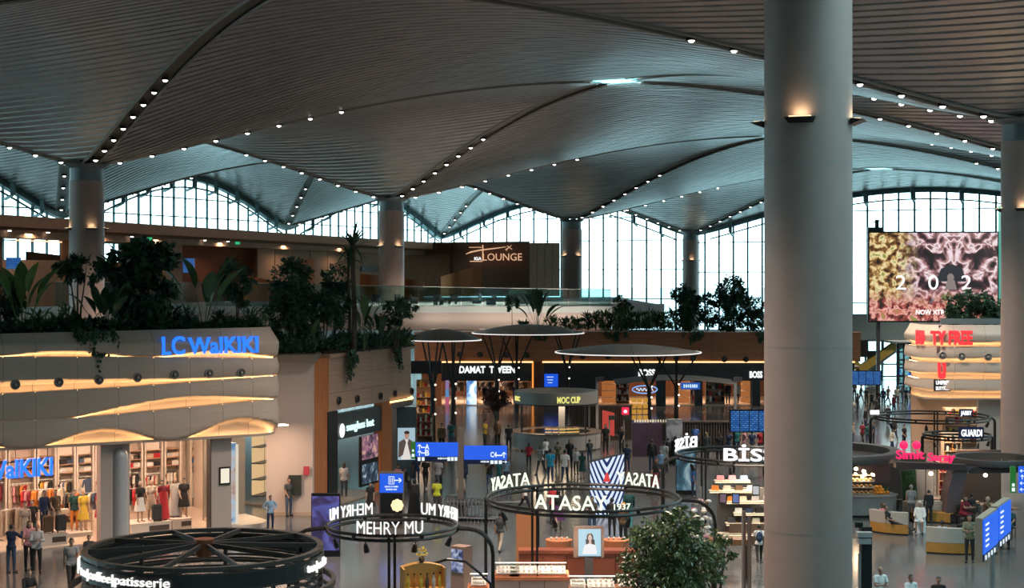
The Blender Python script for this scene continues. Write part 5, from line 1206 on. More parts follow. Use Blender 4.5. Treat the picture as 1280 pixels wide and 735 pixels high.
# ---- central group
pp(661, 585, 554, 'hold', 175, 'red', 'trousers:black', 'long haired person in red jacket before the cup kiosk', style='long', sleeve='long')
pp(676, 593, 556, 'walk', -30, 'lgrey', 'trousers:dgrey', 'person in pale top with black backpack walking towards the ring kiosk', extra=('pack:black',), skin=2)
pp(688, 603, 561, 'walk2', 180, 'cyan', 'trousers:jean', 'person in bright cyan T shirt and jeans')
pp(706, 603, 562, 'walk', 170, 'white', 'trousers:navy', 'person in white shirt and dark trousers beside the cyan T shirt')
pp(682, 578, 550, 'stand', 200, 'white', 'trousers:black', 'small person in white shirt behind the cyan T shirt')
pp(712, 588, 549, 'stand2', 0, 'black', 'trousers:black', 'woman in black outfit facing out before the cup counter', style='long', skin=1)
pp(697, 585, 552, 'stand', 180, 'olive', 'trousers:brown', 'person in olive brown behind the white shirted man', hair='b')
pp(737, 580, 553, 'stand', 180, 'dgrey', 'trousers:jean', 'person in slate grey shirt at the cup counter end', extra=('pack:dgrey',))
pp(720, 592, 566, 'stand', 20, 'lgrey', 'trousers:dgrey', 'short person in pale grey left of the chevron screen', skin=0)
pp(728, 598, 570, 'stand', 180, 'dteal', 'skirt:dteal', 'long haired girl in dark teal dress left of the chevron screen', style='long')
pp(757, 567, 530, 'stand', 0, 'black', 'trousers:black', 'woman in black before the red lit curtain', style='long')
pp(777, 570, 532, 'phone', -50, 'black', 'trousers:dgrey', 'person in black looking at a phone beside the red lit curtain', skin=1)
pp(784, 590, 555, 'stand', 180, 'navy', 'trousers:jean', 'person in navy just right of the chevron screen top', hair='b')
pp(815, 590, 547, 'stand', 175, 'black', 'trousers:jean', 'person in black jacket seen from behind near the purple hoarding', sleeve='long', extra=('pack:black',))
pp(830, 592, 551, 'walk', 160, 'lgrey', 'trousers:dgrey', 'person in light grey T shirt walking right of the black jacket')
pp(835, 582, 547, 'stand', 180, 'black', 'trousers:black', 'black clad person behind the light grey T shirt')
pp(844, 582, 545, 'stand', 180, 'black', 'robe:black', 'person in black robe by the grey totem poster', hair='black', style='scarf', sleeve='long')
pp(826, 596, 566, 'stand', 190, 'lblue', 'trousers:dgrey', 'small grey haired person in pale blue below the hoarding', hair='g', skin=0)
pp(819, 618, 570, 'walk', 60, 'black', 'skirt:dred', 'auburn woman in black top and red skirt left of the bag kiosk', style='long', hair='r')
pp(869, 568, 526, 'stand', 180, 'blue', 'trousers:dgrey', 'person in blue shirt with blue backpack by the timber counter', extra=('pack:blue',))
pp(883, 575, 540, 'stand', 170, 'dgrey', 'trousers:black', 'blond long haired person behind the bag kiosk letters', style='long', hair='y', sleeve='long')
pp(899, 578, 540, 'stand', 185, 'black', 'trousers:black', 'brown long haired person in black behind the bag kiosk letters', style='long', hair='b', sleeve='long')
pp(911, 572, 538, 'stand', 150, 'navy', 'trousers:ljean', 'person in navy T shirt under the departure board')
pp(921, 570, 534, 'stand', 180, 'teal', 'trousers:navy', 'person in teal shirt under the departure board')
pp(930, 570, 536, 'hold', 90, 'pink', 'trousers:beige', 'person in pink and white under the departure board', skin=0)
pp(940, 572, 538, 'stand', 180, 'navy', 'trousers:beige', 'person in navy and beige under the departure board')
pp(951, 572, 536, 'stand', 180, 'red', 'trousers:black', 'person in red top beside the big front column')
pp(786, 662, 610, 'walk2', 175, 'dteal', 'trousers:teal', 'person in dark teal shirt walking below the chevron screen', sleeve='long')
pp(765, 672, 622, 'stand', 175, 'black', 'trousers:black', 'person in black between the rings and the chevron screen', sleeve='long')
pp(779, 682, 628, 'stand', 150, 'brown', 'trousers:black', 'person in brown top with orange scarf near the bushy tree', sleeve='long', style='scarf', hair='orange')
pp(698, 662, 612, 'walk', 180, 'black', 'skirt:purple', 'person in black top and purple skirt behind the ring letters', style='long')
pp(692, 655, 606, 'stand', 180, 'red', 'trousers:black', 'person in red top behind the ring letters')
pp(740, 672, 620, 'hold', 0, 'dgrey', 'trousers:jean', 'person in dark grey top behind the portrait screen')
pp(656, 640, 597, 'walk', 90, 'white', 'trousers:black', 'person in white shirt left of the ring kiosk letters', skin=0)
pp(625, 690, 640, 'walk2', 160, 'dgrey', 'trousers:beige', 'person in dark top between the trolleys and the orange board', skin=1)
pp(949, 703, 661, 'walk', 175, 'white', 'trousers:black', 'person in white shirt with dark backpack by the big front column', extra=('pack:navy',))
pp(866, 622, 582, 'stand', 90, 'blue', 'trousers:navy', 'person in blue beside the seascape totem', hair='b')
pp(606, 560, 516, 'phone', 60, 'yellow', 'trousers:dgrey', 'person in yellow shirt before the menswear shop door')
pp(564, 562, 524, 'stand', 180, 'teal', 'trousers:jean', 'person in teal top with backpack behind the left blue sign', extra=('pack:dteal',))
pp(552, 566, 528, 'stand', 0, 'brown', 'trousers:black', 'person in brown coat behind the left blue sign', sleeve='long')
pp(622, 560, 525, 'stand', 0, 'brown', 'trousers:black', 'person in brown under the maroon tree', sleeve='long')
pp(636, 566, 530, 'stand', 180, 'black', 'trousers:black', 'person in black at the end of the cup counter')
# ---- the teal lit far floor at the right
FAR = [(1068, 500, 'black'), (1076, 503, 'black'), (1083, 507, 'dgrey'), (1090, 513, 'black'), (1099, 511, 'black'), (1104, 508, 'navy'), (1110, 505, 'brown'), (1117, 517, 'dred'), (1121, 506, 'beige'), (1128, 504, 'dgrey'), (1133, 507, 'navy'), (1140, 508, 'black'), (1146, 509, 'blue'), (1153, 512, 'cream'), (1064, 518, 'brown'), (1082, 536, 'black'), (1110, 532, 'black'), (1066, 556, 'beige'), (1078, 556, 'dred'), (1085, 558, 'dteal'), (1092, 556, 'navy'), (1118, 552, 'black'), (1130, 560, 'black'), (1115, 566, 'cream'), (1096, 522, 'dgrey'), (1072, 515, 'dgrey')]
cnt = {}
for k, (px, fy, c) in enumerate(FAR):
    cnt[c] = cnt.get(c, 0) + 1
    nm = {'dgrey': 'dark grey', 'dred': 'dark red', 'dteal': 'dark teal'}.get(c, c)
    zone = 'beyond the bread cafe' if fy > 530 else 'far across the teal floor'
    pp(px, fy, fy - 18 * (fy - 350) / 150 - 4, ['stand', 'walk', 'stand2', 'walk2', 'phone'][k % 5], (k * 67) % 360, c, 'trousers:' + ['black', 'jean', 'dgrey', 'navy'][k % 4], '%s person in %s top %s' % (ORD[cnt[c] - 1], nm, zone), skin=k % 3 if k % 3 < 2 else 1, style='long' if k % 4 == 1 else 'short', sleeve='long' if k % 2 else 'short')
# ---- bottom right
person('bald person in white shirt at the bottom frame edge beside the black post', Vector((xat(1100, 51), 51, 0)), 'hold', 10, 'white', 'trousers:beige', style='bald', skin=1, h=1.74, eyes=True)
person('black haired person in white shirt on the red reflection', Vector((xat(1138, 49.7), 49.7, 0)), 'phone', 15, 'white', 'trousers:navy', skin=1, h=1.74, eyes=True)
person('bearded person in black shirt on the red reflection', Vector((xat(1173, 49.3), 49.3, 0)), 'stand', -15, 'black', 'trousers:black', skin=1, h=1.74, eyes=True)
# ---------------------------------------------------------------- mushroom canopies with branching posts
CANM = mat('canopy_skin', (0.26, 0.23, 0.205), 0.35, 0.2, var=0.15, scale=1.0)
def canopy(label, px, Y, wpx, rimpy, toppy, posts, leans):
    cx, zr_ = xat(px, Y), zat(rimpy, Y); Rr = wpx / 2 * Y / FPX; hh = max(.6, (rimpy - toppy) * Y / FPX - Rr * (rimpy - 350) / FPX)
    o = thing('mushroom_canopy', label, 'canopy', (cx, Y, 0)); n = 12
    for k in range(n):               # twelve gores of the domed top
        b = MB(); prof = [(Rr * r, zr_ + hh * (1 - r ** 1.9)) for r in (1, .85, .65, .45, .25, .06)]
        b.lathe(prof, 4, (0, 0, 0), 2 * math.pi * k / n + .004, 2 * math.pi * (k + 1) / n - .004, False); b.build('canopy_gore', CANM, o, True)
    b = MB(); b.lathe([(Rr * .06, zr_ + hh * .97), (Rr * .3, zr_ + .1), (Rr * .98, zr_ - .04)], 36, cap=False); b.build('canopy_underside', mat('canopy_under', (0.05, 0.045, 0.04), 0.6), o, True)
    b = MB(); b.lathe([(Rr * .985, zr_ - .05), (Rr + .03, zr_ - .05), (Rr + .03, zr_ + .02), (Rr * .985, zr_ + .02)], 48, cap=False); b.build('rim_light', glow('rim_white', (1.0, 0.97, 0.92), 1.0), o)
    for k, (dx, dy) in enumerate(posts):
        x = dx * Y / FPX; sp = zr_ * .52
        b = MB(); b.tube([(x, dy, 0), (x, dy, sp)], [.2, .15], 8)
        for q in range(4):
            a = q * 1.571 + .5 + k; rr = Rr * .32; b.tube([(x + .06 * math.cos(a), dy + .06 * math.sin(a), sp - 1.2), (x + .1 * math.cos(a), dy + .1 * math.sin(a), sp + .1), (x + rr * .75 * math.cos(a), dy + rr * math.sin(a) * .75, zr_ - .7), (x + rr * math.cos(a), dy + rr * math.sin(a), zr_ + .15)], [.09, .09, .07, .05], 6)
        b.build('branching_post', BLACKM, o, True)
        for q in range(3):
            b = MB(); b.ell((x + .18, dy - .14, sp * (.5 + .28 * q)), (.07, .07, .07), 8, 6); b.build('post_lamp', glow('post_lamp_on', (1, .9, .75), 3), o)
    return o
canopy('near mushroom canopy, the widest one, over the timber bar', 785, 118, 182, 440, 427, ((25, -1), (63, 1.5)), 0)
canopy('middle mushroom canopy before the menswear shop', 660, 131, 140, 416, 403, ((-39, 0), (-14, 1), (50, 2)), 0)
canopy('small mushroom canopy behind the eyewear shop planter', 553, 108, 97, 424.5, 409, ((-12, 0), (13, 1)), 0)

# ---------------------------------------------------------------- round cafe pergola at the bottom left
CX, CY, CR, CZ = xat(255, 40), 40.0, 3.07, 4.30
BRZ = mat('bronze_slat', (0.085, 0.072, 0.062), 0.38, 0.5)
cf = thing('round_cafe_pergola', 'dark round slatted pergola ring of the tea and coffee counter', 'kiosk', (CX, CY, 0))
def hoop(o, r, z, w, h, m, name='hoop', n=56):
    b = MB(); b.lathe([(r - w, z), (r, z), (r, z + h), (r - w, z + h), (r - w, z)], n, cap=False); return b.build(name, m, o)
hoop(cf, CR, CZ - .10, .16, .10, BRZ, 'top_hoop')
for k, z in enumerate((4.10, 3.98, 3.70, 3.54, 3.38, 3.22, 3.06)): hoop(cf, CR - .02 * (k % 2), z, .05, .055, BRZ, 'slat_hoop')
hoop(cf, CR + .02, 3.76, .03, .36, mat('sign_band_bronze', (0.02, 0.019, 0.018), 0.4), 'sign_band'); sb_ = cf.children[-1]
hoop(cf, CR + .32, 3.30, .10, .14, BRZ, 'outer_hoop'); hoop(cf, CR + .34, 3.0, .06, .1, BRZ, 'outer_hoop'); hoop(cf, CR + .36, 2.75, .06, .1, BRZ, 'outer_hoop')
b = MB(); b.lathe([(0.0, CZ + .22), (.26, CZ + .2), (.28, CZ + .08), (.2, CZ - .25), (0, CZ - .3)], 18, cap=False); b.build('hub', mat('hub_copper', (0.22, 0.07, 0.03), 0.4, 0.4), cf, True)
for k in range(10):
    a = 2 * math.pi * k / 10 + .17; b = MB(); b.bar((.2 * math.cos(a), .2 * math.sin(a), CZ + .05), ((CR - .08) * math.cos(a), (CR - .08) * math.sin(a), CZ - .06), .06, .12); b.build('spoke', BRZ, cf)
for k in range(8):
    a = 2 * math.pi * k / 8; b = MB(); b.bar(((CR - .06) * math.cos(a), (CR - .06) * math.sin(a), 0), ((CR - .06) * math.cos(a), (CR - .06) * math.sin(a), CZ), .1); b.build('post', BRZ, cf)
b = MB(); b.lathe([(CR - .3, 0), (CR - .25, 1.05), (CR + .1, 1.08), (CR + .1, 1.14), (CR - .9, 1.14), (CR - .9, 0)], 40, cap=False); b.build('counter', mat('cafe_counter', (0.15, 0.1, 0.07), 0.5), cf)
def bend(me, Rr, phi, flip=False, top=True):
    """wrap upright text round a circle of radius Rr, centred on angle phi (0 faces the camera, positive to the right)"""
    for v in me.vertices:
        a = phi + v.co.x / Rr; rr = Rr - v.co.y
        v.co = (rr * math.sin(a), -rr * math.cos(a), v.co.z)
    return me
def ring_text(o, txt, h, Rr, z, phi, m, width=None, bold=0.0, depth=.05, name='lettering', backm=None):
    me = text_mesh(txt, h, depth, bold)
    xs = [v.co.x for v in me.vertices]
    if width:
        k = width / (max(xs) - min(xs))
        for v in me.vertices: v.co.x *= k
    bend(me, Rr, phi); ob = put(name, me, m, o); ob.location = (0, 0, z); return ob
WL2 = glow('white_lit_text', (1, 1, 0.97), 1.0)
ring_text(sb_, 'tea|coffee|patisserie', .235, CR + .07, 3.85, R(-33), WL2, 3.25, .002)
ring_text(sb_, 'SATI', .34, CR + .07, 3.79, R(-78), WL2, .75, .004)
ring_text(sb_, 'tea|coffee', .235, CR + .07, 3.85, R(79), WL2, 1.5, .002)

# ---------------------------------------------------------------- hoop kiosks
HOOPM = mat('hoop_bronze', (0.022, 0.021, 0.020), 0.35, 0.5)
def hoop_kiosk(name, label, px, Y, Rr, z, arms, posts, texts, lm):
    o = thing(name, label, 'kiosk', (xat(px, Y), Y, 0))
    for dz, rr in ((0, Rr), (-.16, Rr - .02)):
        b = MB(); b.tube([(rr * math.cos(a * math.pi / 24), rr * math.sin(a * math.pi / 24), z + dz) for a in range(48)], .055, 6, True); b.build('hoop', HOOPM, o, True)
    for k in range(6):
        a = k * math.pi / 3; b = MB(); b.ell((Rr * math.cos(a), Rr * math.sin(a), z - .08), (.07, .07, .1), 8, 6); b.build('clamp', HOOPM, o, True)
    for phi, reach, rad in arms:     # an arm leaves the hoop, bends and drops to the floor as a double tube
        d = Vector((math.sin(R(phi)), -math.cos(R(phi)), 0)); s = Vector((-d.y, d.x, 0)) * .09
        for q in (-1, 1):
            pts = [d * Rr + Vector((0, 0, z - .08)), d * (Rr + reach - rad) + Vector((0, 0, z - .1))]
            for j in range(1, 6): t = j / 5 * math.pi / 2; pts.append(d * (Rr + reach - rad + rad * math.sin(t)) + Vector((0, 0, z - .1 - rad + rad * math.cos(t))))
            pts.append(d * (Rr + reach)); b = MB(); b.tube([p + s * q for p in pts], .06, 6); b.build('arm_post', HOOPM, o, True)
    for phi, rr in posts:
        d = Vector((math.sin(R(phi)), -math.cos(R(phi)), 0)) * rr
        for q in (-.09, .09): b = MB(); b.cyl((d.x + q, d.y, 0), (d.x + q, d.y, z), .05, n=6); b.build('post', HOOPM, o, True)
    for t in texts: ring_text(o, t[0], t[1], Rr + .02, z + .04, R(t[2]), lm, t[3], t[4] if len(t) > 4 else .01)
    for phi in (-60, -20, 25, 70):   # small black spot heads under the hoop
        d = Vector((math.sin(R(phi)), -math.cos(R(phi)), 0)) * (Rr - .1); b = MB(); b.cyl((d.x, d.y, z - .15), (d.x, d.y, z - .32), .02, n=5); b.tube([(d.x, d.y, z - .3), (d.x * .95, d.y * .95, z - .55)], [.06, .1], 8); b.build('spot_head', BLACKM, o, True)
    light('kiosk_light', 'SPOT', (0, 0, z - .2), 900, (1, .8, .6), .3, (0, 0, 0), o, spot=R(130))
    return o
WGR = glow('warm_white_text', (0.92, 1.0, 0.82), 1.1)
mm = hoop_kiosk('hoop_kiosk', 'smallest front dark hoop kiosk with white letters and a flower emblem', 490.5, 50.3, 2.14, 3.22, ((86, 1.15, .8), (-86, 1.2, .8)), ((4, 2.1),), [('MEHRY MU', .42, 2, 2.15, -.002), ('MEHRY MU', .42, -131, 2.0, .0), ('MEHRY MU', .42, 131, 2.0, .0)], glow('white_lit_text', (1, 1, .97), 1.0))
b = MB(); 
for k in range(8): a = k * math.pi / 4; b.ell((.13 * math.cos(a), 2.1, 3.55 + .13 * math.sin(a)), (.09, .04, .09), 8, 6)
b.ell((0, 2.06, 3.55), (.1, .04, .1), 8, 6); b.build('flower_emblem', glow('emblem_gold', (1, .8, .45), 1.2), mm, True)
at_ = hoop_kiosk('hoop_kiosk', 'larger dark hoop kiosk with greenish white letters over jewellery counters', 729, 53.9, 3.38, 3.62, ((-88, -.10 + .12, .02), (88, 1.2, .8)), ((-150, 3.3),), [('ATASAY', .5, -10, 2.45, .004), ('1937', .2, 19, .58, .0), ('ATASAY', .5, -128, 2.3, .0), ('ATASAY', .5, 140, 1.9, .0)], WGR)
bi = hoop_kiosk('hoop_kiosk', 'dark hoop kiosk with bold white letters over the bag shelves', 930, 67.3, 2.96, 3.62, ((-80, .7, .6),), ((150, 2.9), (-150, 2.9)), [('BİSSE', .52, 1, 2.75, .016), ('BİSSE', .52, -122, 2.3, .01), ('BİSSE', .52, 122, 2.3, .01)], WHITEL)
gu = hoop_kiosk('hoop_kiosk', 'far dark hoop kiosk before the duty free shop', 1164, 88.5, 3.26, 3.42, ((-85, .3, .25), (85, .3, .25)), ((160, 3.2),), [], WHITEL)
def plate_sign(o, txt, x, y, z, w, h, plate, m, bold=.01):
    s_ = MB(); s_.box((x, y + .05, z + h / 2), (w * 1.2, .08, h * 1.7)); s_.build('sign_plate', plate, o)
    letters(o, txt, h, w, m, (x, y - .03, z), .03, bold, name='lettering')
NAVY = mat('navy_plate', (0.01, 0.015, 0.07), 0.4)
plate_sign(gu, 'JABBY', xat(1207, 86) - xat(1164, 88.5), -2.6, zat(518.5, 86), xat(1214, 86) - xat(1200, 86), .24, NAVY, WHITEL)
b = MB(); b.box((xat(1095, 87) - xat(1164, 88.5), -1.2, zat(516, 87)), (.5, .1, .24)); b.build('lit_sign', WHITEL, gu)
g2 = hoop_kiosk('hoop_kiosk', 'small dark hoop kiosk with a navy sign and red displays', 1196, 80, 1.7, 3.2, ((-88, .1, .08), (88, .1, .08)), (), [], WHITEL)
plate_sign(g2, 'GUARDI', xat(1214, 78.2) - xat(1196, 80), -1.85, zat(545, 78.2), xat(1227, 78.2) - xat(1201, 78.2), .34, NAVY, WHITEL, .015)
# cup kiosk: a deep grey band ring
mc = thing('ring_kiosk', 'cup kiosk with a deep grey ring band and yellow letters', 'kiosk', (xat(695, 103), 103, 0)); RM = 2.78
za_, zb_2 = zat(488, 103), zat(503, 103)
b = MB(); b.lathe([(RM, zb_2), (RM, za_), (RM - .12, za_), (RM - .12, zb_2), (RM, zb_2)], 48, cap=False); rb_ = b.build('ring_band', mat('band_grey', (0.22, 0.21, 0.195), 0.5), mc, True)
b = MB(); b.lathe([(RM + .02, zb_2 - .05), (RM + .02, zb_2 + .02)], 48, cap=False); b.build('band_edge', BLACKM, mc)
YELT = glow('yellow_text', (.95, .9, .25), .9)
ring_text(rb_, 'MOC CUP', .42, RM + .03, zb_2 + .16, R(16), YELT, 1.6, .015); ring_text(rb_, 'MOC', .3, RM + .03, zb_2 + .2, R(-68), YELT, .8, .01)
for phi in (-120, -60, 45, 120):
    a = R(phi); b = MB(); b.bar((RM * math.sin(a) * .95, -RM * math.cos(a) * .95, 0), (RM * math.sin(a) * .95, -RM * math.cos(a) * .95, zb_2), .12); b.build('post', DARKM, mc)
b = MB(); b.bar((xat(702, 103) - xat(695, 103), -.3, 0), (xat(702, 103) - xat(695, 103), -.3, zb_2), .5, .4); b.build('core_post', mat('post_grey', (.2, .2, .2), .5), mc)
CNT = mat('counter_grey', (.30, .28, .265), .4)
for k in range(8):
    a0, a1 = R(-78 + k * 19.5), R(-78 + (k + 1) * 19.5 - .6); b = MB(); b.lathe([(RM + .2, 0.1), (RM + .25, 1.1), (RM - .35, 1.1), (RM - .35, .1)], 3, (0, 0, 0), a0 - math.pi / 2, a1 - math.pi / 2, False); b.build('counter_panel', CNT, mc)
b = MB(); b.lathe([(RM + .3, 1.1), (RM + .3, 1.16), (RM - .45, 1.16), (RM - .45, 1.1)], 40, cap=False); b.build('counter_top', mat('counter_top_dark', (.09, .07, .06), .3), mc)
light('kiosk_light', 'AREA', (0, 0, zb_2), 420, (1, .75, .5), 3.0, (0, 0, 0), mc)
for k in range(5):                  # lit pastry cases on the counter
    a = R(-12 + k * 9.5); d = Vector((math.sin(a), -math.cos(a), 0)) * (RM - .05)
    s = thing('pastry_case', '%s lit pastry case on the cup kiosk counter' % ORD[k], 'display case', mc.location + d + Vector((0, 0, 1.16)), a, 'pastry cases')
    b = MB(); b.box((0, 0, .02), (.42, .4, .04)); b.build('base', DARKM, s)
    b = MB(); b.box((0, 0, .28), (.40, .38, .48)); b.build('glass_case', CLEAR, s)
    for q in range(2):
        b = MB(); b.box((0, 0, .14 + q * .2), (.38, .34, .02)); sh_ = b.build('case_shelf', glow('lit_case_shelf', (1, .62, .15), 1.0), s)
        b = MB()
        for w in range(4): b.ell((-.13 + .09 * w, -.05, .19 + q * .2), (.045, .07, .035), 8, 5)
        b.build('pastry', mat('pastry_gold', (.6, .3, .06), .5), sh_, True)

# ---------------------------------------------------------------- wayfinding signs and screens
BLUEP = glow('sign_blue', (0.004, 0.11, 0.85), 0.95); NAVYP = mat('sign_navy', (0.004, 0.012, 0.06), 0.3); GREENP = glow('sign_green', (0.01, 0.16, 0.015), 0.8); STEEL = mat('brushed_steel', (0.5, 0.52, 0.5), 0.3, 0.9)
POSTB = mat('sign_post_brown', (0.16, 0.13, 0.11), 0.45, .2); WPIC = glow('white_pictogram', (.85, .95, 1), 1.0)
def text_bars(o, x, z, w, h, m, n=6, y=-.09):     # lettering too small to read in the photograph: a row of short strokes
    b = MB(); rs_ = random.Random(int(w * 1000))
    for k in range(n): b.box((x - w / 2 + w * (k + .5) / n, y, z + h / 2), (w / n * rs_.uniform(.45, .8), .02, h * rs_.uniform(.7, 1.0)))
    b.build('small_print', m, o)
def arrow(b, x, z, s, ang, y=-.08):
    c, sn = math.cos(ang), math.sin(ang)
    def q(u, v): return (x + (u * c - v * sn) * s, y, z + (u * sn + v * c) * s)
    b.bar(q(0, -.5), q(0, .35), s * .14, s * .14); b.bar(q(-.32, .1), q(0, .45), s * .14, s * .14); b.bar(q(.32, .1), q(0, .45), s * .14, s * .14)
YS = 72.0
def sx_(px): return xat(px, YS) - xat(576, YS)
ds = thing('direction_sign', 'double blue overhead direction sign with white A, B and C4 on a brown post', 'sign', (xat(576, YS), YS, 0))
b = MB(); b.box((0, .1, zat(535, YS) / 2), (sx_(579.5) - sx_(572.5), .2, zat(535, YS))); b.build('post', POSTB, ds)
for nm, x0, x1, y0, y1, m in (('blue_panel', 519.5, 572.5, 553, 570.5, BLUEP), ('navy_panel', 519.5, 572.5, 570.5, 577, NAVYP), ('green_panel', 514, 519.2, 552, 573.5, GREENP), ('blue_panel', 580, 634, 557, 574.5, BLUEP), ('navy_panel', 580, 634, 574.5, 580, NAVYP)):
    b = MB(); b.box(((sx_(x0) + sx_(x1)) / 2, 0, (zat(y0, YS) + zat(y1, YS)) / 2), (sx_(x1) - sx_(x0) - .01, .14, zat(y0, YS) - zat(y1, YS) - .01)); b.build(nm, m, ds)
letters(ds, 'A', .26, .2, WPIC, (sx_(534), -.09, zat(561.5, YS)), .02, .01); letters(ds, 'B', .26, .2, WPIC, (sx_(534), -.09, zat(569, YS)), .02, .01)
letters(ds, 'C4', .24, .3, WPIC, (sx_(617), -.09, zat(571, YS)), .02, .01)
b = MB(); arrow(b, sx_(524.5), zat(558.5, YS), .26, 0); arrow(b, sx_(524.5), zat(566, YS), .26, 0); arrow(b, sx_(630), zat(568.5, YS), .28, 0); arrow(b, sx_(631), zat(577, YS), .2, R(-90)); b.box((sx_(529), -.08, zat(559, YS)), (.2, .02, .05)); b.box((sx_(529), -.08, zat(566, YS)), (.2, .02, .05)); b.box((sx_(624.5), -.08, zat(569, YS)), (.28, .02, .06)); b.build('arrows', WPIC, ds)
b = MB()
for px in (524, 529, 561, 565.5, 570): b.box((sx_(px), -.08, zat(573.5, YS)), (.13, .02, .17))
for px in (615, 620, 625.5): b.box((sx_(px), -.08, zat(577.5, YS)), (.15, .02, .16))
b.build('pictograms', WPIC, ds)
text_bars(ds, sx_(553), zat(574, YS), .45, .09, WPIC, 9); text_bars(ds, sx_(606), zat(578, YS), .4, .09, WPIC, 8)
b = MB(); b.box((sx_(516.5), -.08, zat(563, YS)), (.09, .02, .1)); b.box((sx_(516.5), -.08, zat(569, YS)), (.12, .02, .14)); b.build('pictograms', WPIC, ds)
YT = 69.5
tt = thing('information_totem', 'blue topped information totem with cutlery sign and arrow', 'sign', (xat(489.5, YT), YT, 0)); w = xat(505, YT) - xat(474, YT)
b = MB(); b.box((0, .1, zat(590, YT) / 2), (w, .3, zat(590, YT))); b.build('totem_body', POSTB, tt)
b = MB(); b.box((0, -.07, (zat(592, YT) + zat(615.5, YT)) / 2), (w * .94, .06, zat(592, YT) - zat(615.5, YT))); bp_ = b.build('blue_panel', BLUEP, tt)
b = MB(); b.box((0, -.07, (zat(617, YT) + zat(655, YT)) / 2), (w * .88, .06, zat(617, YT) - zat(655, YT))); b.build('dark_screen', mat('screen_black', (.008, .01, .012), .15), tt)
b = MB(); arrow(b, .3, zat(600, YT), .32, R(-90), -.11); b.box((0, -.105, zat(600, YT)), (.26, .02, .36)); b.build('arrow', WPIC, bp_)
b = MB(); b.box((0, -.12, zat(600, YT)), (.2, .02, .3)); b.build('icon_plate', BLUEP, bp_); b = MB(); b.bar((-.04, -.135, zat(603, YT)), (-.04, -.135, zat(597, YT)), .03); b.bar((.04, -.135, zat(603, YT)), (.04, -.135, zat(597, YT)), .03); b.build('cutlery', WPIC, bp_)
text_bars(bp_, 0, zat(609, YT), .62, .08, WPIC, 11, -.11); text_bars(bp_, 0, zat(612.5, YT), .5, .08, WPIC, 9, -.11)
def totem(label, px0, px1, pyt, pyb, Y, pm, body=POSTB, frame=.94):
    o = thing('advertising_totem', label, 'screen', (xat((px0 + px1) / 2, Y), Y, 0)); w = xat(px1, Y) - xat(px0, Y); zt2 = zat(pyt, Y)
    b = MB(); b.box((0, .12, zt2 / 2), (w, .24, zt2)); b.build('totem_body', body, o)
    b = MB(); b.box((0, -.01, zt2 * .53), (w * frame, .05, zt2 * .86)); b.build('screen', pm, o); return o
totem('digital totem with purple and blue advert before the eyewear shop', 389, 425, 617, 695, 62.5, poster_mat('purple_advert', [(.30, (.01, .01, .03)), (.45, (.06, .04, .16)), (.55, (.10, .12, .45)), (.63, (.3, .06, .16)), (.72, (.45, .5, .7))], 1.1, .8), BLACKM)
totem('black framed totem with a person before a pale sea picture', 845, 870, 562, 617, 80.5, poster_mat('sea_advert', [(.32, (.01, .02, .03)), (.46, (.03, .12, .18)), (.55, (.28, .4, .45)), (.68, (.6, .68, .7))], .8, .8), BLACKM)
totem('pale grey poster totem beside the timber bar', 833, 853, 524, 585, 94, poster_mat('grey_advert', [(.35, (.08, .07, .07)), (.5, (.28, .27, .27)), (.65, (.4, .39, .38))], 1.0, .55), mat('totem_pale', (.4, .4, .38), .5))
def hoarding():
    Y = 98; o = thing('hoarding', 'low dark purple hoarding with small white lettering on top', 'panel', (xat(809, Y), Y, 0)); w = xat(828, Y) - xat(790, Y)
    for k in range(2):
        b = MB(); b.box((-w / 4 + k * w / 2, 0, zat(529, Y) / 2), (w / 2 - .015, .2, zat(529, Y))); b.build('panel', mat('purple_hoarding', (.085, .045, .07), .45, var=.25, scale=1.2), o)
    text_bars(o, .2, zat(528, Y), w * 1.1, .2, glow('cream_text', (.9, .75, .5), .8), 13, -.1)
hoarding()
# chevron screen
m = bpy.data.materials.new('chevron_screen'); m.use_nodes = True; nt = m.node_tree; bs = nt.nodes['Principled BSDF']
t = nt.nodes.new('ShaderNodeTexCoord'); s_ = nt.nodes.new('ShaderNodeSeparateXYZ'); ab = nt.nodes.new('ShaderNodeMath'); ab.operation = 'ABSOLUTE'; pw = nt.nodes.new('ShaderNodeMath'); pw.operation = 'POWER'; pw.inputs[1].default_value = 1.25
ma = nt.nodes.new('ShaderNodeMath'); ma.operation = 'MULTIPLY_ADD'; ma.inputs[1].default_value = -.42; fr = nt.nodes.new('ShaderNodeMath'); fr.operation = 'MULTIPLY'; fr.inputs[1].default_value = 4.6; f2 = nt.nodes.new('ShaderNodeMath'); f2.operation = 'FRACT'
rm = nt.nodes.new('ShaderNodeValToRGB'); rm.color_ramp.interpolation = 'CONSTANT'; rm.color_ramp.elements[0].color = (.012, .03, .14, 1); rm.color_ramp.elements[1].color = (.75, .86, 1, 1); rm.color_ramp.elements[1].position = .45
nt.links.new(t.outputs['Object'], s_.inputs[0]); nt.links.new(s_.outputs['X'], ab.inputs[0]); nt.links.new(ab.outputs[0], pw.inputs[0]); nt.links.new(s_.outputs['Z'], ma.inputs[0]); nt.links.new(pw.outputs[0], ma.inputs[2])
nt.links.new(ma.outputs[0], fr.inputs[0]); nt.links.new(fr.outputs[0], f2.inputs[0]); nt.links.new(f2.outputs[0], rm.inputs[0]); nt.links.new(rm.outputs[0], bs.inputs['Emission Color']); bs.inputs['Emission Strength'].default_value = .95; bs.inputs['Base Color'].default_value = (.01, .01, .02, 1); bs.inputs['Roughness'].default_value = .2
YC = 73.0; cs = thing('chevron_screen', 'slant topped led screen column with blue and white chevrons', 'screen', (xat(758.5, YC), YC, 0)); x0, x1 = xat(737, YC) - xat(758.5, YC), xat(780.5, YC) - xat(758.5, YC)
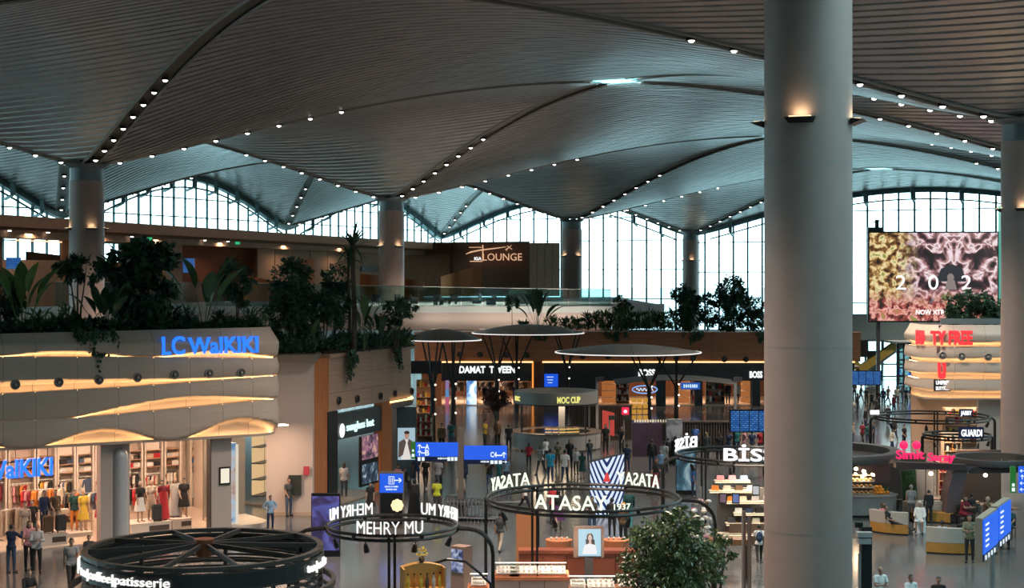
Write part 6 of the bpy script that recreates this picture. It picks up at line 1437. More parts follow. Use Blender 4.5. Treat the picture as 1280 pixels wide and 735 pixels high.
b = MB(); b.slab([(x0, 0, .05), (x1, 0, .05), (x1, 0, zat(567, YC)), (x0, 0, zat(577.5, YC))], (0, 1, 0), .5); b.build('screen_body', DARKM, cs)
b = MB(); b.slab([(x0 + .02, -.04, .08), (x1 - .02, -.04, .08), (x1 - .02, -.04, zat(567, YC) - .03), (x0 + .02, -.04, zat(577.5, YC) - .03)], (0, 1, 0), .03); b.build('led_face', m, cs)
b = MB(); b.slab([(-.17, -.07, zat(602, YC)), (.17, -.07, zat(602, YC)), (.05, -.07, zat(591, YC)), (-.05, -.07, zat(591, YC))], (0, 1, 0), .02); b.build('red_logo', glow('logo_red', (.8, .05, .05), .9), cs)
# departure boards
def board(label, px0, px1, py0, py1, Y, ncol, e=.8):
    o = thing('departure_board', label, 'screen', (xat((px0 + px1) / 2, Y), Y, 0)); w = xat(px1, Y) - xat(px0, Y); z0, z1 = zat(py1, Y), zat(py0, Y)
    if 'board_rows' not in MATS:
        m = mat('board_rows', (.01, .02, .05), .3, 0, e, (.02, .1, .4)); nt = m.node_tree; bs = nt.nodes['Principled BSDF']; t = nt.nodes.new('ShaderNodeTexCoord'); br = nt.nodes.new('ShaderNodeTexBrick')
        br.inputs['Scale'].default_value = 1; br.inputs['Brick Width'].default_value = .22; br.inputs['Row Height'].default_value = .11; br.inputs['Mortar Size'].default_value = .03; br.inputs['Color1'].default_value = (.12, .34, .75, 1); br.inputs['Color2'].default_value = (.03, .14, .45, 1); br.inputs['Mortar'].default_value = (.005, .05, .22, 1)
        mp = nt.nodes.new('ShaderNodeMapping'); mp.inputs['Rotation'].default_value = (R(90), 0, 0); nt.links.new(t.outputs['Object'], mp.inputs[0]); nt.links.new(mp.outputs[0], br.inputs[0]); nt.links.new(br.outputs[0], bs.inputs['Emission Color'])
    b = MB(); b.box((0, .1, (z0 + z1) / 2), (w + .1, .15, z1 - z0 + .1)); b.build('board_frame', BLACKM, o)
    for k in range(ncol):
        b = MB(); b.box((-w / 2 + w * (k + .5) / ncol, -.01, (z0 + z1) / 2), (w / ncol - .06, .05, z1 - z0 - .05)); b.build('screen', MATS['board_rows'], o)
    for x in (-w * .4, w * .4): b = MB(); b.bar((x, .15, 0), (x, .15, z1), .12); b.build('post', BLACKM, o)
board('blue departure board beside the big front column', 913, 960, 513, 539.5, 88, 4); board('wide far blue departure board on the teal floor', 1055, 1101, 464, 481, 128, 5)
b_ = thing('menu_screen', 'small blue screen on the black pier by the menswear shop', 'screen', (xat(689, YD - .6), YD - .5, (zat(467, YD) + zat(483, YD)) / 2))
b = MB(); b.box((0, 0, 0), (xat(698, YD) - xat(681, YD), .1, zat(467, YD) - zat(483, YD))); b.build('screen', glow('menu_blue', (.01, .1, .8), .9), b_)
b = MB()
for k in range(3): b.box((-.1, -.07, .3 - k * .25), (.6 - .1 * k, .02, .05))
b.build('text_lines', WPIC, b_)
s2 = thing('direction_sign', 'small blue sign with white pictograms at the far glass box', 'sign', (xat(1149, 150), 150, zat(472, 150)))
b = MB(); b.box((0, 0, 0), (xat(1163, 150) - xat(1135, 150), .2, zat(466.5, 150) - zat(476, 150))); b.build('blue_panel', BLUEP, s2)
b = MB()
for k in range(5): b.box((-.6 + .3 * k, -.12, .15 - .3 * (k % 2)), (.16, .02, .16))
b.build('pictograms', WPIC, s2); b = MB(); b.bar((0, .1, -zat(472, 150)), (0, .1, 0), .15); b.build('post', DARKM, s2)
# signs at the right edge
pl, pr = Vector((xat(1227, 46), 46.0)), Vector((xat(1262, 50.2), 50.2)); L_ = (pr - pl).length
rs = thing('direction_sign', 'angled pair of blue direction panels on a grey pole by the sofas', 'sign', (pl.x, pl.y, 0), math.atan2(pr.y - pl.y, pr.x - pl.x))
for a, c, dz in ((0.02, .52, 0), (.54, 1.0, .04)):
    zt0, zb0 = 4.05 + dz, 2.78 + dz
    b = MB(); b.box((L_ * (a + c) / 2, .1, (zt0 + zb0) / 2), (L_ * (c - a), .22, zt0 - zb0 + .06)); b.build('panel_body', mat('panel_edge_tan', (.33, .25, .19), .5), rs)
    b = MB(); b.box((L_ * (a + c) / 2, -.03, (zt0 + zb0) / 2 + .1), (L_ * (c - a) - .05, .04, zt0 - zb0 - .25)); b.build('blue_panel', BLUEP, rs)
    b = MB(); b.box((L_ * (a + c) / 2, -.03, zb0 + .1), (L_ * (c - a) - .05, .04, .2)); b.build('navy_panel', NAVYP, rs)
    b = MB()
    for k in range(4): b.box((L_ * (a + .06 + .1 * k), -.06, zb0 + .1), (.13, .02, .13))
    for k in range(5): b.box((L_ * a + .5, -.06, zt0 - .2 - .16 * k), (.5 - .05 * (k % 3), .02, .05))
    b.build('pictograms', WPIC, rs)
b = MB(); b.cyl((L_ * .53, .15, 0), (L_ * .53, .15, 3.9), .09, n=10); b.build('pole', STEEL, rs)
e2 = thing('direction_sign', 'green and blue hanging direction sign cut by the frame edge', 'sign', (xat(1272, 60), 60, (zat(583, 60) + zat(616, 60)) / 2)); hh = zat(583, 60) - zat(616, 60)
b = MB(); b.box((xat(1266, 60) - xat(1272, 60), 0, 0), (.2, .12, hh)); b.build('green_panel', GREENP, e2); b = MB(); b.box((xat(1290, 60) - xat(1272, 60), 0, 0), (xat(1306, 60) - xat(1273, 60), .12, hh)); b.build('blue_panel', BLUEP, e2)
b = MB(); b.box((xat(1266, 60) - xat(1272, 60), -.07, -.2), (.1, .02, .12)); b.box((xat(1266, 60) - xat(1272, 60), -.07, -.38), (.12, .02, .14))
for k in range(4): arrow(b, xat(1277, 60) - xat(1272, 60), .35 - .24 * k, .18, R([90, 0, 90, 90][k]), -.08)
b.build('pictograms', WPIC, e2); b = MB(); b.bar((xat(1290, 60) - xat(1272, 60), .1, -zat(600, 60)), (xat(1290, 60) - xat(1272, 60), .1, 0), .12); b.build('post', DARKM, e2)
# the big media screen
YB = 152.0; ms = thing('media_screen', 'huge bright advertising screen with rocks, foliage and the numbers 2 0 2', 'screen', (xat(1167, YB), YB, 0)); wS = xat(1247, YB) - xat(1087, YB); z0, z1 = zat(401, YB), zat(291, YB)
m = bpy.data.materials.new('media_picture'); m.use_nodes = True; nt = m.node_tree; bs = nt.nodes['Principled BSDF']; L2 = nt.links.new
t = nt.nodes.new('ShaderNodeTexCoord'); sp = nt.nodes.new('ShaderNodeSeparateXYZ'); L2(t.outputs['Object'], sp.inputs[0])
ab = nt.nodes.new('ShaderNodeMath'); ab.operation = 'ABSOLUTE'; su = nt.nodes.new('ShaderNodeMath'); su.operation = 'SUBTRACT'; su.inputs[1].default_value = 2.0; L2(sp.outputs['X'], su.inputs[0]); L2(su.outputs[0], ab.inputs[0])
cb = nt.nodes.new('ShaderNodeCombineXYZ'); L2(ab.outputs[0], cb.inputs[0]); L2(sp.outputs['Z'], cb.inputs[2])
def nz(sc, det, dist, vec):
    n = nt.nodes.new('ShaderNodeTexNoise'); n.inputs['Scale'].default_value = sc; n.inputs['Detail'].default_value = det; n.inputs['Distortion'].default_value = dist; L2(vec, n.inputs['Vector']); return n
def rmp(src, stops):
    r = nt.nodes.new('ShaderNodeValToRGB')
    while len(r.color_ramp.elements) < len(stops): r.color_ramp.elements.new(.5)
    for el, (p, c) in zip(r.color_ramp.elements, stops): el.position = p; el.color = (*c, 1)
    L2(src, r.inputs[0]); return r
rock = rmp(nz(.7, 14, .6, cb.outputs[0]).outputs['Fac'], [(.38, (.008, .006, .01)), (.45, (.05, .02, .03)), (.50, (.45, .22, .22)), (.55, (.95, .8, .85)), (.60, (.3, .14, .15)), (.66, (.02, .012, .015))])
leafy = rmp(nz(1.5, 12, .3, t.outputs['Object']).outputs['Fac'], [(.36, (.02, .012, .008)), (.46, (.22, .10, .03)), (.52, (.65, .42, .16)), (.58, (.9, .8, .45)), (.66, (.3, .3, .06))])
mk = nt.nodes.new('ShaderNodeMapRange'); mk.inputs[1].default_value = -3.6; mk.inputs[2].default_value = -1.4; L2(sp.outputs['X'], mk.inputs[0])
mx = nt.nodes.new('ShaderNodeMixRGB'); L2(mk.outputs[0], mx.inputs[0]); L2(leafy.outputs[0], mx.inputs[1]); L2(rock.outputs[0], mx.inputs[2])
low_ = rmp(nz(1.3, 12, .4, t.outputs['Object']).outputs['Fac'], [(.38, (.02, .01, .01)), (.47, (.4, .06, .05)), (.53, (.85, .5, .42)), (.58, (.6, .15, .12)), (.66, (.25, .3, .06))])
mk2 = nt.nodes.new('ShaderNodeMapRange'); mk2.inputs[1].default_value = z0 + 1.6; mk2.inputs[2].default_value = z0 + 3.2; L2(sp.outputs['Z'], mk2.inputs[0])
mx2 = nt.nodes.new('ShaderNodeMixRGB'); L2(mk2.outputs[0], mx2.inputs[0]); L2(low_.outputs[0], mx2.inputs[1]); L2(mx.outputs[0], mx2.inputs[2]); L2(mx2.outputs[0], bs.inputs['Emission Color']); bs.inputs['Emission Strength'].default_value = 1.0; bs.inputs['Base Color'].default_value = (.01, .01, .01, 1)
b = MB(); b.box((0, .3, (z0 + z1) / 2), (wS + .3, .5, z1 - z0 + .3)); b.build('screen_frame', BLACKM, ms)
b = MB(); b.box((0, .02, (z0 + z1) / 2), (wS, .06, z1 - z0)); sf_ = b.build('screen_face', m, ms)
def mx_(px): return xat(px, YB) - xat(1167, YB)
for tx, px in (('2', 1126), ('0', 1166.5), ('2', 1208)): letters(sf_, tx, zat(342, YB) - zat(361, YB), 1.0, WHITEL, (mx_(px), -.05, zat(362, YB)), .03, -.005)
letters(sf_, 'NOW XTRA', zat(387, YB) - zat(393, YB), 3.2, WHITEL, (mx_(1165), -.05, zat(393, YB)), .03, .01)
b = MB(); b.ell((mx_(1188), -.05, zat(347, YB)), (.35, .04, .4), 12, 8); b.slab([(mx_(1181), -.05, zat(362, YB)), (mx_(1196), -.05, zat(362, YB)), (mx_(1193), -.05, zat(350, YB)), (mx_(1184), -.05, zat(350, YB))], (0, 1, 0), .03); b.build('picture_figure', glow('figure_grey', (.3, .25, .24), .8), sf_, True)
b = MB(); b.slab([(mx_(1170), -.01, zat(352, YB)), (mx_(1208), -.01, zat(352, YB)), (mx_(1203), -.01, zat(336, YB)), (mx_(1190), -.01, zat(330, YB)), (mx_(1176), -.01, zat(336, YB))], (0, -1, 0), .015); b.build('picture_cave', glow('cave_dark', (.02, .025, .035), .8), sf_)
for k in range(3): b = MB(); b.bar((mx_(1100 + k * 66), .8, 0), (mx_(1100 + k * 66), .8, z1), .35); b.build('support_post', DARKM, ms)
b = MB(); b.box((mx_(1094), .3, z1 + .35), (1.4, .6, .4)); b.box((mx_(1097), .3, z1 + .9), (.35, .35, .8)); b.bar((mx_(1090), .3, z1 + 1.0), (mx_(1101), .3, z1 + 1.2), .1); b.build('rooftop_camera', BLACKM, ms)
b = MB(); b.box((wS / 2 + .25, -.2, (z0 + z1) / 2 + 1.5), (.25, .8, 11)); b.build('lit_edge', glow('edge_teal', (.05, .45, .35), .8), ms)
pl_ = thing('black_post', 'black post with grey camera boxes on a steel pole beside the big column', 'post', (xat(1082, 45), 45, 0))
b = MB(); b.box((0, 0, zat(658, 45) / 2), (.31, .3, zat(658, 45))); b.build('pillar', BLACKM, pl_)
b = MB(); b.cyl((-.22, -.2, 0), (-.22, -.2, zat(690, 45)), .045, n=8); b.build('steel_pole', STEEL, pl_)
b = MB(); b.box((-.1, -.25, zat(666, 45)), (.42, .3, .14)); b.box((-.1, -.25, zat(674, 45)), (.36, .28, .16)); b.build('camera_box', mat('camera_grey', (.32, .31, .3), .5), pl_)
b = MB(); b.box((-.2, 0, zat(656, 45)), (.22, .12, .16)); b.build('top_camera', BLACKM, pl_)
# ---------------------------------------------------------------- goods inside the clothing shop
SHELFW = mat('shelf_white', (.62, .55, .48), .5); SHELFB = mat('shelf_oak', (.42, .27, .17), .5)
def garment_mesh(kind):
    b = MB()
    if kind == 'top':       # a shirt hung by its shoulders
        b.slab([(-.15, 0, -.62), (.15, 0, -.62), (.17, 0, -.16), (.24, 0, -.36), (.31, 0, -.32), (.24, 0, -.05), (.08, 0, 0), (-.08, 0, 0), (-.24, 0, -.05), (-.31, 0, -.32), (-.24, 0, -.36), (-.17, 0, -.16)], (0, 1, 0), .09)
    elif kind == 'dress':
        b.slab([(-.26, 0, -1.05), (.26, 0, -1.05), (.13, 0, -.45), (.18, 0, -.05), (.07, 0, 0), (-.07, 0, 0), (-.18, 0, -.05), (-.13, 0, -.45)], (0, 1, 0), .10)
    elif kind == 'legs':
        b.slab([(-.17, 0, -.95), (-.03, 0, -.95), (0, 0, -.3), (.03, 0, -.95), (.17, 0, -.95), (.18, 0, 0), (-.18, 0, 0)], (0, 1, 0), .07)
    me = b.mesh('garment'); bm = bmesh.new(); bm.from_mesh(me); bmesh.ops.recalc_face_normals(bm, faces=bm.faces); bmesh.ops.bevel(bm, geom=bm.edges, offset=.012, segments=1, affect='EDGES'); bm.to_mesh(me); bm.free(); return me
GAR = {k: garment_mesh(k) for k in ('top', 'dress', 'legs')}
hk = MB(); hk.tube([(0, .04, .0), (0, .04, .10), (.03, .04, .13)], .008, 4); hk.bar((-.18, .04, -.03), (0, .04, .01), .015); hk.bar((.18, .04, -.03), (0, .04, .01), .015); HANG = hk.mesh('hanger')
NAMEC = {'dgrey': 'dark grey', 'lgrey': 'light grey', 'dred': 'dark red', 'dteal': 'dark teal', 'lblue': 'light blue', 'jean': 'denim', 'ljean': 'pale denim'}
seen_l = {}
def uniq(base):
    seen_l[base] = seen_l.get(base, 0) + 1; return '%s %s' % (ORD[min(19, seen_l[base] - 1)], base)
def garment(kind, c, loc, rz, where, group):
    nm = {'top': 'top', 'dress': 'dress', 'legs': 'trousers'}[kind]
    o = thing({'top': 'hanging_shirt', 'dress': 'hanging_dress', 'legs': 'hanging_trousers'}[kind], uniq('%s %s hanging %s' % (NAMEC.get(c, c), nm, where)), 'clothes', loc, rz, group)
    put('cloth', GAR[kind], fab(c), o); put('hanger', HANG, DARKM, o); o.scale = (1.18,) * 3; return o
fm = MB()
for k in range(4): fm.box((.01 * (k % 2), 0, .03 + .05 * k), (.34, .26, .045))
FOLD = fm.mesh('folded')
def folded(c, loc, rz, where, group):
    o = put('folded_clothes', FOLD, fab(c)); o.location = loc; o.rotation_euler = (0, 0, rz); tag(o, uniq('folded %s clothes %s' % (NAMEC.get(c, c), where)), 'clothes', group); return o
WARMC = ['cream', 'white', 'red', 'orange', 'pink', 'beige', 'yellow', 'navy', 'black', 'lgrey', 'brown', 'jean', 'dgrey', 'dred']
def wall_bay(t0, t1, zfl, n_g, pal, nm, rails=(1.75,), top=3.9, d=None, poster=None, shelves=(2.1, 2.5, 2.9)):
    d = DB - .35 if d is None else d; w = t1 - t0
    o = thing('wall_shelf', 'white wall shelf bay %s' % nm, 'shelf', lcw((t0 + t1) / 2, d, .06), LCA, 'wall shelf bays')
    for x in (-w / 2 + .04, w / 2 - .04): b = MB(); b.box((x, 0, top / 2), (.09, .5, top)); b.build('upright', SHELFW, o)
    for z in shelves: b = MB(); b.box((0, 0, z), (w - .1, .46, .04)); b.build('shelf', SHELFB, o)
    for z in rails: b = MB(); b.cyl((-w / 2, -.1, z), (w / 2, -.1, z), .018, n=6); b.build('rail', STEEL, o)
    b = MB(); b.box((0, .24, top / 2), (w, .03, top)); b.build('back_panel', LCW, o)
    if poster:
        b = MB(); b.box((0, -.02, 3.35), (w * .75, .05, .95)); b.build('picture_panel', poster, o)
    for z in rails:
        for k in range(n_g):
            x = t0 + .22 + (w - .44) * k / max(1, n_g - 1); c = pal[(k * 3 + int(z * 5)) % len(pal)]
            garment('top' if k % 4 else 'dress', c, lcw(x, d - .12, z - .04), LCA + R(62 if n_g > 3 else 8), 'on the rail %s' % nm, 'clothes on the wall rails')
    for j, z in enumerate(shelves[:2]):
        for k in range(max(2, int(w / .5))):
            x = t0 + .3 + (w - .6) * k / max(1, int(w / .5) - 1); folded(pal[(k + j * 2 + 1) % len(pal)], lcw(x, d - .05, z + .08), LCA, 'on the shelves %s' % nm, 'folded clothes on the wall shelves')
WP = mat('white_print', (.75, .68, .6), .6)
bays = [(tl(-24, 8), tl(8, 8), 'by the frame edge', ['dred', 'black', 'brown', 'red']), (tl(10, 8), tl(44, 8), 'behind the inner blue sign', ['red', 'pink', 'orange', 'beige', 'brown']), (tl(46, 8), tl(70, 8), 'right of the inner blue sign', ['orange', 'cream', 'yellow', 'white', 'black']), (tl(71, 8), tl(94, 8), 'with the yellow shirts', ['yellow', 'white', 'cream', 'black', 'jean']), (tl(95, 8), tl(117, 8), 'with the pale green shirt', ['cream', 'lgrey', 'white', 'jean']), (tl(118, 8), tl(138, 8), 'beside the entrance pillar', ['white', 'orange', 'dgrey', 'red', 'yellow']),
        (tl(160, 8), tl(178, 8), 'right of the domed column', ['black', 'red', 'white', 'cream']), (tl(180, 8), tl(203, 8), 'with the cream board', ['red', 'white', 'black', 'beige']), (tl(205, 8), tl(226, 8), 'behind the red dress', ['cream', 'brown', 'white', 'lgrey']), (tl(237, 8), tl(258, 8), 'with the lit white board', ['white', 'blue', 'red', 'cream'])]
for k, (a, c, nm, pal) in enumerate(bays):
    wall_bay(a, c, 0, 3 if k in (4, 9) else 6, pal, nm, (1.75,) if k % 2 else (1.85,), poster=WP if k in (3, 4, 7, 9) else None)
BOXR = ['navy', 'red', 'orange', 'cream', 'brown', 'dgrey', 'pink', 'white']
def rack(px, d, nm, pal, n=7, kind='top', w=1.3, h=1.5, rz=0):
    c = lcw(tl(px, d), d, .06); o = thing('clothes_rack', 'steel clothes rack %s' % nm, 'rack', c, LCA + rz, 'free standing racks')
    for s in (-1, 1): b = MB(); b.tube([(s * w / 2, -.25, .03), (s * w / 2, .25, .03)], .025, 5); b.cyl((s * w / 2, 0, 0), (s * w / 2, 0, h), .022, n=6); b.build('stand', STEEL, o)
    b = MB(); b.cyl((-w / 2, 0, h), (w / 2, 0, h), .02, n=6); b.build('rail', STEEL, o)
    for k in range(n):
        x = -w / 2 + .12 + (w - .24) * k / (n - 1); q = Vector((x, 0, 0)); q.rotate(Matrix.Rotation(LCA + rz, 3, 'Z')); garment(kind, pal[k % len(pal)], c + q + Vector((0, 0, h - .03)), LCA + rz + R(55), 'on the rack %s' % nm, 'clothes on the free racks')
rack(46, 5.6, 'below the inner blue sign', ['red', 'pink', 'dred', 'orange'], 8, h=1.75); rack(62, 4.4, 'with the orange tops', ['orange', 'cream', 'beige', 'orange'], 6, h=1.9); rack(20, 3.4, 'with the beige trousers at the frame edge', ['beige', 'cream', 'brown'], 6, 'legs', h=1.3)
rack(84, 5.4, 'with mixed tops behind the table', ['brown', 'jean', 'orange', 'dgrey'], 7); rack(117, 5.0, 'by the red patterned dress', ['jean', 'dgrey', 'cream'], 6); rack(214, 5.6, 'behind the dark dress mannequin', ['cream', 'black', 'red', 'brown'], 6); rack(170, 5.2, 'beside the white bag mannequin', ['dred', 'black', 'red'], 5)
def table(px, d, nm, pal, w=1.5):
    c = lcw(tl(px, d), d, .06); o = thing('display_table', 'low wooden display table %s' % nm, 'table', c, LCA)
    for z, ww in ((.85, w), (.5, w)): b = MB(); b.box((0, 0, z), (ww, .8, .05)); b.build('table_shelf', SHELFB, o)
    for x in (-w / 2 + .05, w / 2 - .05):
        for y in (-.35, .35): b = MB(); b.bar((x, y, 0), (x, y, .85), .05); b.build('leg', SHELFB, o)
    for j, z in enumerate((.89, .54)):
        for k in range(3):
            q = Vector((-w / 2 + .3 + .45 * k, -.1, 0)); q.rotate(Matrix.Rotation(LCA, 3, 'Z')); folded(pal[(k + j) % len(pal)], c + q + Vector((0, 0, z)), LCA, 'on the table %s' % nm, 'folded clothes on the tables')
table(92, 3.6, 'in the middle of the left shop window', ['cream', 'brown', 'navy', 'dgrey']); table(212, 4.2, 'behind the right podium', ['cream', 'green', 'beige', 'white'], 1.3)
def podium(px0, px1, d, h, nm, dp=1.2):
    t0, t1 = tl(px0, d), tl(px1, d); c = lcw((t0 + t1) / 2, d + dp / 2, .06); o = thing('podium', nm, 'podium', c, LCA)
    b = MB(); b.box((0, 0, h / 2), (t1 - t0, dp, h)); b.build('base', mat('podium_white', (.6, .53, .47), .5), o)
    b = MB(); b.box((0, 0, h + .015), (t1 - t0 + .04, dp + .04, .03)); b.build('top', SHELFW, o)
    if h > .3:
        b = MB(); b.box(((t1 - t0) * .2, -dp / 2 - .01, h * .5), ((t1 - t0) * .5, .03, h * .5)); b.build('shoe_niche', mat('niche_dark', (.05, .04, .035), .6), o)
    return h + .09
podium(50, 84, .9, .45, 'white window podium with shoes behind the two visitors', 1.1); podium(80, 116, 2.3, .16, 'low white podium under the yellow dress', 1.0); podium(164, 214, 1.4, .45, 'white podium under the red dress', 1.3); podium(216, 240, 1.9, .42, 'smaller white podium under the black dress', 1.1)
def mannequin(px, d, z, pose, rz, top, bottom, label, skin=None, sleeve='short', wig='k', style='short'):
    P = POSES[pose]; o = thing('mannequin', label, 'mannequin', lcw(tl(px, d), d, z), LCA + R(rz), 'shop window mannequins'); s = 1.78 / P['h']; o.scale = (s, s, s)
    put('body', P['body'], skin or mat('mannequin_tan', (.42, .28, .2), .4), o)
    if top: put('garment', P['shirt_' + sleeve], fab(top), o)
    k, _, c = bottom.partition(':'); put(k, P['robe' if k == 'dress' else k], fab(c), o)
    if wig: put('wig', P['hair_short'], HAIR[wig], o)
mannequin(55, 1.4, .55, 'stand', 20, 'navy', 'trousers:navy', 'mannequin in navy top and trousers on the front podium', sleeve='long'); mannequin(69, 1.4, .55, 'stand2', 5, 'brown', 'trousers:beige', 'mannequin in brown print and beige trousers beside the suitcases')
mannequin(31, 1.7, .06, 'stand', 0, 'beige', 'skirt:beige', 'mannequin in beige dress left of the navy mannequin'); mannequin(40, 2.3, .06, 'stand2', -10, 'black', 'trousers:dteal', 'black topped mannequin behind the navy mannequin')
mannequin(104, 2.8, .25, 'stand', 10, 'yellow', 'skirt:yellow', 'mannequin in yellow dress with orange bag on the low podium', wig=None); mannequin(93, 3.0, .25, 'stand', -10, 'dteal', 'trousers:orange', 'mannequin with orange trousers on the low podium')
mannequin(126, 4.2, .06, 'stand', 0, 'red', 'skirt:red', 'mannequin in red patterned dress beside the entrance pillar', wig=None)
mannequin(175, 1.9, .54, 'stand', 15, 'black', 'skirt:white', 'white hatted mannequin with black bag on the right podium', wig='g'); mannequin(189, 2.2, .54, 'stand2', -5, 'cream', 'skirt:beige', 'mannequin in beige dress between the red and black ones', wig=None)
mannequin(203, 1.8, .54, 'stand', 10, 'dred', 'dress:red', 'mannequin in long red dress on the right podium'); mannequin(230, 2.3, .5, 'stand2', -15, 'black', 'skirt:black', 'mannequin in short black dress with a dark bag'); mannequin(219, 2.6, .5, 'stand', 0, 'lgrey', 'dress:lgrey', 'mannequin in pale grey dress beside the black dressed one', wig=None)
def suitcase(px, d, z, c, label, h=.68):
    o = thing('suitcase', label, 'suitcase', lcw(tl(px, d), d, z), LCA)
    b = MB(); b.box((0, 0, h / 2 + .06), (.42, .26, h)); me = b.mesh('shell'); bm = bmesh.new(); bm.from_mesh(me); bmesh.ops.bevel(bm, geom=bm.edges, offset=.04, segments=2, affect='EDGES'); bm.to_mesh(me); bm.free(); put('shell', me, fab(c), o)
    for k in range(5): b = MB(); b.box((-.16 + .08 * k, -.135, h / 2 + .06), (.02, .012, h * .85)); b.build('rib', fab(c), o)
    b = MB(); b.tube([(-.1, .08, h + .05), (-.1, .08, h + .3), (.1, .08, h + .3), (.1, .08, h + .05)], .012, 5); b.build('handle', STEEL, o)
    for x in (-.16, .16): b = MB(); b.ell((x, -.08, .035), (.025, .035, .035), 8, 6); b.build('wheel', BLACKM, o)
suitcase(60, 1.15, .54, 'brown', 'brown ribbed suitcase on the front podium'); suitcase(76, 1.15, .54, 'dgrey', 'dark striped suitcase beside the brown one'); suitcase(196, 1.6, .54, 'dgrey', 'dark grey suitcase before the red dress mannequin')

# ---------------------------------------------------------------- menswear, bag and bar shops in the rear row
def shop_rail(px0, px1, d, z, pal, n, nm, kind='top', sc=1.0):
    Y = YD + d; x0, x1 = xat(px0, Y), xat(px1, Y); o = thing('clothes_rail', 'long shop rail %s' % nm, 'rack', ((x0 + x1) / 2, Y, .06), 0)
    b = MB(); b.cyl((-(x1 - x0) / 2, 0, z), ((x1 - x0) / 2, 0, z), .03, n=6); b.build('rail', STEEL, o)
    for s in (-1, 1): b = MB(); b.bar((s * (x1 - x0) / 2, 0, 0), (s * (x1 - x0) / 2, 0, z), .05); b.build('stand', STEEL, o)
    for k in range(n):
        g = garment(kind, pal[k % len(pal)], (x0 + (x1 - x0) * (k + .5) / n, Y, .03 + z), R(25), nm, 'clothes in the rear row shops'); g.scale = (sc,) * 3
shop_rail(562, 580, 2.0, 1.95, ['cream', 'red', 'dgrey', 'white', 'brown'], 5, 'left of the lit door screen', sc=1.3); shop_rail(598, 624, 2.5, 1.95, ['brown', 'white', 'dgrey', 'cream', 'navy'], 7, 'right of the lit door screen', sc=1.3); shop_rail(630, 660, 2.2, 1.95, ['white', 'cream', 'brown', 'black', 'lgrey'], 8, 'at the orange light post', sc=1.3)
for px, c in ((606, 'black'), (616, 'dgrey'), (644, 'navy'), (653, 'brown')):
    P = POSES['stand']; o = thing('mannequin', 'suited mannequin in %s in the menswear shop' % NAMEC.get(c, c), 'mannequin', (xat(px, YD + 1), YD + 1, .06), 0, 'menswear mannequins'); put('body', P['body'], MATS['mannequin_tan'], o); put('jacket', P['shirt_long'], fab(c), o); put('trousers', P['trousers'], fab(c), o)
ls = thing('door_screen', 'tall bright white and blue screen in the menswear shop door', 'screen', (xat(589.5, YD + .6), YD + .6, .06)); w = xat(595.5, YD) - xat(583, YD)
b = MB(); b.box((0, .1, 1.13), (w + .08, .15, 2.3)); b.build('case', BLACKM, ls)
b = MB(); b.box((0, 0, 1.13), (w, .04, 2.24)); b.build('led_face', poster_mat('cloud_screen', [(.36, (.06, .2, .5)), (.46, (.5, .75, 1)), (.52, (.9, .97, 1)), (.7, (1, 1, 1))], .7, 1.15), ls)
np_ = thing('neon_strip', 'blue and pink lit column beside the menswear door', 'lamp', (xat(559, YD - .2), YD - .3, 0)); 
for z0, z1, m in ((0, .8, glow('neon_pink', (.5, .1, .2), .8)), (.8, 1.5, glow('neon_blue', (.1, .3, .6), .8)), (1.5, 2.3, glow('neon_violet', (.3, .2, .4), .8))): b = MB(); b.box((0, 0, (z0 + z1) / 2), (.3, .15, z1 - z0 - .03)); b.build('light_panel', m, np_)
# open shelves at the left end, seen past the rounded wood corner
def goods_shelf(label, px0, px1, Y, zs_, pal, nm, per=6, back=None, cat='shelf', wd=.5):
    x0, x1 = xat(px0, Y), xat(px1, Y); w = x1 - x0; o = thing('goods_shelf', label, cat, ((x0 + x1) / 2, Y, 0))
    top = zs_[-1] + .55
    for s in (-1, 1): b = MB(); b.box((s * w / 2, 0, top / 2), (.06, wd, top)); b.build('upright', SHELFB, o)
    for z in zs_: b = MB(); b.box((0, 0, z), (w, wd, .05)); b.build('shelf', SHELFB, o)
    b = MB(); b.box((0, wd / 2, top / 2), (w, .04, top)); b.build('back_panel', back or WOODL, o)
    for j, z in enumerate(zs_):
        for k in range(per):
            c = pal[(k + 2 * j) % len(pal)]; hh = .16 + .09 * ((k * 7 + j * 3) % 4); g = MB(); g.box((0, 0, hh / 2), (w / per * .72, wd * .6, hh)); g.box((0, 0, hh + .02), (w / per * .3, wd * .25, .04))
            q = g.build('boxed_goods', fab(c)); q.location = ((x0 + x1) / 2 - w / 2 + w * (k + .5) / per, Y - .03, z + .026); tag(q, uniq('%s boxed item %s' % (NAMEC.get(c, c), nm)), 'box', 'boxed goods on shop shelves')
    return o
goods_shelf('brown goods shelf seen past the rounded wood corner', 521, 541, 120, (.3, .9, 1.5, 2.1, 2.9), ['orange', 'red', 'cream', 'brown', 'yellow'], 'on the shelf past the rounded corner', 6)
goods_shelf('low shelf of red packets behind the fashion poster', 521, 541, 108, (.3, .8, 1.3), ['red', 'white', 'dred', 'cream'], 'on the low red shelf', 6)
b = thing('shop_lintel', 'black band over the brown goods shelf', 'sign band', (xat(533, 121), 121, zat(459, 121))); q = MB(); q.box((0, 0, 0), (2.4, .3, 1.0)); q.build('band', SB, b)
light('shelf_light', 'AREA', (xat(531, 117), 117, 3.4), 120, (1, .65, .4), 1.5)
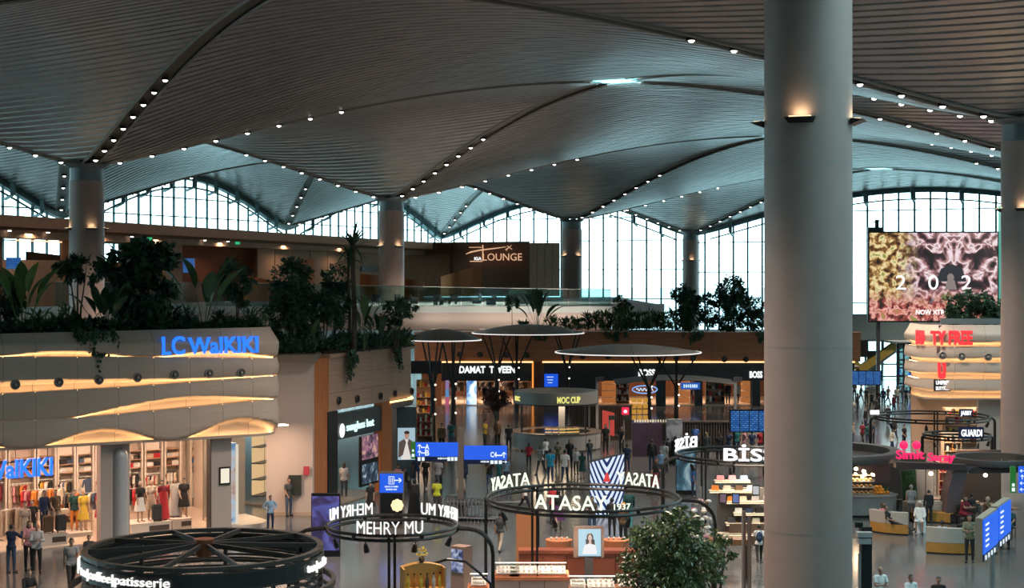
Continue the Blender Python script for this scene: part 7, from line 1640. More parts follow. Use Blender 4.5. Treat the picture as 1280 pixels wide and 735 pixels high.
# bag and accessory displays
for px0, px1, m, nm in ((752, 770, glow('orange_lit_wall', (.8, .27, .07), .42), 'at the left of the bar'), (926, 939, MATS['orange_lit_wall'], 'beside the pale curtain'), (848, 862, MATS['orange_lit_wall'], 'under the blue shop sign')):
    o = thing('lit_wall_panel', 'orange lit wall panel %s' % nm, 'panel', (xat((px0 + px1) / 2, YD + 3), YD + 3, .06)); b = MB(); b.box((0, 0, 1.2), (xat(px1, YD) - xat(px0, YD), .15, 2.4)); b.build('panel', m, o)
    for k in range(3): b = MB(); b.box((0, -.2, .5 + .6 * k), (xat(px1, YD) - xat(px0, YD), .35, .05)); b.build('shelf', SHELFW, o)
goods_shelf('white shelf of bags and shoes under the pink light', 882, 905, YD + 1.5, (.25, .8, 1.4, 1.95), ['black', 'white', 'navy', 'red', 'brown'], 'on the bag shelf', 6, LCW); goods_shelf('dark shelf of white boxes behind the near canopy posts', 770, 786, YD + 2, (.3, .9, 1.5), ['white', 'black', 'cream'], 'behind the canopy posts', 5, WOODD); goods_shelf('shelf of shoes below the blue shop sign', 863, 870, YD + 2, (.3, .8, 1.3, 1.8), ['white', 'red', 'navy'], 'below the blue shop sign', 3, LCW)
BWT = glow('blue_white_text', (.6, .8, 1), 1.1)
sg = thing('shop_sign', 'blue lit shop sign right of the canopy posts', 'sign', (xat(863, YD - .6), YD - .6, zat(485, YD - .6))); b = MB(); b.box((0, 0, .18), (xat(875, YD) - xat(851, YD), .1, .6)); b.build('plate', glow('blue_board', (.02, .12, .5), .8), sg); text_bars(sg, 0, 0, 1.3, .36, BWT, 7)
sg = thing('shop_sign', 'blue neon oval sign behind the canopy post', 'sign', (xat(806, YD - .8), YD - .8, zat(489, YD - .8))); b = MB(); b.tube([(1.1 * math.cos(a * math.pi / 12), -.03, .15 + .34 * math.sin(a * math.pi / 12)) for a in range(24)], .05, 5, True); b.build('neon_oval', glow('neon_oval_blue', (.15, .4, .9), 1.2), sg)
b = MB(); b.tube([(-.75 + 1.5 * k / 24, -.03, .15 + .13 * math.sin(k * 1.25)) for k in range(25)], .04, 5); b.build('neon_script', BWT, sg)
for px, c in ((910, 'black'), (921, 'lgrey')):
    P = POSES['stand']; o = thing('mannequin', '%s dressed mannequin in the shop window under the black band' % NAMEC.get(c, c), 'mannequin', (xat(px, YD + .8), YD + .8, .06), 0); put('body', P['body'], MATS['mannequin_tan'], o); put('jacket', P['shirt_long'], fab(c), o); put('trousers', P['trousers'], fab('dgrey'), o); o.scale = (1.15,) * 3
cu = thing('pale_curtain', 'pale striped panel at the end of the shop window', 'panel', (xat(944, YD + .5), YD + .5, .06))
for k in range(4): b = MB(); b.box((-.35 + .23 * k, .02 * (k % 2), 1.1), (.22, .1, 2.2)); b.build('fold', fab('lgrey' if k % 2 else 'beige'), cu)
# timber slat screens and bars in front of the rear shops
SLW = mat('dark_timber', (.06, .04, .03), .55)
def slat_wall(label, px0, px1, pyt, Y, n):
    x0, x1 = xat(px0, Y), xat(px1, Y); h = zat(pyt, Y); o = thing('slatted_screen', label, 'screen wall', ((x0 + x1) / 2, Y, 0)); w = x1 - x0
    b = MB(); b.box((0, .15, h / 2), (w, .06, h)); b.build('back_board', BLACKM, o)
    for k in range(n): b = MB(); b.box((-w / 2 + w * (k + .5) / n, 0, h / 2), (w / n * .55, .12, h)); b.build('slat', SLW, o)
    b = MB(); b.box((0, .05, h + .05), (w + .1, .35, .1)); b.build('top_rail', mat('bar_top', (.1, .075, .06), .35), o)
slat_wall('dark vertical slat screen behind the cup kiosk', 716, 748, 508, 116, 14); slat_wall('dark slat screen with the red curtain', 749, 790, 508, 108, 16); slat_wall('timber slat bar front behind the departure board', 854, 914, 528, 101, 18); slat_wall('narrow slat screen beside the pale grey totem', 828, 834, 530, 97, 4)
rc = thing('red_curtain', 'red lit curtain hanging on the dark slat screen', 'curtain', (xat(760.5, 106), 106, 0))
for k in range(5): b = MB(); x0, x1 = xat(753 + k * 3, 106) - rc.location.x, xat(756 + k * 3, 106) - rc.location.x; b.box(((x0 + x1) / 2, .03 * (k % 2), (zat(516, 106) + zat(545 - (4 - k) * 1.5, 106)) / 2), (x1 - x0, .08, zat(516, 106) - zat(545, 106))); b.build('fold', glow('red_lit_cloth', (.75, .07, .05), .6), rc)
rs2 = thing('red_sign', 'small square red lit sign on the dark slat screen', 'sign', (xat(782, 107), 107.2, zat(514, 107))); b = MB(); b.box((0, 0, 0), (.5, .12, .5)); b.build('lit_box', glow('red_sign_lit', (.9, .02, .08), 1.1), rs2); b = MB(); b.ell((0, -.07, -.03), (.13, .02, .12), 8, 6); b.build('emblem', WPIC, rs2)
lb = thing('lit_bottle_wall', 'yellow lit bottle shelf behind the canopy post', 'shelf', (xat(800, 112), 112, 0))
for k in range(4):
    for q in range(3): b = MB(); b.box((-.45 + .42 * q, 0, zat(522, 112) + .42 * k), (.34, .1, .32)); b.build('lit_box', glow('bottle_yellow', (.9, .45, .05), .55), lb)
# ceiling canopy band over the bar
cb = thing('bar_awning', 'grey curved awning over the bar under the black band', 'awning', (xat(840, 125), 125, 0)); b = MB(); b.grid(lambda u, v: Vector(((u - .5) * (xat(915, 125) - xat(768, 125)), -3 * v + 1.2 * math.sin(math.pi * u), zat(474, 125) - .25 * v + .3 * math.sin(math.pi * u))), 20, 3); b.build('canvas', mat('awning_grey', (.28, .26, .25), .6), cb, True)
for px in (745, 778, 915, 760): 
    x = xat(px, 106) ; o = thing('steel_mast', 'slim grey mast with a spot bracket, at the %s' % {745: 'cup kiosk edge', 778: 'red sign', 915: 'departure board', 760: 'red curtain'}[px], 'post', (x, 104.5, 0)); b = MB(); b.bar((0, 0, 0), (0, 0, zat(472 if px in (745, 915) else 520, 104.5)), .18 if px in (745, 915) else .1); b.build('mast', mat('post_grey', (.2, .2, .2), .5), o)
    b = MB(); b.box((.2, 0, zat(474 if px in (745, 915) else 522, 104.5)), (.5, .3, .3)); b.build('spot_bracket', DARKM, o)

# ---------------------------------------------------------------- jewellery counters under the larger hoop
COP = mat('copper_counter', (.50, .17, .08), .35, .15, var=.06); COPD = mat('red_brown_counter', (.32, .09, .05), .4, .1); PINKB = mat('pinkish_panel', (.45, .30, .25), .5)
def counter(label, px0, px1, Y, z, dp, m, front=PINKB, n=3):
    x0, x1 = xat(px0, Y), xat(px1, Y); w = x1 - x0; o = thing('jewellery_counter', label, 'counter', ((x0 + x1) / 2, Y + dp / 2, 0))
    b = MB(); b.box((0, 0, z - .06), (w, dp, .12)); b.build('counter_top', m, o)
    for k in range(n): b = MB(); b.box((-w / 2 + w * (k + .5) / n, -dp / 2 + .12, (z - .12) / 2), (w / n - .03, .08, z - .14)); b.build('front_panel', front, o)
    b = MB(); b.box((0, .05, (z - .12) / 2), (w - .1, dp - .3, z - .13)); b.build('carcass', COPD, o); return o, (x0 + x1) / 2, w
counter('long copper jewellery counter with pale front panels', 618, 712, 53.0, 1.0, 1.3, COP); counter('rounded copper front counter by the bushy tree', 714, 800, 51.0, .92, 1.2, COP, COP, 4)
counter('back red brown counter below the portrait screen', 648, 800, 57.5, 1.12, .7, COPD, COPD, 5); counter('small copper counter at the hoop arm', 584, 611, 51.5, .9, 1.0, COP, PINKB, 2)
TRAY = mat('tray_velvet', (.55, .42, .38), .7); JEW = mat('jewellery_pale', (.75, .72, .66), .25, .4)
def showcase(px, Y, z, w, label, tilt=.25):
    o = thing('glass_showcase', label, 'display case', (xat(px, Y), Y + .45, z))
    b = MB(); b.box((0, 0, .03), (w, .7, .06)); b.build('base', COP, o)
    b = MB(); b.box((0, 0, .2), (w - .02, .68, .3)); b.build('glass_box', CLEAR, o)
    b = MB(); b.slab([(-w / 2 + .05, -.3, .08), (w / 2 - .05, -.3, .08), (w / 2 - .05, .3, .24), (-w / 2 + .05, .3, .24)], (0, 0, 1), .02); tr_ = b.build('tray', TRAY, o)
    for k in range(5):
        for q in range(2):
            b = MB(); x = -w / 2 + .14 + (w - .28) * k / 4; y = -.18 + .3 * q; b.ell((x, y, .16 + (y + .3) * .26), (.045, .06, .03), 8, 5); b.build('jewel_stand', JEW, tr_)
    b = MB(); b.box((0, .3, .36), (w, .04, .03)); b.build('lamp_bar', glow('case_lamp', (1, .9, .75), 1.6), o)
    light('case_light', 'AREA', (0, .1, .8), 5, (1, .85, .7), w, (0, 0, 0), o, .3)
showcase(634, 53.0, 1.0, .85, 'glass jewellery showcase at the arm end of the long counter'); showcase(655, 53.0, 1.0, 1.0, 'glass jewellery showcase in the middle of the long counter'); showcase(690, 53.0, 1.0, 1.05, 'glass jewellery showcase before the portrait screen'); showcase(723, 51.0, .92, .6, 'small glass showcase at the rounded counter end'); showcase(752, 51.0, .92, 1.0, 'glass showcase on the rounded front counter'); showcase(785, 51.2, .92, .7, 'glass showcase beside the tree on the rounded counter'); showcase(598, 51.5, .9, .6, 'glass showcase on the small counter at the hoop arm')
bd = thing('orange_board', 'tall orange wood board behind the jewellery counter', 'panel', (xat(658, 60), 60.5, 0)); b = MB(); b.box((0, 0, zat(643, 60) / 2), (xat(671, 60) - xat(645, 60), .25, zat(643, 60))); b.build('board', mat('orange_board', (.55, .22, .09), .45), bd); b = MB(); b.box((xat(672.5, 60) - xat(658, 60), .05, zat(641, 60) / 2), (.12, .3, zat(641, 60))); b.build('dark_edge', BLACKM, bd)
for px, nm in ((699, 'behind the showcases'), (771, 'right of the portrait screen')):
    o = thing('drum_table', 'round orange drum table %s' % nm, 'table', (xat(px, 59), 59.3, 0)); z = zat(676, 59)
    b = MB(); b.lathe([(.5, z - .28), (.52, z), (.0, z)], 20, cap=False); b.build('drum', mat('orange_drum', (.6, .2, .09), .4), o, True); b = MB(); b.cyl((0, 0, 0), (0, 0, z - .28), .12, n=10); b.build('leg', DARKM, o)
    for k in range(4): b = MB(); b.ell((-.3 + .2 * k, -.1, z + .06), (.05, .05, .07), 8, 5); b.build('ornament', JEW, o)
ps = thing('portrait_screen', 'brown framed bright screen showing a dark haired woman in white', 'screen', (xat(736, 55.5), 55.5, 0)); zc = (zat(658, 55.5) + zat(697, 55.5)) / 2; hS = zat(658, 55.5) - zat(697, 55.5); wS2 = xat(755, 55.5) - xat(717, 55.5)
b = MB(); b.box((0, .08, zc), (wS2, .16, hS)); b.build('frame', mat('frame_brown', (.13, .09, .075), .45), ps); b = MB(); b.bar((0, .08, 0), (0, .08, zc - hS / 2), .3); b.build('stand', DARKM, ps)
b = MB(); b.box((.03, -.02, zc - .02), (wS2 * .74, .04, hS * .86)); b.build('screen', glow('screen_cyan', (.42, .68, .82), .95), ps)
b = MB(); b.ell((.04, -.06, zc + .17), (.12, .03, .17), 12, 8); b.slab([(-.12, -.06, zc + .1), (.2, -.06, zc + .1), (.22, -.06, zc - .12), (-.1, -.06, zc - .1)], (0, 1, 0), .02); b.build('portrait_hair', glow('p_hair', (.03, .02, .02), .8), ps, True)
b = MB(); b.ell((.04, -.085, zc + .15), (.075, .02, .11), 12, 8); b.slab([(0, -.08, zc + .05), (.08, -.08, zc + .05), (.1, -.08, zc - .12), (-.02, -.08, zc - .12)], (0, -1, 0), .015); b.build('portrait_face', glow('p_face', (.75, .55, .48), .85), ps, True)
b = MB(); b.slab([(-.24, -.09, zc - .42), (.3, -.09, zc - .42), (.24, -.09, zc - .1), (.08, -.09, zc - .05), (-.02, -.09, zc - .05), (-.16, -.09, zc - .1)], (0, -1, 0), .015); b.build('portrait_dress', glow('p_dress', (.88, .88, .9), .95), ps)
# yellow wood cabinet with bottles and the info screen by the smaller hoop
YK = 47.5; kb = thing('bottle_cabinet', 'arched honey wood cabinet with bottles at the bottom edge', 'cabinet', (xat(530, YK), YK, 0), R(14)); zt3 = zat(706, YK)
HON = mat('honey_wood', (.55, .27, .07), .4, var=.1, scale=3)
pts = [(-.65, 0), (.65, 0)] + [(.65 - 1.3 * j / 10, zt3 - .12 + .12 * math.sin(math.pi * j / 10)) for j in range(11)]
b = MB(); b.slab([(x, .3, z) for x, z in pts], (0, 1, 0), .3); b.build('carcass', HON, kb); b = MB(); b.box((0, .1, .95), (1.3, .5, .06)); b.box((0, .1, zt3 - .75), (1.3, .5, .05)); b.box((-.63, .1, zt3 / 2 - .05), (.05, .5, zt3 - .1)); b.box((.63, .1, zt3 / 2 - .05), (.05, .5, zt3 - .1)); b.build('shelf_frame', HON, kb)
for k in range(6):
    c = ['yellow', 'orange', 'yellow', 'brown', 'cream', 'yellow'][k]; o = thing('bottle', '%s bottle on the honey wood cabinet shelf' % ORD[k], 'bottle', kb.matrix_basis @ Vector((-.5 + .2 * k, .0, zt3 - .72)), 0, 'bottles in the honey cabinet'); b = MB(); b.lathe([(.055, 0), (.06, .02), (.06, .26), (.025, .34), (.022, .42)], 10); b.build('bottle_body', fab(c), o, True); b = MB(); b.cyl((0, 0, .42), (0, 0, .47), .028, n=8); b.build('cap', BLACKM, o)
o = thing('flower_vase', 'yellow flowers on top of the honey wood cabinet', 'vase', kb.matrix_basis @ Vector((0.0, .4, zt3)), 0); b = MB(); b.lathe([(.07, 0), (.1, .1), (.05, .2)], 10); b.build('vase', fab('brown'), o, True); b = MB()
for k in range(40): leaf_at(b, Vector((0, 0, .2)) + rvec() * .14 + Vector((0, 0, .1)), rvec(), rvec(), .1, .07)
b.build('flowers', fab('yellow'), o, kind='stuff')
YI = 55.0; ik = thing('info_kiosk', 'small brown info kiosk with an angled screen between the two hoops', 'kiosk', (xat(577, YI), YI, 0), R(-35)); zI = zat(682, YI)
b = MB(); b.box((0, 0, zI / 2), (.6, .5, zI)); b.build('body', mat('kiosk_brown', (.28, .18, .14), .5), ik); b = MB(); b.box((-.0, -.27, zI - .5), (.5, .04, .8)); b.build('screen', poster_mat('kiosk_screen', [(.4, (.02, .03, .08)), (.5, (.15, .2, .4)), (.65, (.6, .65, .75))], 3, .8), ik); b = MB(); b.box((0, -.1, .05), (1.2, .9, .1)); b.build('base', fab('dgrey'), ik)
ar = thing('arched_rail', 'dark arched tube rail over the honey wood cabinet', 'rail', (xat(568, 49), 49, 0)); b = MB(); b.tube([(-1.5, 0, 0), (-1.25, 0, zat(722, 49)), (-.85, 0, zat(706, 49)), (-.2, 0, zat(699, 49)), (.35, 0, zat(702, 49)), (.8, 0, zat(716, 49)), (1.15, 0, zat(730, 49)), (1.4, 0, 0)], .045, 7); b.build('tube', HOOPM, ar, True)
# ---------------------------------------------------------------- luggage trolleys
TRM = mat('trolley_steel', (.34, .34, .36), .35, .6)
def trolley_meshes():
    a = MB(); a.tube([(-.28, .35, .16), (-.28, -.45, .16), (.28, -.45, .16), (.28, .35, .16)], .022, 5)
    for x in (-.12, .04, .18): a.bar((x, .35, .16), (x, -.45, .16), .02)
    b_ = MB(); b_.tube([(-.28, .35, .16), (-.30, .42, 1.0), (.30, .42, 1.0), (.28, .35, .16)], .022, 5); b_.tube([(-.28, .38, .62), (.28, .38, .62)], .015, 5); b_.tube([(-.2, .38, .2), (-.2, .42, 1.0)], .012, 4); b_.tube([(.2, .38, .2), (.2, .42, 1.0)], .012, 4)
    c = MB(); c.grid(lambda u, v: Vector(((u - .5) * .52, .3 - .28 * v, .74 + .16 * (1 - v))), 4, 4); c.box((0, .02, .8), (.5, .02, .14))
    d = MB(); d.cyl((-.32, .45, 1.0), (.32, .45, 1.0), .028, n=8)
    w = MB(); 
    for x, y in ((-.28, .35), (.28, .35), (0, -.45)): w.cyl((x - .02, y, .07), (x + .02, y, .07), .07, n=10)
    return [('deck', a.mesh('deck'), TRM), ('back_frame', b_.mesh('back_frame'), TRM), ('basket', c.mesh('basket'), TRM), ('handle', d.mesh('handle'), BLACKM), ('wheels', w.mesh('wheels'), BLACKM)]
TRO = trolley_meshes(); wh = TRO.pop()
for k in range(12):
    o = thing('luggage_trolley', '%s luggage trolley of the nested row behind the smaller hoop' % ORD[k], 'trolley', (xat(566, 72) + .17 * k, 72 - .03 * k, 0), R(74), 'nested luggage trolleys')
    for nm, me, m in TRO: put(nm, me, m, o)
    for x, y in ((-.28, .35), (.28, .35), (0, -.45)): q = MB(); q.cyl((x - .02, y, .07), (x + .02, y, .07), .07, n=8); q.build('wheel', BLACKM, o)
for k in range(5):
    o = thing('luggage_trolley', '%s luggage trolley of the short row behind the back ring letters' % ORD[k], 'trolley', (xat(622, 77) + .24 * k, 77, 0), R(80), 'short trolley row')
    for nm, me, m in TRO: put(nm, me, m, o)
cs2 = thing('white_box_bin', 'pale box bin beside the trolleys', 'bin', (xat(564, 73.5), 73.6, 0)); b = MB(); b.box((0, 0, .45), (.55, .5, .9)); b.build('bin_body', mat('bin_pale', (.45, .42, .38), .5), cs2); b = MB(); b.box((0, 0, .93), (.6, .55, .05)); b.build('lid', STEEL, cs2)
# ---------------------------------------------------------------- bag shelves under the right hoop
YG = 66.0; bs_ = thing('bag_shelf_unit', 'stepped cream lit shelf unit full of handbags', 'shelf', (xat(935, YG), YG, 0)); GS = [(601, 893, 937), (613, 886, 945), (626, 905, 980), (640, 915, 980), (652, 905, 980), (664, 895, 980)]
for k, (py, a, c) in enumerate(GS):
    x0, x1 = xat(a, YG) - bs_.location.x, xat(c, YG) - bs_.location.x; b = MB(); b.box(((x0 + x1) / 2, -.12 * k, zat(py, YG)), (x1 - x0, .5, .06)); b.build('shelf', mat('shelf_cream', (.6, .5, .38), .4), bs_)
    b = MB(); b.box(((x0 + x1) / 2, -.12 * k - .24, zat(py, YG) - .045), (x1 - x0, .03, .03)); b.build('shelf_light', glow('shelf_led', (1, .8, .5), 1.6), bs_)
b = MB(); b.box((0, .3, zat(655, YG) / 2 + .6), (2.6, .08, 2.6)); b.build('back_panel', mat('shelf_back_grey', (.18, .16, .15), .6), bs_)
b = MB(); b.box((.5, -.1, .45), (2.8, 1.3, .9)); b.build('base_cabinet', mat('cabinet_brown', (.14, .08, .05), .45), bs_)
light('shelf_light', 'AREA', (xat(935, YG), YG - 1.2, 3.5), 150, (1, .8, .6), 1.6)
bagm = MB(); bagm.slab([(-.17, -.07, 0), (.17, -.07, 0), (.14, -.07, .2), (-.14, -.07, .2)], (0, 1, 0), .14); BAGME = bagm.mesh('bag_body'); hm = MB(); hm.tube([(-.08, 0, .19), (-.07, 0, .28), (0, 0, .32), (.07, 0, .28), (.08, 0, .19)], .012, 5); BAGH = hm.mesh('bag_handle')
BC = ['pink', 'pink', 'lblue', 'orange', 'cream', 'brown', 'white', 'orange', 'cream', 'lgrey', 'beige', 'orange', 'white', 'navy', 'black', 'lblue', 'white', 'dgrey', 'navy', 'cream', 'brown', 'black']
kk = 0
for r, (py, a, c) in enumerate(GS[:5]):
    nb_ = max(3, int((c - a) / 13))
    for k in range(nb_):
        px = a + (c - a) * (k + .5) / nb_; cl = BC[kk % len(BC)]; kk += 1
        o = thing('handbag', uniq('%s handbag on the %s shelf of the stepped unit' % (NAMEC.get(cl, cl), ['top', 'second', 'third', 'fourth', 'lowest'][r])), 'bag', (xat(px, YG), YG - .12 * r - .02, zat(py, YG) + .032), R(10 * (k % 3 - 1)), 'handbags on the stepped unit'); put('bag_body', BAGME, fab(cl), o); put('handle', BAGH, fab('brown' if k % 2 else 'black'), o)
for k, px in enumerate((903, 919, 944)):
    o = thing('tablet_sign', '%s dark tilted tablet sign on the stepped bag unit' % ORD[k], 'sign', (xat(px, 65), 64.8, zat(622 if k < 2 else 612, 65)), R(-12)); b = MB(); b.box((0, 0, 0), (.32, .05, .45), 0, R(-12)); b.build('frame', BLACKM, o); b = MB(); b.box((0, -.04, 0), (.24, .02, .34), 0, R(-12)); b.build('screen', glow('tablet_blue_%d' % k, [(.15, .08, .12), (.1, .16, .4), (.5, .5, .52)][k], .9), o)
sp_ = thing('hat_spinner', 'spinner rack of white and tan caps left of the bag shelves', 'rack', (xat(876, 63), 63, 0)); zt4 = zat(608, 63); b = MB(); b.cyl((0, 0, 0), (0, 0, zt4), .04, n=8); b.lathe([(.4, 0), (.4, .05), (.05, .08)], 14); b.build('pole', STEEL, sp_)
for j in range(6):
    for k in range(5):
        a = k * 1.2566 + j * .3; b = MB(); b.ell((.33 * math.cos(a), .33 * math.sin(a), .45 + j * .34), (.13, .13, .09), 8, 5); b.build('cap', fab(['white', 'cream', 'brown', 'lgrey', 'white', 'pink'][(j + k) % 6]), sp_, True)
bt = thing('sales_desk', 'brown topped sales desk on dark legs below the bag shelves', 'counter', (xat(912, 57.5), 57.5, 0)); zq = zat(676, 57.5); b = MB(); b.box((0, 0, zq), (1.5, .8, .2)); b.build('desk_top', mat('desk_brown', (.22, .1, .05), .4), bt)
for x in (-.65, .65): 
    for y in (-.3, .3): b = MB(); b.bar((x, y, 0), (x, y, zq), .1); b.build('leg', BLACKM, bt)
for k, px in enumerate((932, 939)): o = thing('steel_post', '%s tall brushed steel post beside the big column' % ['taller', 'shorter'][k], 'post', (xat(px, 52), 52.4, 0)); b = MB(); b.cyl((0, 0, 0), (0, 0, zat(641 + 6 * k, 52)), .07, n=10); b.build('tube', mat('steel_warm', (.3, .24, .21), .35, .6), o); b = MB(); b.lathe([(.16, 0), (.16, .03), (.07, .05)], 12); b.build('foot_plate', STEEL, o)
# ---------------------------------------------------------------- bread cafe at the right
YP = 72.0; DKB = mat('cafe_dark_brown', (.055, .035, .03), .5); PUR = mat('cafe_purple_brown', (.10, .07, .075), .45)
ov = thing('cafe_pavilion', 'dark bread cafe pavilion with oval roof rings and a curved portal', 'kiosk', (xat(1130, YP), YP, 0))
def px_(px, Y=YP): return xat(px, Y) - xat(1130, YP)
def oval(cx, cy, rx, ry, z, h, w, nm):
    b = MB(); n = 48; V = []; F = []
    for a in range(n):
        c, s = math.cos(2 * math.pi * a / n), math.sin(2 * math.pi * a / n)
        for k, (r, zz) in enumerate(((1, z), (1.02, z + h * .5), (1, z + h), (1 - w / rx, z + h), (1 - w / rx, z))): V.append((cx + rx * r * c, cy + ry * r * s, zz))
    for a in range(n):
        for k in range(5): F.append((a * 5 + k, ((a + 1) % n) * 5 + k, ((a + 1) % n) * 5 + (k + 1) % 5, a * 5 + (k + 1) % 5))
    b.add(V, F); b.build(nm, mat('ring_fascia', (.07, .06, .058), .45), ov, True)
oval(px_(1048), 2.0, 3.3, 3.6, 2.72, .40, .5, 'roof_ring'); oval(px_(1250), 1.0, 2.05, 2.0, 2.55, .3, .3, 'roof_ring')
b = MB(); b.lathe([(0, 2.78), (2.85, 2.78)], 40, (px_(1048), 2.0, 0), cap=False); b.build('inner_roof', BLACKM, ov)
b = MB(); b.slab([(px_(1112), -1.2, 2.85), (px_(1201), -1.0, 2.70), (px_(1201), -1.0, 2.42), (px_(1112), -1.2, 2.57)], (0, 1, 0), .5); b.build('sign_beam', DKB, ov)
pts = [(px_(1203), -.9, 2.62), (px_(1194), -.9, 2.35), (px_(1188), -.9, 1.7), (px_(1185), -.9, .8), (px_(1184), -.9, 0)]
V = []; F = []
for x, y, z in pts: V += [(x - .32, y, z), (x + .32, y, z), (x + .32, y + 1.1, z), (x - .32, y + 1.1, z)]
for k in range(len(pts) - 1):
    for q in range(4): F.append((4 * k + q, 4 * k + (q + 1) % 4, 4 * k + 4 + (q + 1) % 4, 4 * k + 4 + q))
b = MB(); b.add(V, F); b.build('curved_portal', PUR, ov, True)
b = MB(); b.slab([(px_(1196), -.6, 2.6), (px_(1300), -.6, 2.6), (px_(1300), -.6, 2.3), (px_(1206), -.6, 2.25)], (0, 1, 0), .8); b.build('portal_lintel', DKB, ov)
b = MB(); b.box((px_(1120), 4.6, 1.3), (px_(1170) - px_(1030), .2, 2.6)); b.build('back_wall', DKB, ov); b = MB(); b.box((px_(1225, 78), 6.2, 1.3), (2.2, .2, 2.6)); b.build('back_wall', mat('cafe_copper_wall', (.13, .07, .05), .5), ov)
b = MB(); b.box((px_(1092, 75), 3.0, 2.0), (1.6, .15, 1.3)); b.build('menu_panel', mat('menu_purple', (.06, .045, .06), .5), ov)
b = MB(); b.box((px_(1141), .6, 1.1), (px_(1150) - px_(1132), .2, 2.3), 0, 0, R(-4)); b.build('green_wall_panel', mat('moss_green', (.01, .04, .012), .9, var=.6, scale=9), ov); b = MB(); b.box((px_(1156), .8, 1.1), (px_(1162) - px_(1151), .2, 2.3)); b.build('pale_panel', mat('pale_stone', (.32, .28, .25), .6), ov)
for px, py, y in ((1084, 593, .5), (1092, 589, 2), (1160, 592, -.5), (1204, 601, .5), (1240, 594, 1.0), (1076, 586, 1.0)):
    z = zat(py, YP + y); b = MB(); b.ell((px_(px), y, z), (.11, .11, .09), 10, 6); b.build('pendant_bulb', glow('pendant_lit', (1, .8, .55), 4), ov); b = MB(); b.cyl((px_(px), y, z + .08), (px_(px), y, 2.7), .012, n=4); b.build('pendant_cord', BLACKM, ov)
    light('pendant_light', 'POINT', (px_(px), y, z - .15), 22, (1, .7, .45), .1, (0, 0, 0), ov)
gy = Vector((xat(1089, 73), 73.2, 0))
gc = thing('cafe_counter', 'grey stone counter of the bread cafe', 'counter', gy); b = MB(); b.prism([(-2.6, -.6), (.95, -.55), (1.25, 0), (1.0, .6), (-2.6, .6)], .12, 1.0); b.build('counter_body', mat('counter_stone', (.24, .23, .22), .5, var=.1), gc); b = MB(); b.prism([(-2.6, -.68), (1.0, -.63), (1.33, 0), (1.05, .68), (-2.6, .68)], 1.0, 1.07); b.build('counter_top', mat('counter_marble', (.4, .38, .36), .3), gc); b = MB(); b.prism([(-2.5, -.5), (.85, -.45), (1.1, 0), (.9, .5), (-2.5, .5)], 0, .12); b.build('plinth', BLACKM, gc)
dc = thing('bread_case', 'warm lit glass bread case on the cafe counter', 'display case', (xat(1074, 73), 73.1, 1.07)); 
for k in range(3): b = MB(); b.box((0, 0, .04 + .3 * k), (1.3, .7, .03)); b.build('case_shelf', SHELFW, dc); b = MB(); b.box((0, .2, .27 + .3 * k), (1.2, .05, .03)); b.build('shelf_lamp', glow('bread_lamp', (1, .6, .28), 3.5), dc)
b = MB(); b.box((0, 0, .5), (1.34, .74, .95)); b.build('glass_case', CLEAR, dc); light('case_light', 'AREA', (0, -.1, .92), 22, (1, .65, .35), 1.1, (0, 0, 0), dc, .4)
for j in range(3):
    for k in range(6):
        o = thing('bread_loaf', '%s bread loaf from the column on the %s shelf of the bread case' % (ORD[k], ['lower', 'middle', 'upper'][j]), 'bread', (xat(1074, 73) - .52 + .21 * k, 72.98, 1.07 + .06 + .3 * j), 0, 'breads in the lit case'); b = MB(); b.ell((0, 0, .055), (.09, .2, .06), 10, 6); b.build('crust', mat('bread_crust', (.5, .26, .09), .6, var=.2, scale=8), o, True); b = MB(); b.ell((0, -.02, .1), (.05, .12, .022), 8, 4); b.build('glaze', mat('bread_glaze', (.65, .4, .16), .4), o, True)
for k in range(10):
    row = 0 if k < 5 else (1 if k < 8 else 2); i = k - (0, 5, 8)[row]
    q = MB(); q.ell((0, 0, .09), (.1, .1, .09), 12, 8); m_ = q.build('orange', mat('orange_peel', (.75, .28, .02), .5), None, True); m_.location = (xat(1099, 73) - .3 + .17 * i + .08 * row, 72.95, 1.07 + .13 * row); tag(m_, '%s orange in the fruit pile on the cafe counter' % ORD[k], 'fruit', 'oranges on the cafe counter')
fern('leafy_garnish', 'green leafy herbs behind the oranges on the cafe counter', (xat(1108, 73), 73.3, 1.07), .35, .3, LEAFM, 60, .2, .06)
SIM = glow('pink_red_letters', (1.0, 0.012, 0.13), 1.15); sm_ = thing('shop_sign', 'pink red lettering with two round balls on the cafe roof', 'sign', (xat(1155, 70.8), 70.7, 0))
letters(sm_, 'Simit', zat(562, 70.8) - zat(573, 70.8), xat(1154, 70.8) - xat(1119, 70.8), SIM, (xat(1137, 70.8) - xat(1155, 70.8), 0, zat(573, 70.8)), .12, .012); letters(sm_, 'Saray', zat(564, 70.8) - zat(574, 70.8), xat(1193, 70.8) - xat(1159, 70.8), SIM, (xat(1176, 70.8) - xat(1155, 70.8), 0, zat(575.5, 70.8)), .12, .012)
for px in (1129, 1145): b = MB(); b.ell((xat(px, 70.8) - xat(1155, 70.8), 0, zat(556, 70.8)), (.2, .08, .2), 14, 8); b.build('round_ball', SIM, sm_, True)
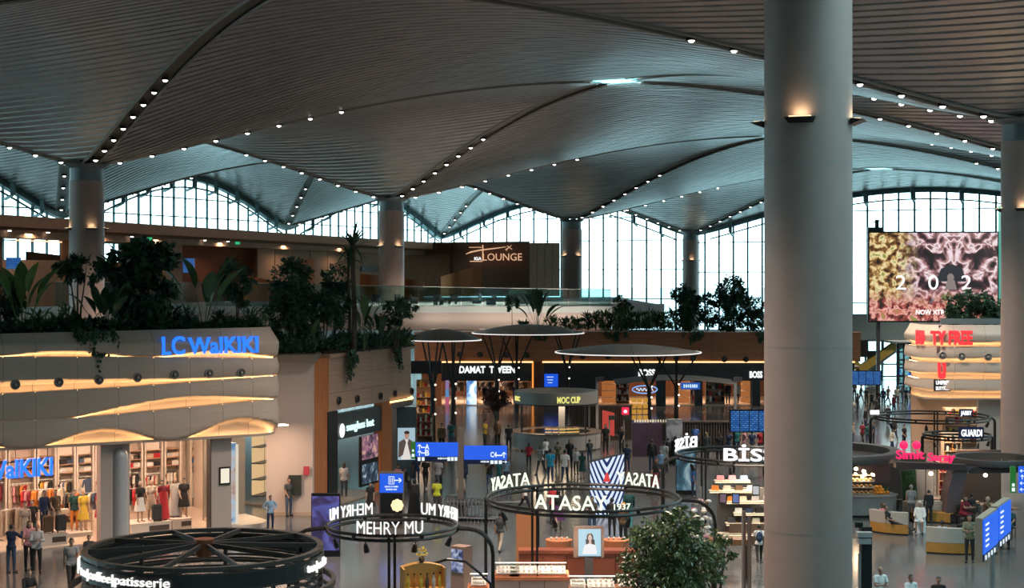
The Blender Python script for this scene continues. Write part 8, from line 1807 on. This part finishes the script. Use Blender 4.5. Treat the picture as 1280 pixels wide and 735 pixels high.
# sofas
SOB = mat('sofa_beige', (.42, .37, .32), .8, var=.05); SOM = mat('sofa_mustard', (.36, .17, .03), .7, var=.08)
def sofa(label, cx, cy, r, a0, a1, n, h=1.08, inward=True):
    o = thing('curved_sofa', label, 'sofa', (cx, cy, 0)); da = (a1 - a0) / n
    for k in range(n):
        u, v = R(a0 + da * k) - math.pi / 2 + .004, R(a0 + da * (k + 1)) - math.pi / 2 - .004; s = -1 if inward else 1
        b = MB(); b.lathe([(r, .06), (r, .46), (r + s * .95, .46), (r + s * .95, .06), (r, .06)], 6, (0, 0, 0), u, v, False); b.build('seat', SOM, o, True)
        b = MB(); b.lathe([(r, .47), (r - s * .05, h), (r + s * .22, h), (r + s * .26, .47), (r, .47)], 6, (0, 0, 0), u, v, False); b.build('backrest', SOB, o, True)
    b = MB(); b.lathe([(r + s * .1, 0), (r + s * .1, .06), (r + s * .85, .06), (r + s * .85, 0)], 20, (0, 0, 0), R(a0) - math.pi / 2, R(a1) - math.pi / 2, False); b.build('plinth', BLACKM, o)
sofa('long curved beige sofa with mustard base, its back to the camera', xat(1181, 66), 65.6, 2.75, -34, 32, 2); sofa('curved beige and mustard sofa beside the bread cafe counter', xat(1130, 69.4), 69.4, 1.75, -72, -8, 2, 1.0); sofa('back curved beige sofa below the portal leg', xat(1165, 70.4), 70.0, 2.2, 130, 205, 2, .9)
def cafe_table(px, fy, label):
    p = gr(px, fy); o = thing('cafe_table', label, 'table', p); b = MB(); b.lathe([(.42, .72), (.44, .75), (0, .76)], 18, cap=False); b.build('table_top', mat('table_top_wood', (.32, .17, .1), .4), o); b = MB(); b.cyl((0, 0, .03), (0, 0, .73), .035, n=8); b.lathe([(.25, 0), (.25, .02), (.04, .05)], 12); b.build('pedestal', BLACKM, o); return p
cafe_table(1212, 646, 'round cafe table before the portal'); cafe_table(1233, 650, 'round cafe table by the tan panel'); cafe_table(1168, 642, 'round cafe table beside the portal leg'); cafe_table(1262, 655, 'round cafe table at the frame edge')
def stool(px, fy, label):
    p = gr(px, fy); o = thing('bar_stool', label, 'stool', p); b = MB(); b.lathe([(.17, .70), (.19, .75), (0, .76)], 14, cap=False); b.build('seat', DKB, o)
    for k in range(4): a = k * 1.571 + .78; b = MB(); b.bar((.22 * math.cos(a), .22 * math.sin(a), 0), (.13 * math.cos(a), .13 * math.sin(a), .71), .03); b.build('leg', BLACKM, o)
    b = MB(); b.tube([(.19 * math.cos(k * 1.571), .19 * math.sin(k * 1.571), .28) for k in range(4)], .012, 4, True); b.build('foot_ring', BLACKM, o)
stool(1117, 645, 'dark bar stool at the end of the cafe counter'); stool(1126, 644, 'dark bar stool beside the standing customer')
def seated(label, px, Y, z, pose, rz, top, bottom, **kw):
    P = POSES[pose]; return person(label, Vector((xat(px, Y), Y, z - (P['drop'] - .10) * 1.0)), pose, rz, top, bottom, **kw)
pp(1139, 652, 606, 'stand', 170, 'grey', 'trousers:dgrey', 'customer in grey shirt standing at the cafe counter', hair='g', skin=0)
pp(1161, 654, 612, 'stand', 180, 'black', 'trousers:black', 'person in black standing by the portal leg', sleeve='long')
pp(1212, 703, 641, 'hold', -20, 'olive', 'trousers:black', 'person in pale olive shirt and black trousers standing behind the sofa', sleeve='long', skin=1)
seated('person in pink leaning back on the curved sofa', 1104, 68.4, .46, 'sit', 100, 'pink', 'trousers:beige', style='long', hair='b'); seated('person in black reclining on the mustard sofa', 1116, 68.0, .46, 'recline', 75, 'black', 'trousers:dgrey')
seated('person in long white robe sitting on the back sofa', 1150, 68.5, .46, 'sit', -20, 'white', 'robe:white', sleeve='long', style='scarf', hair='white'); seated('person in pale blue lounging over the long sofa', 1180, 64.0, .46, 'recline', 150, 'lblue', 'trousers:dteal'); seated('person in black cap on the long sofa', 1202, 63.9, .46, 'sit', 190, 'black', 'trousers:lgrey', skin=2)
seated('person in black eating at the portal table', 1217, 71.2, .46, 'sitfwd', 200, 'black', 'trousers:black', sleeve='long'); seated('person in brown shawl at the tan panel table', 1230, 70.2, .46, 'sitfwd', 60, 'brown', 'trousers:dgrey', style='scarf', hair='beige'); seated('person in dark teal sitting at the frame edge', 1262, 67, .46, 'sit', -40, 'dteal', 'trousers:black'); seated('person in dark red sitting beside the portal table', 1203, 70.6, .46, 'sitfwd', 30, 'dred', 'trousers:black', style='long'); seated('person in olive sitting behind the blue panels', 1256, 64, .46, 'sit', 160, 'olive', 'trousers:jean')
for k, (px, Y, rz) in enumerate(((1217, 71.3, 200), (1230, 70.3, 60), (1262, 67.1, -40), (1203, 70.7, 30), (1256, 64.1, 160))):
    o = thing('cafe_chair', '%s dark cafe chair under a sitter near the portal' % ORD[k], 'chair', (xat(px, Y), Y, 0), R(rz), 'cafe chairs'); b = MB(); b.box((0, 0, .43), (.42, .42, .04)); b.build('seat', SLW, o); b = MB(); b.box((0, .2, .7), (.4, .03, .4)); b.build('backrest', SLW, o)
    for x in (-.18, .18):
        for y in (-.18, .18): b = MB(); b.bar((x, y, 0), (x, y, .42), .03); b.build('leg', BLACKM, o)
# displays under the far hoops and in the duty free shop
goods_shelf('warm goods shelf under the far hoop before duty free', 1178, 1200, 89.5, (.3, .8, 1.3, 1.8), ['cream', 'brown', 'orange', 'beige', 'black'], 'under the far hoop', 6, LCW); goods_shelf('red gift shelf under the small far hoop', 1172, 1190, 80.5, (.3, .75, 1.2), ['dred', 'red', 'dred', 'brown'], 'under the small far hoop', 5, fab('dred')); goods_shelf('tan goods shelf right of the red displays', 1208, 1228, 81, (.3, .8, 1.4), ['orange', 'cream', 'brown', 'beige'], 'right of the red displays', 5, LCW)
o = thing('red_display_box', 'bright red display box under the navy sign', 'box', (xat(1200, 78.5), 78.4, 0)); b = MB(); b.box((0, 0, .55), (.75, .5, 1.1)); b.build('box_body', fab('red'), o); b = MB(); b.box((0, 0, 1.12), (.8, .55, .05)); b.build('lid', fab('dred'), o)
light('kiosk_light', 'AREA', (xat(1195, 79), 78.6, 3.0), 90, (1, .75, .5), 2.0); light('kiosk_light', 'AREA', (xat(1188, 88), 87.6, 3.2), 90, (1, .75, .5), 2.0)
goods_shelf('warm duty free shelf beneath the glowing facade', 1180, 1222, YU + 3, (.3, .9, 1.5, 2.1), ['cream', 'red', 'brown', 'yellow', 'black', 'white'], 'in the duty free shop', 9, LCW)
for k, px in enumerate((1239, 1247)):
    P = POSES['stand']; o = thing('mannequin', '%s tan mannequin by the duty free pier' % ['black topped', 'bare'][k], 'mannequin', (xat(px, 86), 86, 0), 0); put('body', P['body'], MATS['mannequin_tan'], o)
    if k == 0: put('garment', P['shirt_short'], fab('black'), o)
# cafe seats seen through the upper balustrade
for k in range(9):
    px = 470 + k * 24 + (k % 2) * 6; Y = 158 + (k % 3) * 4
    o = thing('lounge_chair', '%s dark lounge chair behind the glass balustrade' % ORD[k], 'chair', (xat(px, Y), Y, 8.65), R(k * 50), 'upper floor seats'); b = MB(); b.box((0, 0, .42), (.8, .8, .16)); b.build('seat', DARKM, o); b = MB(); b.box((0, .36, .75), (.8, .12, .6)); b.build('backrest', DARKM, o)
    for x in (-.35, .35): b = MB(); b.box((x, 0, .58), (.1, .8, .2)); b.build('armrest', DARKM, o); b = MB(); b.box((x, 0, .17), (.06, .7, .34)); b.build('leg', BLACKM, o)
for px, nm in ((372, 'dark planter box by the lounge corner'), (652, 'low planter box before the lounge side wall')):
    o = thing('planter_box', nm, 'planter', (xat(px, 165), 165, 8.65)); b = MB(); b.box((0, 0, .4), (3.0, .6, .8)); b.build('box', DARKM, o); b = MB()
    for k in range(120): leaf_at(b, Vector((random.uniform(-1.4, 1.4), random.uniform(-.3, .3), .8 + random.uniform(0, .6))), rvec() + Vector((0, 0, .7)), rvec(), .35, .14)
    b.build('foliage', LEAFD, o, kind='stuff')
o = thing('departure_board', 'blue flight board on the upper floor beside the pilaster', 'screen', (*gline(236, 2.2), 8.65)); b = MB(); b.box((0, 0, zat(332, o.location.y) - 8.65), (xat(243, o.location.y) - xat(229, o.location.y), .2, 1.6)); b.build('screen', MATS['board_rows'], o)
o = thing('departure_board', 'blue flight board on the upper floor near the frame edge', 'screen', (*gline(17, 1.5), 8.65)); b = MB(); b.box((0, 0, zat(329, o.location.y) - 8.65), (xat(26, o.location.y) - xat(8, o.location.y), .2, 1.05)); b.build('screen', MATS['board_rows'], o)
